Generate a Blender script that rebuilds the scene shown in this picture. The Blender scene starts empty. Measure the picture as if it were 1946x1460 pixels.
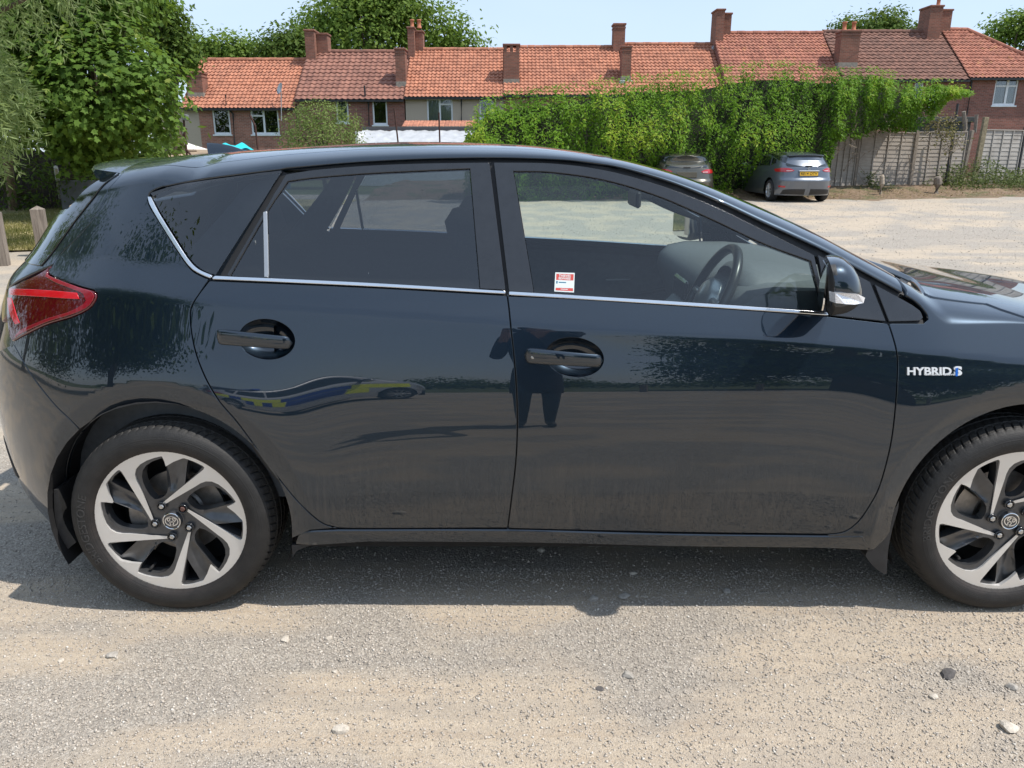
import bpy, bmesh, math, random
import numpy as np
from mathutils import Vector, Matrix
from mathutils.bvhtree import BVHTree
from mathutils.geometry import delaunay_2d_cdt

random.seed(7); rng = np.random.default_rng(7)
scene = bpy.context.scene
COL = scene.collection
R = math.radians

# ------------------------------------------------------------------ camera
IMW, IMH, FPX = 1946.0, 1460.0, 1480.0
PITCH = R(16.6); CAMZ = 1.41
cam_d = bpy.data.cameras.new('camera'); cam = bpy.data.objects.new('camera', cam_d); COL.objects.link(cam)
cam.location = (0, 0, CAMZ); cam.rotation_euler = (math.pi / 2 - PITCH, 0, 0)
cam_d.sensor_width = 36.0; cam_d.lens = 36.0 * FPX / IMW; cam_d.clip_start = 0.02; cam_d.clip_end = 3000
scene.camera = cam

# ------------------------------------------------------------------ sky and sun
SUN = Vector((0.56, -0.16, 1.0)).normalized()          # direction towards the sun
sun_el = math.asin(SUN.z); sun_az = math.atan2(SUN.x, SUN.y)
world = bpy.data.worlds.new('World'); scene.world = world; world.use_nodes = True
wn = world.node_tree; wn.nodes.clear()
sky = wn.nodes.new('ShaderNodeTexSky'); sky.sky_type = 'NISHITA'; sky.sun_disc = False
sky.sun_elevation = sun_el; sky.sun_rotation = sun_az
sky.air_density = 1.0; sky.dust_density = 0.7; sky.ozone_density = 1.2
bg = wn.nodes.new('ShaderNodeBackground'); bg.inputs['Strength'].default_value = 0.15
# thin high cloud, the same all round the sky
tc = wn.nodes.new('ShaderNodeTexCoord'); mp = wn.nodes.new('ShaderNodeMapping'); mp.inputs['Scale'].default_value = (1.0, 1.0, 3.2)
cn = wn.nodes.new('ShaderNodeTexNoise'); cn.inputs['Scale'].default_value = 1.7; cn.inputs['Detail'].default_value = 5.0
cn.inputs['Distortion'].default_value = 0.8
cr = wn.nodes.new('ShaderNodeMapRange'); cr.inputs[1].default_value = 0.42; cr.inputs[2].default_value = 0.78
cr.inputs[3].default_value = 0.58; cr.inputs[4].default_value = 0.92
mx = wn.nodes.new('ShaderNodeMix'); mx.data_type = 'RGBA'
mx.inputs[7].default_value = (4.4, 5.45, 7.0, 1)
wo = wn.nodes.new('ShaderNodeOutputWorld')
wn.links.new(tc.outputs['Generated'], mp.inputs[0]); wn.links.new(mp.outputs[0], cn.inputs['Vector'])
wn.links.new(cn.outputs['Fac'], cr.inputs[0]); wn.links.new(cr.outputs[0], mx.inputs[0])
wn.links.new(sky.outputs[0], mx.inputs[6]); wn.links.new(mx.outputs[2], bg.inputs['Color'])
wn.links.new(bg.outputs[0], wo.inputs[0])
sd = bpy.data.lights.new('sun', 'SUN'); sd.energy = 4.4; sd.angle = R(0.55); sd.color = (1.0, 0.945, 0.87)
so = bpy.data.objects.new('sun', sd); COL.objects.link(so); so.rotation_euler = SUN.to_track_quat('Z', 'Y').to_euler()
so.location = (20, -5, 30)
scene.view_settings.view_transform = 'Standard'; scene.view_settings.look = 'None'
scene.view_settings.exposure = 0.17; scene.view_settings.gamma = 1.0; scene.view_settings.use_curve_mapping = False
scene.cycles.use_denoising = True
try: scene.cycles.denoiser = 'OPENIMAGEDENOISE'
except Exception: pass
scene.cycles.max_bounces = 8; scene.cycles.transparent_max_bounces = 16
scene.cycles.glossy_bounces = 4; scene.cycles.diffuse_bounces = 3; scene.cycles.caustics_reflective = False; scene.cycles.caustics_refractive = False
scene.cycles.sample_clamp_indirect = 6.0

# ------------------------------------------------------------------ picture geometry: a pixel of the photo to a ray
CT, ST = math.cos(PITCH), math.sin(PITCH)
def ray(x, y):
    r = (x - IMW / 2) / FPX; d = (y - IMH / 2) / FPX
    return Vector((r, CT - d * ST, -ST - d * CT))
def onY(x, y, Y):
    v = ray(x, y); return Vector((0, 0, CAMZ)) + v * (Y / v.y)
def onZ(x, y, z=0.0):
    v = ray(x, y); return Vector((0, 0, CAMZ)) + v * ((z - CAMZ) / v.z)
def onplane(x, y, p0, n):
    v = ray(x, y); o = Vector((0, 0, CAMZ)); return o + v * ((p0 - o).dot(n) / v.dot(n))

# ------------------------------------------------------------------ objects
def link(o): COL.objects.link(o); return o
def tag(o, label=None, cat=None, group=None, kind=None):
    if label: o['label'] = label
    if cat: o['category'] = cat
    if group: o['group'] = group
    if kind: o['kind'] = kind
    return o
def empty(name, loc=(0, 0, 0), rz=0.0):
    o = bpy.data.objects.new(name, None); o.empty_display_size = 0.2; o.location = loc; o.rotation_euler = (0, 0, rz); return link(o)
def adopt(o, parent):
    """parent o keeping its mesh coordinates as world coordinates of an unrotated scene"""
    o.parent = parent
    p = parent; m = Matrix.Identity(4)
    chain = []
    while p is not None: chain.append(p); p = p.parent
    for q in reversed(chain): m = m @ q.matrix_parent_inverse @ q.matrix_basis
    o.matrix_parent_inverse = m.inverted()
    return o
def child(o, parent):
    o.parent = parent; return o
def mesh_obj(name, verts, faces, mat, parent=None, smooth=False, keep=True):
    me = bpy.data.meshes.new(name)
    me.from_pydata([tuple(v) for v in verts], [], [tuple(f) for f in faces]); me.update()
    if mat: 
        for m_ in (mat if isinstance(mat, (list, tuple)) else [mat]): me.materials.append(m_)
    if smooth: me.shade_smooth()
    o = bpy.data.objects.new(name, me); link(o)
    if parent: (adopt if keep else child)(o, parent)
    return o
def np_mesh(name, co, faces_flat, nper, mat, smooth=False, mats=None):
    """fast mesh: co (n,3), faces all with nper corners"""
    me = bpy.data.meshes.new(name)
    nv = len(co); nf = len(faces_flat) // nper
    me.vertices.add(nv); me.vertices.foreach_set('co', np.asarray(co, np.float32).ravel())
    me.loops.add(nf * nper); me.loops.foreach_set('vertex_index', np.asarray(faces_flat, np.int32))
    me.polygons.add(nf); me.polygons.foreach_set('loop_start', np.arange(0, nf * nper, nper, dtype=np.int32))
    if mats is not None: me.polygons.foreach_set('material_index', np.asarray(mats, np.int32))
    me.update(calc_edges=True)
    for m_ in (mat if isinstance(mat, (list, tuple)) else [mat]): me.materials.append(m_)
    if smooth: me.shade_smooth()
    return me

class MB:
    """collects shapes into one mesh"""
    def __init__(s): s.v = []; s.f = []; s.m = []; s.mi = 0
    def add(s, vs, fs):
        b = len(s.v); s.v += [Vector(v) for v in vs]; s.f += [tuple(b + i for i in f) for f in fs]; s.m += [s.mi] * len(fs); return s
    def box(s, a, b, M=None):
        (x0, y0, z0), (x1, y1, z1) = a, b
        vs = [Vector(p) for p in ((x0,y0,z0),(x1,y0,z0),(x1,y1,z0),(x0,y1,z0),(x0,y0,z1),(x1,y0,z1),(x1,y1,z1),(x0,y1,z1))]
        if M is not None: vs = [M @ v for v in vs]
        return s.add(vs, [(0,3,2,1),(4,5,6,7),(0,1,5,4),(1,2,6,5),(2,3,7,6),(3,0,4,7)])
    def bbox(s, a, b, r=0.004, M=None):
        """box with chamfered edges"""
        bm = bmesh.new(); bmesh.ops.create_cube(bm, size=1.0)
        a = Vector(a); b = Vector(b); d = b - a
        for v in bm.verts: v.co = Vector((a[i] + d[i] * (v.co[i] + .5) for i in range(3)))
        bmesh.ops.bevel(bm, geom=bm.edges[:] , offset=min(r, min(abs(x) for x in d) * .45), segments=1, affect='EDGES')
        bm.verts.index_update()
        vs = [(M @ v.co if M is not None else v.co.copy()) for v in bm.verts]; fs = [[v.index for v in f.verts] for f in bm.faces]; bm.free()
        return s.add(vs, fs)
    def tube(s, pts, r, n=8, caps=True, rs=None):
        pts = [Vector(p) for p in pts]; rings = []
        up = Vector((0, 0, 1))
        for i, p in enumerate(pts):
            t = (pts[min(i + 1, len(pts) - 1)] - pts[max(i - 1, 0)]).normalized()
            a = t.cross(up)
            if a.length < 1e-3: a = t.cross(Vector((1, 0, 0)))
            a.normalize(); b = t.cross(a)
            rr = rs[i] if rs else r
            rings.append([p + (a * math.cos(2 * math.pi * k / n) + b * math.sin(2 * math.pi * k / n)) * rr for k in range(n)])
        vs = [v for rg in rings for v in rg]; fs = []
        for i in range(len(pts) - 1):
            for k in range(n): fs.append((i * n + k, i * n + (k + 1) % n, (i + 1) * n + (k + 1) % n, (i + 1) * n + k))
        if caps: fs += [tuple(range(n - 1, -1, -1)), tuple((len(pts) - 1) * n + k for k in range(n))]
        return s.add(vs, fs)
    def lathe(s, prof, M, n=24, closed=False):
        """prof: list of (r, h) turned about local Z"""
        vs = [M @ Vector((r * math.cos(2 * math.pi * k / n), r * math.sin(2 * math.pi * k / n), h)) for r, h in prof for k in range(n)]
        fs = [(i * n + k, i * n + (k + 1) % n, (i + 1) * n + (k + 1) % n, (i + 1) * n + k) for i in range(len(prof) - 1) for k in range(n)]
        if closed: fs += [((len(prof)-1) * n + k, (len(prof)-1) * n + (k + 1) % n, (k + 1) % n, k) for k in range(n)]
        return s.add(vs, fs)
    def build(s, name, mat, parent=None, smooth=False, keep=True, auto=None):
        o = mesh_obj(name, s.v, s.f, mat, parent, smooth, keep)
        if len(set(s.m)) > 1: o.data.polygons.foreach_set('material_index', s.m)
        if auto: o.data.shade_smooth(); o.data.set_sharp_from_angle(angle=R(auto))
        return o

# ------------------------------------------------------------------ materials
class NT:
    def __init__(s, name):
        s.m = bpy.data.materials.new(name); s.m.use_nodes = True; s.t = s.m.node_tree
        s.b = s.t.nodes['Principled BSDF']; s.out = s.t.nodes['Material Output']
    def n(s, typ, props=None, **ins):
        nd = s.t.nodes.new('ShaderNode' + typ)
        for k, v in (props or {}).items(): setattr(nd, k, v)
        for k, v in ins.items():
            k2 = int(k[1:]) if k[0] == 'i' and k[1:].isdigit() else k.replace('_', ' ')
            s.set(nd.inputs[k2], v)
        return nd
    def set(s, sock, v):
        if isinstance(v, bpy.types.NodeSocket): s.t.links.new(v, sock)
        elif isinstance(v, bpy.types.Node): s.t.links.new(v.outputs[0], sock)
        else:
            if isinstance(v, (tuple, list)) and len(v) == 3 and sock.type == 'RGBA': v = (*v, 1)
            sock.default_value = v
    def P(s, **k):
        for a, v in k.items(): s.set(s.b.inputs[a.replace('_', ' ')], v)
        return s
    def coord(s, which='Object'): return s.n('TexCoord').outputs[which]
    def noise(s, scale, detail=4, rough=.55, vec=None, dist=0.0, out='Fac'):
        nd = s.n('TexNoise', Scale=scale, Detail=detail, Roughness=rough, Distortion=dist)
        if vec is not None: s.set(nd.inputs['Vector'], vec)
        return nd.outputs[out]
    def ramp(s, fac, stops, interp='LINEAR'):
        nd = s.n('ValToRGB'); nd.color_ramp.interpolation = interp
        el = nd.color_ramp.elements
        while len(el) < len(stops): el.new(0.5)
        for e, (p, c) in zip(el, stops): e.position = p; e.color = (*c, 1) if len(c) == 3 else c
        s.set(nd.inputs[0], fac); return nd.outputs[0]
    def mix(s, fac, a, b, blend='MIX'):
        nd = s.n('Mix', {'data_type': 'RGBA', 'blend_type': blend}); s.set(nd.inputs[0], fac); s.set(nd.inputs[6], a); s.set(nd.inputs[7], b); return nd.outputs[2]
    def math(s, op, a, b=0.0, c=0.0, clamp=False):
        nd = s.n('Math', {'operation': op, 'use_clamp': clamp}); s.set(nd.inputs[0], a); s.set(nd.inputs[1], b); s.set(nd.inputs[2], c); return nd.outputs[0]
    def rng(s, v, a, b, c=0.0, d=1.0):
        nd = s.n('MapRange'); 
        for i, q in enumerate((v, a, b, c, d)): s.set(nd.inputs[i], q)
        return nd.outputs[0]
    def mapping(s, vec, scale=(1, 1, 1), loc=(0, 0, 0), rot=(0, 0, 0)):
        nd = s.n('Mapping'); s.set(nd.inputs[0], vec); nd.inputs['Scale'].default_value = scale; nd.inputs['Location'].default_value = loc
        nd.inputs['Rotation'].default_value = rot; return nd.outputs[0]
    def bump(s, h, strength=.4, dist=.02, normal=None):
        nd = s.n('Bump', Strength=strength, Distance=dist); s.set(nd.inputs['Height'], h)
        if normal is not None: s.set(nd.inputs['Normal'], normal)
        return nd.outputs[0]

def simple(name, col, rough=.6, metal=0.0, var=0.0, vs=20.0, bump=0.0, bs=60.0, spec=None, coat=0.0):
    t = NT(name); c = col
    if var > 0:
        f = t.noise(vs, 5, .6, t.coord())
        c = t.mix(t.rng(f, .3, .7), tuple(max(0, q * (1 - var)) for q in col), tuple(q * (1 + var) for q in col))
    t.P(Base_Color=c, Roughness=rough, Metallic=metal)
    if bump > 0: t.P(Normal=t.bump(t.noise(bs, 4, .6, t.coord()), bump, .01))
    if spec is not None: t.P(Specular_IOR_Level=spec)
    if coat: t.P(Coat_Weight=coat, Coat_Roughness=.03)
    return t.m

def glass(name, tint, refl=(1, 1, 1), rough=0.0, gain=1.5):
    """thin pane: see-through with a mirror sheen"""
    t = NT(name); t.t.nodes.remove(t.b)
    fr = t.n('Fresnel', IOR=1.5); f = t.math('MULTIPLY', fr.outputs[0], gain, clamp=True)
    tr = t.n('BsdfTransparent', Color=tint); gl = t.n('BsdfGlossy', Color=refl, Roughness=rough)
    mixn = t.n('MixShader'); t.set(mixn.inputs[0], f); t.set(mixn.inputs[1], tr.outputs[0]); t.set(mixn.inputs[2], gl.outputs[0])
    t.set(t.out.inputs[0], mixn.outputs[0]); return t.m
# ------------------------------------------------------------------ car surfaces
def pchip(xs, ys):
    xs = np.asarray(xs, float); ys = np.asarray(ys, float)
    o = np.argsort(xs); xs = xs[o]; ys = ys[o]
    h = np.diff(xs); d = np.diff(ys) / h; m = np.zeros(len(xs))
    for i in range(1, len(xs) - 1):
        if d[i - 1] * d[i] > 0:
            w1 = 2 * h[i] + h[i - 1]; w2 = h[i] + 2 * h[i - 1]; m[i] = (w1 + w2) / (w1 / d[i - 1] + w2 / d[i])
    m[0] = d[0]; m[-1] = d[-1]
    def f(x):
        x = np.clip(np.asarray(x, float), xs[0], xs[-1]); i = np.clip(np.searchsorted(xs, x) - 1, 0, len(xs) - 2)
        t = (x - xs[i]) / h[i]; t2 = t * t; t3 = t2 * t
        return (2*t3-3*t2+1)*ys[i] + (t3-2*t2+t)*h[i]*m[i] + (-2*t3+3*t2)*ys[i+1] + (t3-t2)*h[i]*m[i+1]
    return f
def sstep(a, b, x):
    t = np.clip((np.asarray(x, float) - a) / (b - a), 0, 1); return t * t * (3 - 2 * t)

class CarSurf:
    """half of a car body as one smooth sheet (u along the car, v up the side and over the roof), y = 0 on the centre line, near side at -y"""
    VA = 0.75
    def __init__(s, origin, X0, Xr, nr, X1, Xf, nf, zbot, zg, Rc, efun, W0, zref, bow, wheels=(), arch=None, k2=.55, xroof=None, nu=260):
        s.o = Vector(origin); s.X0, s.Xr, s.nr, s.X1, s.Xf, s.nf = X0, Xr, nr, X1, Xf, nf
        s.zbot, s.zg, s.Rc, s.efun, s.bow = zbot, zg, Rc, efun, bow
        s.wheels = wheels; s.arch = arch; s.k2 = k2; s.xroof = xroof
        s.L0 = 1.1 * math.pi / 2; s.L1 = 0.7 * math.pi / 2
        s.gx = np.arange(-2.6, 2.9, .02); s.gz = np.arange(zbot - .02, 1.75, .0025)
        T = np.zeros((len(s.gx), len(s.gz)))
        for i, x in enumerate(s.gx):
            te = np.tan(np.radians(efun(x, s.gz)))
            cum = np.concatenate([[0], np.cumsum((te[1:] + te[:-1]) * .5 * .0025)])
            T[i] = W0 - (cum - np.interp(zref, s.gz, cum))
        s.T = T
        # dense sheet for ray casting
        us = np.linspace(X0 - s.L0 * .995, X1 + s.L1 * .995, nu); fl = np.linspace(0, 1, 90); fu = np.linspace(0.012, 1, 42)
        U = []; V = []
        zgu = s.zgu(us)
        for f in fl: U.append(us); V.append(zbot + f * (zgu - zbot))
        for f in fu: U.append(us); V.append(zgu + f * s.VA)
        U = np.array(U); V = np.array(V); s.gU, s.gV = U.ravel(), V.ravel()
        P = s.P(s.gU, s.gV); s.gP = P
        nv = len(fl) + len(fu); tris = []
        for j in range(nv - 1):
            for i in range(nu - 1):
                a = j * nu + i; tris.append((a, a + 1, a + nu + 1)); tris.append((a, a + nu + 1, a + nu))
        s.tris = tris; s.bvh = BVHTree.FromPolygons([Vector(p) for p in P], tris, all_triangles=True)
    def W(s, x, z):
        i = np.clip((np.asarray(x) - s.gx[0]) / .02, 0, len(s.gx) - 1.001); j = np.clip((np.asarray(z) - s.gz[0]) / .0025, 0, len(s.gz) - 1.001)
        i0 = i.astype(int); j0 = j.astype(int); fi = i - i0; fj = j - j0; T = s.T
        return (T[i0, j0]*(1-fi)*(1-fj) + T[i0+1, j0]*fi*(1-fj) + T[i0, j0+1]*(1-fi)*fj + T[i0+1, j0+1]*fi*fj)
    def zgu(s, u): return s.zg(np.clip(u, -5, 5))
    def side(s, u, z):
        qr = np.clip((s.X0 - u) / s.L0, 0, 1); qf = np.clip((u - s.X1) / s.L1, 0, 1)
        sr = np.sin(np.pi / 2 * qr); sf = np.sin(np.pi / 2 * qf)
        x = np.where(u < s.X0, s.X0 - (s.X0 - s.Xr(z)) * sr, np.where(u > s.X1, s.X1 + (s.Xf(z) - s.X1) * sf, u))
        c = np.where(u < s.X0, np.clip(1 - sr ** s.nr, 0, 1) ** (1 / s.nr), np.where(u > s.X1, np.clip(1 - sf ** s.nf, 0, 1) ** (1 / s.nf), 1.0))
        w = (s.W(x, z) - s.bow(x)) * c
        if s.arch is not None: w = w + s.arch(x, z) * c
        return x, -w, sr, sf
    def P(s, u, v):
        u = np.asarray(u, float); v = np.asarray(v, float)
        zg = s.zgu(u); z = np.minimum(v, zg); tau = np.clip((v - zg) / s.VA, 0, 1)
        x, y, sr, sf = s.side(u, z)
        e = np.radians(np.array([float(s.efun(a, np.array([b]))[0]) for a, b in zip(np.atleast_1d(x), np.atleast_1d(zg))])) if False else s.eg(x)
        xr = s.xroof[0] if s.xroof else s.Xr(1.3); xf = s.xroof[1] if s.xroof else s.Xf(.8)
        xc = np.where(u < s.X0, s.X0 - (s.X0 - xr) * sr, np.where(u > s.X1, s.X1 + (xf - s.X1) * sf, u))
        Rz = np.maximum(s.Rc(xc), zg + .004); k1 = .72 * (Rz - zg) / np.cos(e)
        t = tau; b0 = (1-t)**3; b1 = 3*t*(1-t)**2; b2 = 3*t*t*(1-t); b3 = t**3
        y1 = y + np.minimum(np.sin(e) * k1, -y * .3); z1 = zg + np.cos(e) * k1
        yy = b0*y + b1*y1 + b2*(y*s.k2); zz = b0*zg + b1*z1 + b2*Rz + b3*Rz
        up = tau > 0
        tt = t * t * (3 - 2 * t)
        X = np.where(up, x * (1 - tt) + xc * tt, x); Y = np.where(up, yy, y); Z = np.where(up, zz, z)
        return np.stack([X + s.o.x, Y + s.o.y, Z + s.o.z], -1)
    def eg(s, x):
        return np.radians(s._eg(x)) if hasattr(s, '_eg') else np.radians(22.0) + 0 * x
    def N(s, u, v, h=.005):
        a = s.P(u + h, v) - s.P(u - h, v); b = s.P(u, v + h) - s.P(u, v - h)
        n = np.cross(a, b); l = np.linalg.norm(n, axis=-1, keepdims=True); return n / np.maximum(l, 1e-12)
    def hit(s, o, d):
        loc, nor, i, dist = s.bvh.ray_cast(o, d)
        if loc is None: return None
        a, b, c = s.tris[i]; A, B, C = (Vector(s.gP[k]) for k in (a, b, c))
        v0, v1, v2 = B - A, C - A, loc - A
        d00, d01, d11, d20, d21 = v0.dot(v0), v0.dot(v1), v1.dot(v1), v2.dot(v0), v2.dot(v1)
        den = d00 * d11 - d01 * d01
        if abs(den) < 1e-18: return (s.gU[a], s.gV[a])
        w1 = (d11 * d20 - d01 * d21) / den; w2 = (d00 * d21 - d01 * d20) / den
        return (s.gU[a] + w1 * (s.gU[b] - s.gU[a]) + w2 * (s.gU[c] - s.gU[a]), s.gV[a] + w1 * (s.gV[b] - s.gV[a]) + w2 * (s.gV[c] - s.gV[a]))
    def px(s, x, y):
        """a pixel of the photograph to (u, v) on the near side"""
        h = s.hit(Vector((0, 0, CAMZ)), ray(x, y).normalized())
        k = 0
        while h is None and k < 60:            # just outside the outline: walk inwards
            k += 1; x += (900 - x) * .004; y += (640 - y) * .004
            h = s.hit(Vector((0, 0, CAMZ)), ray(x, y).normalized())
        return h
    def xz(s, x, z):
        x = x
        if x < s.X0: q = math.asin(min(1, (s.X0 - x) / (s.X0 - float(s.Xr(z))))) * 2 / math.pi; return (s.X0 - q * s.L0, z)
        if x > s.X1: q = math.asin(min(1, (x - s.X1) / (float(s.Xf(z)) - s.X1))) * 2 / math.pi; return (s.X1 + q * s.L1, z)
        return (x, z)
    def rear(s, y, z):
        """point of the tail seen from behind, y local (negative = near side)"""
        h = s.hit(Vector((s.o.x - 6, s.o.y + min(y, -.004), s.o.z + z)), Vector((1, 0, 0))); return h
    def front(s, y, z):
        return s.hit(Vector((s.o.x + 6, s.o.y + min(y, -.004), s.o.z + z)), Vector((-1, 0, 0)))

def crom(pts, step, closed=False):
    """Catmull-Rom through points; a third value marks a corner; returns a dense polyline"""
    n = len(pts); P = [np.array(p[:2], float) for p in pts]; C = [len(p) > 2 for p in pts]
    out = []
    rngi = range(n if closed else n - 1)
    for i in rngi:
        p1, p2 = P[i], P[(i + 1) % n]
        p0 = P[i - 1] if (closed or i > 0) else p1
        p3 = P[(i + 2) % n] if (closed or i + 2 < n) else p2
        if C[i] or (not closed and i == 0): p0 = p1
        if C[(i + 1) % n] or (not closed and i + 2 >= n): p3 = p2
        m1 = (p2 - p0) * .5; m2 = (p3 - p1) * .5
        if C[i] and C[(i + 1) % n]: m1 = m2 = p2 - p1
        elif C[i]: m1 = (p2 - p1) * 1.0
        elif C[(i + 1) % n]: m2 = (p2 - p1) * 1.0
        k = max(1, int(np.linalg.norm(p2 - p1) / step))
        for j in range(k):
            t = j / k; t2 = t*t; t3 = t2*t
            out.append((2*t3-3*t2+1)*p1 + (t3-2*t2+t)*m1 + (-2*t3+3*t2)*p2 + (t3-t2)*m2)
    if not closed: out.append(P[-1])
    return np.array(out)

def resample(loop, step):
    loop = np.asarray(loop); nxt = np.roll(loop, -1, 0); out = []
    for a, b in zip(loop, nxt):
        k = max(1, int(math.ceil(np.linalg.norm(b - a) / step)))
        for j in range(k): out.append(a + (b - a) * j / k)
    return np.array(out)
def area2(l): x, y = l[:, 0], l[:, 1]; return np.sum(x * np.roll(y, -1) - np.roll(x, -1) * y)
def clean(l, eps=4e-4):
    l = [p for p in l]; out = []
    for p in l:
        if not out or np.linalg.norm(p - out[-1]) > eps: out.append(p)
    while len(out) > 3 and np.linalg.norm(out[0] - out[-1]) <= eps: out.pop()
    return np.array(out)
def inset(loop, g):
    """shrink a counter-clockwise loop by g"""
    prv = loop - np.roll(loop, 1, 0); nx = np.roll(loop, -1, 0) - loop
    n1 = np.stack([-prv[:, 1], prv[:, 0]], -1); n2 = np.stack([-nx[:, 1], nx[:, 0]], -1)
    n1 /= np.maximum(np.linalg.norm(n1, axis=1, keepdims=True), 1e-9); n2 /= np.maximum(np.linalg.norm(n2, axis=1, keepdims=True), 1e-9)
    m = n1 + n2; l = np.linalg.norm(m, axis=1, keepdims=True); m = m / np.maximum(l, 1e-6)
    k = 1.0 / np.maximum((m * n1).sum(1, keepdims=True), .5)
    return loop + m * k * g
def inside(pts, loop):
    x, y = pts[:, 0], pts[:, 1]; r = np.zeros(len(pts), bool); q = np.roll(loop, 1, 0)
    for (x1, y1), (x2, y2) in zip(loop, q):
        if y1 == y2: continue
        c = ((y1 > y) != (y2 > y)) & (x < (x2 - x1) * (y - y1) / (y2 - y1) + x1); r ^= c
    return r
def dist_loop(pts, loop):
    d = np.full(len(pts), 9.0); q = np.roll(loop, -1, 0)
    for a, b in zip(loop, q):
        e = b - a; L = e @ e
        t = np.clip(((pts - a) @ e) / max(L, 1e-12), 0, 1); pr = a + t[:, None] * e
        d = np.minimum(d, np.hypot(*(pts - pr).T))
    return d
def tri2d(loop, holes, res):
    lo, hi = loop.min(0), loop.max(0)
    gx = np.arange(lo[0] + res * .5, hi[0], res); gy = np.arange(lo[1] + res * .5, hi[1], res)
    G = np.stack(np.meshgrid(gx, gy), -1).reshape(-1, 2)
    if len(G):
        m = inside(G, loop)
        for h in holes: m &= ~inside(G, h)
        G = G[m]
        if len(G):
            d = dist_loop(G, loop)
            for h in holes: d = np.minimum(d, dist_loop(G, h))
            G = G[d > res * .45]
    vs = [Vector(p) for p in loop]; es = [(i, (i + 1) % len(loop)) for i in range(len(loop))]
    for h in holes:
        b = len(vs); vs += [Vector(p) for p in h]; es += [(b + i, b + (i + 1) % len(h)) for i in range(len(h))]
    vs += [Vector(p) for p in G]
    ov, oe, of, *_ = delaunay_2d_cdt(vs, es, [], 0, 1e-6)
    V = np.array([tuple(p) for p in ov]); Fc = np.array([f for f in of if len(f) == 3])
    cen = V[Fc].mean(1); m = inside(cen, loop)
    for h in holes: m &= ~inside(cen, h)
    Fc = Fc[m]
    a = V[Fc[:, 1]] - V[Fc[:, 0]]; b = V[Fc[:, 2]] - V[Fc[:, 0]]
    flip = (a[:, 0] * b[:, 1] - a[:, 1] * b[:, 0]) < 0
    Fc[flip] = Fc[flip][:, ::-1]
    used = np.unique(Fc); re = -np.ones(len(V), int); re[used] = np.arange(len(used))
    return V[used], re[Fc]

def shell(Pf, Nf, loop, holes=(), gap=.0018, res=.012, off=0.0, thick=.018, roll=.0014):
    """triangulated skin over (u,v) polygon with rolled edges; returns verts, normals, faces"""
    loop = clean(resample(loop, res)); 
    if area2(loop) < 0: loop = loop[::-1]
    loop = inset(loop, gap + roll) if gap + roll > 0 else loop
    hs = []
    for h in holes:
        h = clean(resample(h, res))
        if area2(h) < 0: h = h[::-1]
        hs.append(inset(h, -(gap + roll)))
    V, Fc = tri2d(loop, hs, res)
    p = Pf(V[:, 0], V[:, 1]); n = Nf(V[:, 0], V[:, 1]); p = p + n * off
    # boundary
    ed = {}
    for f in Fc:
        for a, b in ((f[0], f[1]), (f[1], f[2]), (f[2], f[0])): ed[(a, b)] = 1
    bd = [(a, b) for (a, b) in ed if (b, a) not in ed]
    out = np.zeros_like(p)
    for a, b in bd:
        t = p[b] - p[a]; l = np.linalg.norm(t)
        if l < 1e-9: continue
        o = np.cross(t / l, n[a]); out[a] += o; out[b] += o
    l = np.linalg.norm(out, axis=1); bi = np.where(l > 1e-6)[0]; out[bi] /= l[bi, None]
    i1 = {k: len(p) + j for j, k in enumerate(bi)}; i2 = {k: len(p) + len(bi) + j for j, k in enumerate(bi)}
    r1 = p[bi] + out[bi] * roll - n[bi] * roll * 1.2; r2 = p[bi] + out[bi] * roll - n[bi] * thick
    allp = np.concatenate([p, r1, r2]); n1 = n[bi] * .5 + out[bi] * .85; n1 /= np.linalg.norm(n1, axis=1, keepdims=True)
    alln = np.concatenate([n, n1, out[bi]])
    faces = [tuple(f) for f in Fc]
    for a, b in bd:
        if a in i1 and b in i1: faces.append((b, a, i1[a], i1[b])); faces.append((i1[b], i1[a], i2[a], i2[b]))
    return allp, alln, faces

def shell_obj(name, data, mat, parent, mirror_y=None, only_mirror=False, both=False):
    p, n, f = data
    P_, N_, F_ = [], [], []
    if not only_mirror: P_, N_, F_ = list(p), list(n), list(f)
    if only_mirror or both:
        b = len(P_); q = p.copy(); q[:, 1] = 2 * mirror_y - q[:, 1]; m = n.copy(); m[:, 1] *= -1
        P_ += list(q); N_ += list(m); F_ += [tuple(b + i for i in reversed(x)) for x in f]
    o = mesh_obj(name, P_, F_, mat, parent, True)
    o.data.normals_split_custom_set_from_vertices([tuple(v) for v in N_])
    return o
# ------------------------------------------------------------------ the dark blue hatchback
YC = 3.04
def ppts(lst, Y): q = [onY(x, y, Y) for x, y in lst]; return [p.x for p in q], [p.z for p in q]
zc_f = pchip(*ppts([(-60, 545), (185, 562), (380, 581), (700, 601), (969, 619), (1073, 627), (1448, 647), (1700, 668), (1946, 690), (2300, 745)], 2.19))
zb_f = pchip(*ppts([(150, 515), (400, 530), (960, 558), (1570, 598), (1690, 612), (1765, 618)], 2.26))
_gx, _gz = ppts([(180, 352), (283, 367), (340, 349), (400, 340), (533, 322), (700, 306), (850, 300), (935, 299), (1050, 302), (1150, 312),
                 (1250, 337), (1350, 375), (1450, 423), (1550, 470), (1650, 526), (1720, 566), (1770, 602)], 2.36)
zg_f = pchip(_gx + [-2.6, -1.95, 1.45, 1.7, 2.0, 2.35, 2.8], _gz + [1.20, 1.23, .925, .90, .855, .77, .70])
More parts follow.
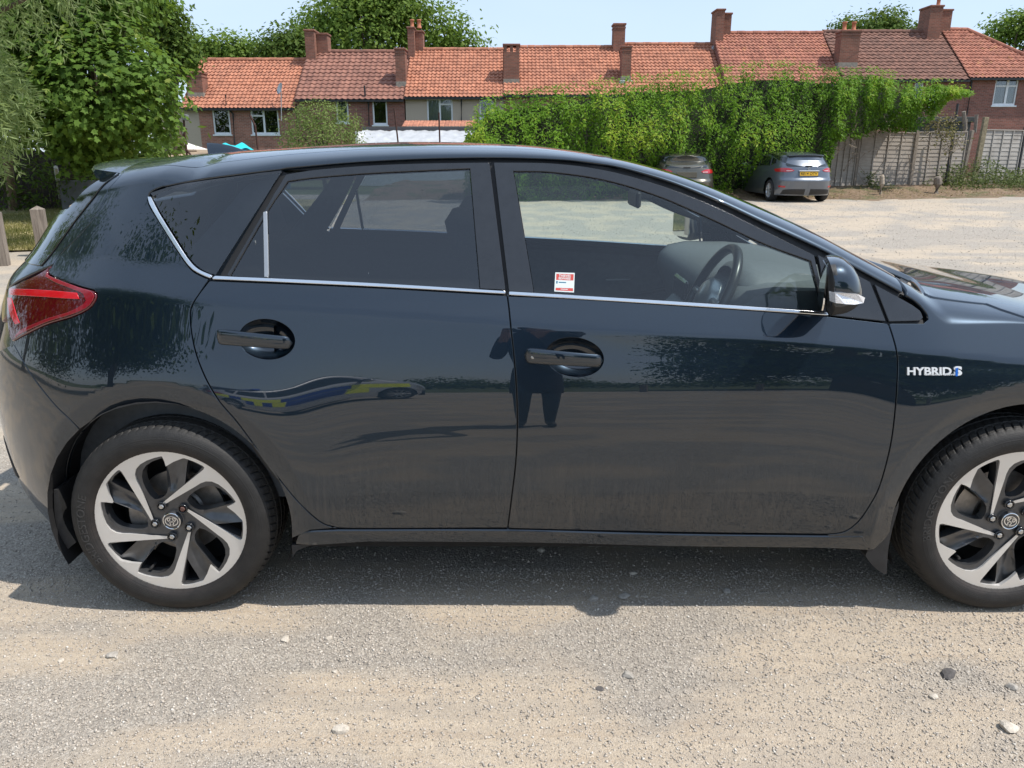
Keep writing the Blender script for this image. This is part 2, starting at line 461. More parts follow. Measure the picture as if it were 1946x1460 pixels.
Rc_f = pchip([-1.9, -1.5, -1.2, -.89, -.33, 0., .3, .5, .75, .94, 1.1, 1.25, 1.4, 1.6, 1.8, 2.1, 2.35, 2.6],
             [1.33, 1.365, 1.397, 1.42, 1.445, 1.438, 1.405, 1.362, 1.275, 1.195, 1.118, 1.046, 1.0, .964, .93, .90, .80, .74])
def efun(x, z):
    x = float(x); zc = float(zc_f(x)); zb = max(float(zb_f(x)), zc + .03); zh = .757 + .01 * x
    k = float(sstep(0.0, .35, x)); kf = float(sstep(1.12, 1.34, x)); rear_ = float(sstep(-.75, -1.25, x))
    eM = 11.5; eC = 12.5 + (6.3 - 12.5) * k
    up = 26 + 4 * kf; gl = 20 + (38 - 20) * kf
    xs = [.10, .20, .27, .34, .46, .60, zh - .06, zh, (zh + zc) / 2, zc - .008, zc + .010, zb + .01, zb + .035, 1.75]
    ys = [-22, -14, -7, -4, -1.0, 2.4, 5.6, 8.4, eM, eC, up, up + 1, gl, gl + 3]
    return np.interp(z, xs, ys)
WX, WZ, WR = (-1.055, 1.545), .3125, .317
def arch_f(x, z):
    d = np.zeros_like(np.asarray(x, float) + np.asarray(z, float))
    for xw in WX:
        r = np.hypot(x - xw, z - .322)
        lip = np.clip(.436 - r, 0, .08); d = d - (lip + .004 * (np.sqrt(1 + (lip / .012) ** 2) - 1) * 0) * math.tan(R(15))
        d = d + .012 * np.exp(-((r - .42) / .16) ** 2) * sstep(.15, .3, z)
    return d
def bow_f(x): x = np.asarray(x, float); return .016 * ((x - .25) / 1.3) ** 2
Xr_f = pchip([.15, .3, .45, .6, .75, .85, .95, 1.0, 1.07, 1.2, 1.36, 1.45], [-1.80, -1.86, -1.88, -1.885, -1.875, -1.84, -1.80, -1.775, -1.70, -1.595, -1.46, -1.42])
Xf_f = pchip([.15, .3, .5, .65, .78, .9], [2.30, 2.40, 2.43, 2.42, 2.36, 2.20])
S = CarSurf((0, YC, 0), -.70, Xr_f, 2.7, 1.75, Xf_f, 2.4, .17, zg_f, Rc_f, efun, .88, .5, bow_f, arch=arch_f, xroof=(-1.46, 2.30))
_ex = pchip([-3, 1.1, 1.34, 3], [20, 20, 38, 38]); S._eg = lambda x: _ex(x)
S.__init__((0, YC, 0), -.70, Xr_f, 2.7, 1.75, Xf_f, 2.4, .17, zg_f, Rc_f, efun, .88, .5, bow_f, arch=arch_f, xroof=(-1.46, 2.30))

# --- materials
def paint_mat():
    t = NT('dark_blue_paint'); oc = t.coord(); 
    fl = t.noise(2600, 1, .5, oc); big = t.noise(3, 3, .5, oc)
    base = t.mix(t.rng(fl, .35, .65), (.0035, .0095, .0175), (.010, .025, .045))
    # dry dust on the lower doors, wiped into upright streaks
    sep = t.n('SeparateXYZ'); t.set(sep.inputs[0], oc)
    st = t.noise(1.0, 5, .65, t.mapping(oc, (70, 1, 5)), .4); st2 = t.noise(9, 4, .6, oc); sp = t.noise(260, 2, .6, oc)
    zmask = t.math('MULTIPLY', t.rng(sep.outputs['Z'], .26, .36), t.rng(sep.outputs['Z'], .56, .40), clamp=True)
    dust = t.math('MULTIPLY', zmask, t.math('MULTIPLY', t.rng(st, .42, .72), t.rng(st2, .35, .7), clamp=True))
    film = t.rng(sep.outputs['Z'], .8, .25, .0, .012)
    grit = t.math('MULTIPLY', t.rng(sp, .66, .78), t.rng(sep.outputs['Z'], .75, .25, .0, .22), clamp=True)
    f = t.math('ADD', t.math('MULTIPLY', dust, .36), t.math('ADD', film, grit), clamp=True)
    col = t.mix(f, base, (.13, .115, .097))
    t.P(Base_Color=col, Metallic=t.math('SUBTRACT', .75, t.math('MULTIPLY', f, .7)), Roughness=.36, Coat_Weight=t.math('SUBTRACT', 1.0, t.math('MULTIPLY', f, .55)),
        Coat_Roughness=t.math('ADD', .003, t.math('MULTIPLY', f, .2)), Coat_IOR=1.70)
    return t.m
M_paint = paint_mat()
M_black = simple('gloss_black_trim', (.012, .013, .016), .12, coat=.6, var=.2, vs=8)
M_satin = simple('satin_black_trim', (.020, .022, .026), .22, var=.15, vs=30, coat=.5)
M_backing = simple('gap_backing', (.010, .010, .011), .6, var=.2)
M_plastic = simple('black_plastic', (.022, .022, .023), .62, var=.25, vs=25, bump=.15, bs=250)
M_liner = simple('wheel_arch_liner', (.008, .008, .009), .85, var=.3, vs=12)
M_chrome = simple('bright_trim', (.78, .79, .80), .12, 1.0, var=.04, vs=14)
M_gfront = glass('green_tinted_glass', (.82, .90, .88), gain=1.6)
M_gdark = glass('privacy_glass', (.38, .42, .45), gain=2.2)
M_inner = simple('dark_grey_interior', (.085, .095, .105), .72, var=.15, vs=40, bump=.1, bs=400)
M_dash = simple('soft_dashboard_plastic', (.14, .15, .16), .6, var=.1, vs=60, bump=.12, bs=500)
M_seat = simple('charcoal_seat_cloth', (.028, .029, .033), .9, var=.2, vs=120, bump=.2, bs=600)
M_silver = simple('satin_silver_plastic', (.45, .46, .47), .35, .7, var=.05)

car = empty('hatchback_car', (.245, YC, 0))
tag(car, 'dark blue five-door hatchback parked side-on across the whole picture', 'car')
PATHSTEP = 7.0
def pxl(pts): return np.array([S.px(x, y) for x, y in crom(pts, PATHSTEP)])
def pxloop(pts): return np.array([S.px(x, y) for x, y in crom(pts, PATHSTEP, True)])
def uvarc(xw, a0, a1, r=.372, n=56):
    out = []
    for k in range(n + 1):
        a = R(a0 + (a1 - a0) * k / n); out.append(S.xz(xw + r * math.cos(a), .322 + r * math.sin(a)))
    return np.array(out)
def part(name, loop, mat, holes=(), parent=None, both=False, label=None, sides=True, **kw):
    d = shell(S.P, S.N, np.asarray(loop), [np.asarray(h) for h in holes], **kw)
    par = parent or (car, car)
    if both: o = shell_obj(name, d, mat, car, YC, both=True); return o
    a = shell_obj(name, d, mat, par[0]); b = None
    if sides: b = shell_obj(name, d, mat, par[1], YC, only_mirror=True)
    return (a, b)

DRIP = [(1716, 556), (1650, 521), (1550, 470), (1450, 423), (1350, 375), (1250, 337), (1150, 312), (1050, 302), (935, 299), (850, 300), (700, 306), (545, 318)]
QWIN = [(533, 321, 1), (470, 328), (400, 337), (340, 347), (300, 358), (283, 367), (279, 378), (285, 394), (300, 418), (330, 466), (360, 509), (380, 523), (396, 530, 1)]
RDREAR = [(396, 532), (380, 556), (365, 580), (361, 602), (365, 641), (375, 681), (394, 726), (419, 766), (449, 801), (479, 841), (519, 896), (559, 946), (590, 977), (615, 996), (643, 1004, 1)]
BLINE = [(963, 556), (967, 585), (971, 625), (977, 680), (982, 750), (983, 820), (980, 880), (973, 940), (965, 1004)]
FDFRONT = [(1688, 613), (1697, 640), (1704, 668), (1706, 700), (1703, 760), (1697, 820), (1688, 868), (1672, 924), (1655, 958), (1632, 991), (1605, 1011), (1573, 1016, 1)]
HATCH = [(101, 503), (113, 485), (154, 444), (185, 406), (199, 379), (204, 362, 1), (243, 319, 1)]
TAILRIGHT = [(24, 650, 1), (44, 639), (88, 618), (131, 605), (158, 594), (175, 582), (184, 566), (184, 558), (178, 552), (149, 544), (110, 530), (93, 522), (91, 516), (101, 503, 1)]
u_sp = S.px(243, 319)

# rear quarter, roof rail and windscreen pillar in one side panel
tdit = .33
def top_edge():
    out = []
    for u in np.linspace(u_sp[0], 1.12, 70):
        tau = tdit if u < .1 else tdit + (.30 - tdit) * float(sstep(.1, .5, u))
        out.append((u, float(S.zgu(u)) + S.VA * tau))
    return out
joint_top = None
uj, vj = S.px(1719, 548)
top = top_edge(); top = [p for p in top if p[0] < uj - .01]; top.append((uj, float(S.zgu(uj)) + S.VA * .30))
arch_r = uvarc(-1.055, -12, 207)            # from the front foot over the top to the rear foot
aR = np.array([S.px(152, 818)]); 
ang_seam = math.degrees(math.atan2(float(S.P(*aR[0])[2]) - .322, float(S.P(*aR[0])[0]) + 1.055))
body_loop = [tuple(p) for p in uvarc(-1.055, -11, ang_seam)]
body_loop += [tuple(p) for p in pxl([(150, 815), (130, 795), (100, 765), (60, 713), (24, 652)])]
body_loop += [tuple(p) for p in pxl(TAILRIGHT)][1:]
body_loop += [tuple(p) for p in pxl(HATCH)][1:]
body_loop += top
body_loop += [tuple(p) for p in pxl(DRIP)]
body_loop += [tuple(p) for p in pxl(QWIN)]
body_loop += [tuple(p) for p in pxl(RDREAR)][1:]
foot = S.px(590, 1008); body_loop += [foot]
body = part('side_panel', body_loop, M_paint)

arch_f0 = uvarc(1.545, 196, -12)
wing_loop = [tuple(p) for p in arch_f0]
wing_loop += [S.xz(1.97, .30), S.xz(2.02, .50), S.xz(2.03, .66), S.xz(1.98, .72)]
bs = [S.px(1946, 604), S.px(1900, 589), S.px(1874, 579)]
um = bs[0][0]
wing_loop += [(u, float(S.zgu(u)) + .03) for u in np.linspace(1.97, um + .03, 10)]
wing_loop += bs
u9 = bs[-1][0]; v9 = bs[-1][1] - float(S.zgu(u9))
for k in range(1, 12):
    u = u9 + (uj + .006 - u9) * k / 12; f = k / 12; wing_loop.append((u, float(S.zgu(u)) + v9 * (1 - f) + S.VA * .30 * f))
wing_loop += [(uj + .006, float(S.zgu(uj + .006)) + S.VA * .30)]
wing_loop += [tuple(p) for p in pxl([(1723, 552), (1722, 560, 1), (1748, 581), (1762, 598), (1764, 606), (1755, 614, 1), (1690, 614, 1)])]
wing_loop += [tuple(p) for p in pxl(FDFRONT)][1:]
wing_loop += [S.px(1573, 1042), S.px(1650, 1046)]
wing = part('front_wing', wing_loop, M_paint)

# doors
rd = [tuple(p) for p in pxl([(398, 533, 1), (700, 546), (962, 561, 1)])] + [tuple(p) for p in pxl(BLINE)][1:] + [tuple(p) for p in pxl([(964, 1004, 1), (700, 1005), (643, 1004, 1)])][1:]
rd += [tuple(p) for p in reversed(pxl(RDREAR[1:]))][1:]
fd = [tuple(p) for p in pxl([(967, 562, 1), (1100, 568), (1300, 581), (1450, 591), (1575, 601, 1), (1686, 614, 1)])] + [tuple(p) for p in pxl(FDFRONT)][1:]
fd += [tuple(p) for p in pxl([(1573, 1016, 1), (1271, 1012), (966, 1005, 1)])][1:] + [tuple(p) for p in reversed(pxl(BLINE))][1:]
def ell(cx, cy, rx, ry, n=40, sk=0.0):
    return [S.px(cx + rx * math.cos(2 * math.pi * k / n), cy + ry * math.sin(2 * math.pi * k / n) + sk * math.cos(2 * math.pi * k / n)) for k in range(n)]
BOWLS = ((507, 645, 52, 37, 3), (1092, 679, 54, 36, 4))
rbowl = ell(*BOWLS[0][:4], sk=BOWLS[0][4]); fbowl = ell(*BOWLS[1][:4], sk=BOWLS[1][4])
rear_door = part('rear_door', rd, M_paint, holes=[rbowl])
front_door = part('front_door', fd, M_paint, holes=[fbowl])
def handle(loop, bowl, bar, doors, keyhole):
    loop = np.array(loop); c = loop.mean(0); nr = 9; ns = len(loop)
    V = []; 
    for i in range(nr + 1):
        f = 1 - i / nr; dep = .040 * (1 - f ** 2.6) ** .8
        l = c + (loop - c) * (f if i < nr else 0.001) * 1.012; p = S.P(l[:, 0], l[:, 1]); n = S.N(l[:, 0], l[:, 1]); V += list(p - n * (dep + .0012))
    Fq = [(i * ns + k, (i + 1) * ns + k, (i + 1) * ns + (k + 1) % ns, i * ns + (k + 1) % ns) for i in range(nr) for k in range(ns)]
    # bar: rounded section swept along the door
    x0, y0, x1, y1 = bar; sec = 14; st = 26; B = []
    for i in range(st + 1):
        t = i / st; px_, py_ = x0 + (x1 - x0) * t, y0 + (y1 - y0) * t
        u, v = S.px(px_, py_); q = S.P(np.array([u]), np.array([v]))[0]; n = S.N(np.array([u]), np.array([v]))[0]
        end = min(1, t / .05, (1 - t) / .05) ** .5; hgt = (.0235 - .004 * t) * max(end, .05); bowout = .006 + .018 * math.sin(math.pi * min(1, max(0, t))) ** .6
        th = .0105 * max(end, .05)
        for k in range(sec):
            a = 2 * math.pi * k / sec; ca, sa = math.cos(a), math.sin(a)
            B.append(q + n * (bowout + th * math.copysign(abs(ca) ** .6, ca)) + np.array((0, 0, 1)) * hgt * math.copysign(abs(sa) ** .7, sa))
    Fb = [(i * sec + k, i * sec + (k + 1) % sec, (i + 1) * sec + (k + 1) % sec, (i + 1) * sec + k) for i in range(st) for k in range(sec)]
    Fb += [tuple(range(sec - 1, -1, -1)), tuple(st * sec + k for k in range(sec))]
    for d, mir in zip(doors, (False, True)):
        A = np.array(V); C = np.array(B); fa, fb = Fq, Fb
        if mir:
            A = A.copy(); A[:, 1] = 2 * YC - A[:, 1]; C = C.copy(); C[:, 1] = 2 * YC - C[:, 1]; fa = [f[::-1] for f in Fq]; fb = [f[::-1] for f in Fb]
        mesh_obj('handle_recess', A, fa, M_paint, d, True)
        h = mesh_obj('door_handle', C, fb, M_paint, d, True)
        if keyhole and not mir:
            u, v = S.px(1013, 677); q = Vector(S.P(np.array([u]), np.array([v]))[0]); n = Vector(S.N(np.array([u]), np.array([v]))[0])
            Mx = Matrix.Translation(q + n * .022) @ n.to_track_quat('Z', 'Y').to_matrix().to_4x4()
            m = MB(); m.lathe([(0.0001, .0035), (.0055, .003), (.0075, .0015), (.0080, -.004)], Mx, 20); m.build('key_lock', M_silver, d, True)
handle(rbowl, BOWLS[0], (413, 640, 557, 652), rear_door, False)
handle(fbowl, BOWLS[1], (996, 675, 1145, 686), front_door, True)

# sill
sill = [tuple(p) for p in pxl([(560, 1034, 1), (575, 1012), (643, 1007, 1), (964, 1007), (1271, 1015), (1573, 1019, 1), (1640, 1018, 1), (1655, 1046, 1), (1560, 1042), (1300, 1039), (1000, 1032), (700, 1030)])]
part('sill', sill, M_paint, off=.004, thick=.05, roll=.005, gap=.0)

# window trim, frames and panes
RG = [(509, 400, 1), (547, 345, 1), (600, 338), (700, 330), (800, 325), (892, 321, 1), (911, 548, 1), (509, 528, 1)]
RG2 = [(503, 411, 1), (438, 523, 1), (504, 527, 1)]
RF = [(428, 525, 1), (542, 330, 1), (600, 321), (700, 313), (800, 309), (931, 307, 1), (962, 552, 1)]
FG = [(977, 326, 1), (1050, 328), (1150, 343), (1250, 373), (1350, 416), (1450, 463), (1541, 497, 1), (1566, 590, 1), (1016, 557, 1)]
FF = [(937, 307, 1), (1050, 309), (1150, 322), (1250, 349), (1350, 387), (1450, 435), (1549, 484, 1), (1574, 597, 1), (966, 554, 1)]
QG = [(533, 328, 1), (470, 335), (400, 344), (345, 353), (308, 363), (296, 370), (293, 380), (300, 396), (330, 444), (360, 490), (378, 508), (398, 519), (409, 521, 1)]
rg, rg2, rf, fg, ff, qg = (pxloop(q) for q in (RG, RG2, RF, FG, FF, QG))
part('window_frame', rf, M_satin, holes=[rg, rg2], off=-.002, thick=.02, parent=rear_door)
part('window_frame', ff, M_satin, holes=[fg], off=-.002, thick=.02, parent=front_door)
part('window_glass', rg, M_gdark, off=-.008, thick=.001, gap=-.006, roll=.0002, res=.03, parent=rear_door)
part('window_glass', rg2, M_gdark, off=-.008, thick=.001, gap=-.006, roll=.0002, res=.03, parent=rear_door)
part('window_glass', fg, M_gfront, off=-.008, thick=.001, gap=-.006, roll=.0002, res=.03, parent=front_door)
part('quarter_window', qg, M_gdark, off=-.004, thick=.001, gap=-.004, roll=.0002, res=.03)
part('window_divider', pxloop([(500, 403, 1), (507, 401, 1), (510, 527, 1), (502, 527, 1)]), M_silver, off=.001, thick=.012, gap=0, parent=rear_door)
part('door_mirror_sail', pxloop([(1553, 482, 1), (1655, 535, 1), (1686, 612, 1), (1577, 600, 1)]), M_satin, off=-.001, parent=front_door)
part('wing_sail', pxloop([(1661, 538, 1), (1738, 580), (1753, 594), (1757, 604), (1750, 610), (1690, 612, 1)]), M_satin, off=-.002)
part('chrome_strip', pxloop([(409, 524.5, 1), (700, 537.8), (961, 553.3, 1), (961, 559, 1), (700, 544.5), (402, 531, 1)]), M_chrome, off=.004, thick=.012, gap=0, roll=.002, parent=rear_door)
part('chrome_strip', pxloop([(967, 554, 1), (1200, 568), (1400, 581), (1571, 593.5, 1), (1575, 600, 1), (1400, 588), (1200, 575), (967, 561, 1)]), M_chrome, off=.004, thick=.012, gap=0, roll=.002, parent=front_door)
part('chrome_strip', pxloop([(281, 374, 1), (287, 374, 1), (300, 401), (329, 448.5), (358.5, 493.5), (378, 512), (404, 523.5, 1), (399, 529, 1), (380, 521), (359, 506), (329, 463), (299, 415), (284, 388)]), M_chrome, off=.003, thick=.012, gap=0, roll=.002)
part('roof_seal', pxloop([(283, 366, 1), (340, 349), (400, 340), (470, 331), (534, 323, 1), (532, 328, 1), (470, 335), (400, 344), (340, 354), (289, 372, 1)]), M_satin, off=-.004, thick=.02, gap=-.001)
# dark strips added behind every gap against light leaks; rubber along the drip line
def ribbon(pts, w=.022, off=-.013):
    l = pxl(pts); t = np.gradient(l, axis=0); t /= np.maximum(np.linalg.norm(t, axis=1, keepdims=True), 1e-9); n = np.stack([-t[:, 1], t[:, 0]], -1)
    return np.concatenate([l + n * w, (l - n * w)[::-1]])
for k, (pts, w) in enumerate((([p for p in DRIP], .02), (BLINE, .02), ([(934, 304), (948, 420), (963, 558)], .018), (RDREAR[:-1], .02), (FDFRONT[:-1], .018), ([(600, 1004), (964, 1005), (1271, 1013), (1610, 1016)], .012),
                ([(150, 815), (100, 765), (60, 713), (34, 672)], .014), ([(541, 325), (420, 528)], .014), ([(1658, 532), (1690, 616)], .012), ([(1690, 614), (1760, 612)], .01), ([(402, 532), (700, 545), (962, 560), (1300, 580), (1580, 600)], .012), ([(1722, 505), (1721, 556)], .012))):
    part('gap_backing', ribbon(pts, w), M_backing, gap=0, roll=.0005, off=-.013, thick=.004, res=.03)

# roof, windscreen, bonnet
ub = -1.36
roof_loop = [(u, float(S.zgu(u)) + S.VA * (tdit + .004)) for u in np.linspace(u_sp[0], .30, 50)] + [(.33, float(S.zgu(.33)) + S.VA * .7), (.34, float(S.zgu(.34)) + S.VA)]
roof_loop += [(u, float(S.zgu(u)) + S.VA) for u in np.linspace(.33, u_sp[0] - .05, 50)]
part('roof', roof_loop, M_paint, both=True, gap=0, roll=.0004, res=.03)
ws = [(.305, float(S.zgu(.305)) + S.VA * .325)] + [(u, float(S.zgu(u)) + S.VA * .305) for u in np.linspace(.36, uj + .01, 30)] + [(uj + .06, float(S.zgu(uj + .06)) + S.VA * .5), (uj + .1, float(S.zgu(uj + .1)) + S.VA * .7), (uj + .12, float(S.zgu(uj + .12)) + S.VA)]
ws += [(u, float(S.zgu(u)) + S.VA) for u in np.linspace(uj + .11, .345, 30)] + [(.335, float(S.zgu(.335)) + S.VA * .7)]
part('windscreen', ws, glass('windscreen_glass', (.72, .80, .78), gain=1.2), both=True, gap=0, roll=.0003, off=-.003, thick=.001, res=.03)
bl = [(u, float(S.zgu(u)) + S.VA * (.30 * (1 - float(sstep(uj + .05, u9, u))) + float(sstep(uj + .05, u9, u)) * v9 / S.VA)) for u in np.linspace(uj + .10, u9, 14)]
bl += [bs[1], bs[0]] + [(u, float(S.zgu(u)) + .034) for u in np.linspace(um + .03, 2.02, 10)] + [(2.10, float(S.zgu(2.10)) + .10), (2.2, float(S.zgu(2.2)) + .4), (2.25, float(S.zgu(2.25)) + S.VA)]
bl += [(u, float(S.zgu(u)) + S.VA) for u in np.linspace(2.22, uj + .20, 30)] + [(uj + .17, float(S.zgu(uj + .17)) + S.VA * .6)]
part('bonnet', bl, M_paint, both=True, res=.025, off=.004)
cw = [(uj + .02, float(S.zgu(uj + .02)) + S.VA * .31), (uj + .10, float(S.zgu(uj + .1)) + S.VA * .32), (uj + .17, float(S.zgu(uj + .17)) + S.VA * .6), (uj + .20, float(S.zgu(uj + .2)) + S.VA), (uj + .12, float(S.zgu(uj + .12)) + S.VA), (uj + .1, float(S.zgu(uj + .1)) + S.VA * .7), (uj + .06, float(S.zgu(uj + .06)) + S.VA * .5)]
part('windscreen_cowl', cw, M_plastic, both=True, gap=-.004, roll=.0004, off=-.02, thick=.01, res=.03)

# tail
U0 = S.X0 - S.L0 * .993
seam = pxl([(152, 818), (130, 795), (100, 765), (60, 713), (26, 654)])
us = seam[-1]
bump_loop = [tuple(p) for p in uvarc(-1.055, ang_seam + .5, 204)] + [S.px(100, 998), S.px(50, 968), S.px(6, 936)]
ue = bump_loop[-1][0]
bump_loop += [(ue - .15, .29), (ue - .4, .27), (U0, .27), (U0, .70), (us[0] - .35, .73), (us[0] - .12, .79)] + [tuple(p) for p in seam[::-1]]
part('rear_bumper', bump_loop, M_paint, both=True, gap=.001, res=.02)
tl_in = [tuple(p) for p in pxl(TAILRIGHT)]
u1, v1 = tl_in[-1]; u2, v2 = tl_in[0]
tl_left = [(u1 - .04, v1 - .028), (u1 - .13, v1 - .06), (u1 - .24, v1 - .085), (u1 - .30, v1 - .10), (u1 - .30, v1 - .16), (u1 - .22, v1 - .20), (u2 - .10, v2 + .07), (u2 - .03, v2 + .01)]
def light_mat():
    t = NT('dark_red_lens'); t.P(Base_Color=(.10, .002, .006), Roughness=.06, Coat_Weight=1.0, Coat_Roughness=.01, Specular_IOR_Level=.6); return t.m
M_lens = light_mat(); M_red = simple('bright_red_reflector', (.75, .006, .02), .12, coat=1.0); M_pink = simple('pale_red_lens', (.30, .012, .024), .08, coat=1.0)
tl = part('tail_light', tl_in + tl_left, M_lens, off=.003, gap=.002, thick=.03, roll=.003, res=.012)
part('light_bar', [tuple(p) for p in pxl([(153, 569, 1), (148, 557, 1), (90, 552), (22, 549, 1), (20, 561, 1), (90, 565)])], M_red, off=.0046, gap=0, roll=.001, thick=.002, parent=tl)
part('lens_edge', [tuple(p) for p in pxl([(91, 519, 1), (94, 524), (112, 532), (150, 546), (176, 555), (181, 562), (172, 580), (155, 591), (130, 600), (88, 613), (44, 633), (30, 643, 1), (40, 628), (88, 607), (130, 594), (154, 582), (165, 572), (160, 559), (142, 551), (108, 538), (88, 527)])], M_pink, off=.0046, gap=0, roll=.001, thick=.002, parent=tl)
part('light_strip', [tuple(p) for p in pxl([(16, 566, 1), (24, 566, 1), (34, 600), (40, 614, 1), (31, 617, 1), (22, 600)])], M_red, off=.0046, gap=0, roll=.001, thick=.002, parent=tl)
part('tail_surround', [(u2 + .02, v2 - .005), (u2 - .12, .765), (u2 - .42, .715), (u2 - .42, v1 - .06), (u1 - .06, v1 - .05), (u1 + .0, v1 - .10)], M_black, off=-.010, gap=0, roll=.001, thick=.004, res=.03)
hz = [tuple(p) for p in pxl(HATCH)]
tg = hz[:1] + [(u1 - .10, v1 - .03), (u1 - .30, v1 - .10), (u1 - .30, v1 - .16), (us[0] - .25, .80), (us[0] - .35, .735), (U0, .705)]
ugl = U0
tg_top = [(U0, float(S.zgu(U0)) - .01), (hz[-2][0] - .3, float(S.zgu(hz[-2][0] - .3)) - .01), (hz[-2][0] - .06, hz[-2][1] + .005)]
gl_loop = [(U0, 1.06), (u1 - .35, 1.06), (u1 - .08, 1.065), (hz[-3][0] - .02, hz[-3][1] - .01), (hz[-2][0] - .045, hz[-2][1] - .02), (hz[-2][0] - .3, float(S.zgu(hz[-2][0] - .3)) - .03), (U0, float(S.zgu(U0)) - .03)]
part('tailgate', tg + tg_top + [tuple(p) for p in reversed(hz[:-1])], M_paint, both=True, gap=.002, res=.02, holes=[])
part('rear_window', [(a, b) for a, b in gl_loop], simple('rear_window_black_glass', (.008, .010, .010), .04, coat=1.0), both=True, gap=.001, roll=.001, off=.004, thick=.003, res=.02)
# roof spoiler: lip over the rear window
sp = []
for (y, ox) in ((-.47, 0), (-.30, -.085), (-.15, -.12), (0, -.13)):
    sp.append((y, ox))
x_sp = float(S.P(np.array([u_sp[0]]), np.array([u_sp[1]]))[0][0])
def spoiler():
    m = MB(); secs = []
    tip = onY(191, 334, 2.56)
    def rz(x, y):
        h = S.bvh.ray_cast(Vector((x, YC - max(abs(y), .004), 3)), Vector((0, 0, -1)))[0]; return h.z if h else float(S.Rc(x))
    ys = np.concatenate([np.linspace(-(YC - 2.52), 0, 12), np.linspace(0, YC - 2.52, 12)[1:]])
    for y in ys:
        k = abs(y) / (YC - 2.52); bx = .15 * (1 - k ** 2.2)
        xf = x_sp - .0 - .03 * (1 - k * k); zr = float(S.Rc(xf)) - .006 - (.050 if k > .98 else .030 * k ** 5)
        xt = tip.x - bx; zt = tip.z + .012 + .022 * (1 - k ** 2)
        zr = rz(xf, y); zr1 = rz(xf + .06, y)
        secs.append([(xf + .06, zr1 - .012), (xf, zr + .0005), (xt + .06, min(zt + .016, zr + .004)), (xt + .008, zt + .008), (xt, zt), (xt + .006, zt - .018), (xt + .05, zt - .040), (xf + .05, zt - .05)])
    vs = [(a, YC + y, b) for y, sc in zip(ys, secs) for a, b in sc]; n = len(secs[0])
    fs = [(i * n + k, i * n + (k + 1) % n, (i + 1) * n + (k + 1) % n, (i + 1) * n + k) for i in range(len(ys) - 1) for k in range(n)]
    fs += [tuple(range(n)), tuple((len(ys) - 1) * n + k for k in range(n - 1, -1, -1))]
    m.add(vs, fs); return m.build('roof_spoiler', M_paint, car, auto=40)
spoiler()
# fog lamp recess and lower trim on the bumper
part('bumper_recess', [(ue - .06, .33), (ue + .04, .345), (ue + .02, .36), (ue - .06, .45), (ue - .14, .46), (ue - .14, .36)], M_plastic, off=.003, gap=0, thick=.004, roll=.002)
# nose (out of the photograph)
nb = [S.xz(1.965, .30), S.xz(2.015, .50), S.xz(2.025, .66), (2.20, .72), (S.X1 + S.L1 * .99, .76), (S.X1 + S.L1 * .99, .22), (2.3, .22), S.xz(1.96, .25)]
part('front_bumper', nb, M_paint, both=True, res=.03)
hl = [S.xz(1.985, .725), (2.02, float(S.zgu(2.02)) + .02), (2.12, float(S.zgu(2.12)) + .05), (2.35, .80), (2.5, .77), (2.5, .73), (2.2, .725)]
part('headlight', hl, simple('headlight_lens', (.55, .57, .6), .08, .3, coat=1.0), res=.03)
part('front_grille', [(2.25, .30), (2.35, .50), (S.X1 + S.L1 * .99, .52), (S.X1 + S.L1 * .99, .26)], M_plastic, both=True, off=.004, gap=0, thick=.004, res=.04)

# shark fin aerial
def fin():
    a = onY(393, 272, YC - .0); b = onY(470, 287, YC); m = MB()
    L = b.x - a.x; z0 = float(S.Rc(a.x)) - .012; H = a.z - float(S.Rc(a.x)) + .006
    n = 14; vs = []
    for i in range(n + 1):
        t = i / n; h = H * (1 - t ** 1.6) ** .8 if t < 1 else 0
        w = .030 * (1 - .55 * t) 
        x = a.x + L * t; zb = float(S.Rc(x)) - .006
        for k in range(7):
            q = k / 6 * math.pi; vs.append((x + (0 if i else .012 * (1 - math.sin(q))), YC + w * math.cos(q) * (1 - .55 * math.sin(q)), zb + h * math.sin(q) ** .8))
    fs = [(i * 7 + k, (i + 1) * 7 + k, (i + 1) * 7 + k + 1, i * 7 + k + 1) for i in range(n) for k in range(6)] + [tuple(range(7))]
    m.add(vs, fs); m.build('aerial_fin', M_paint, car, auto=50)
fin()

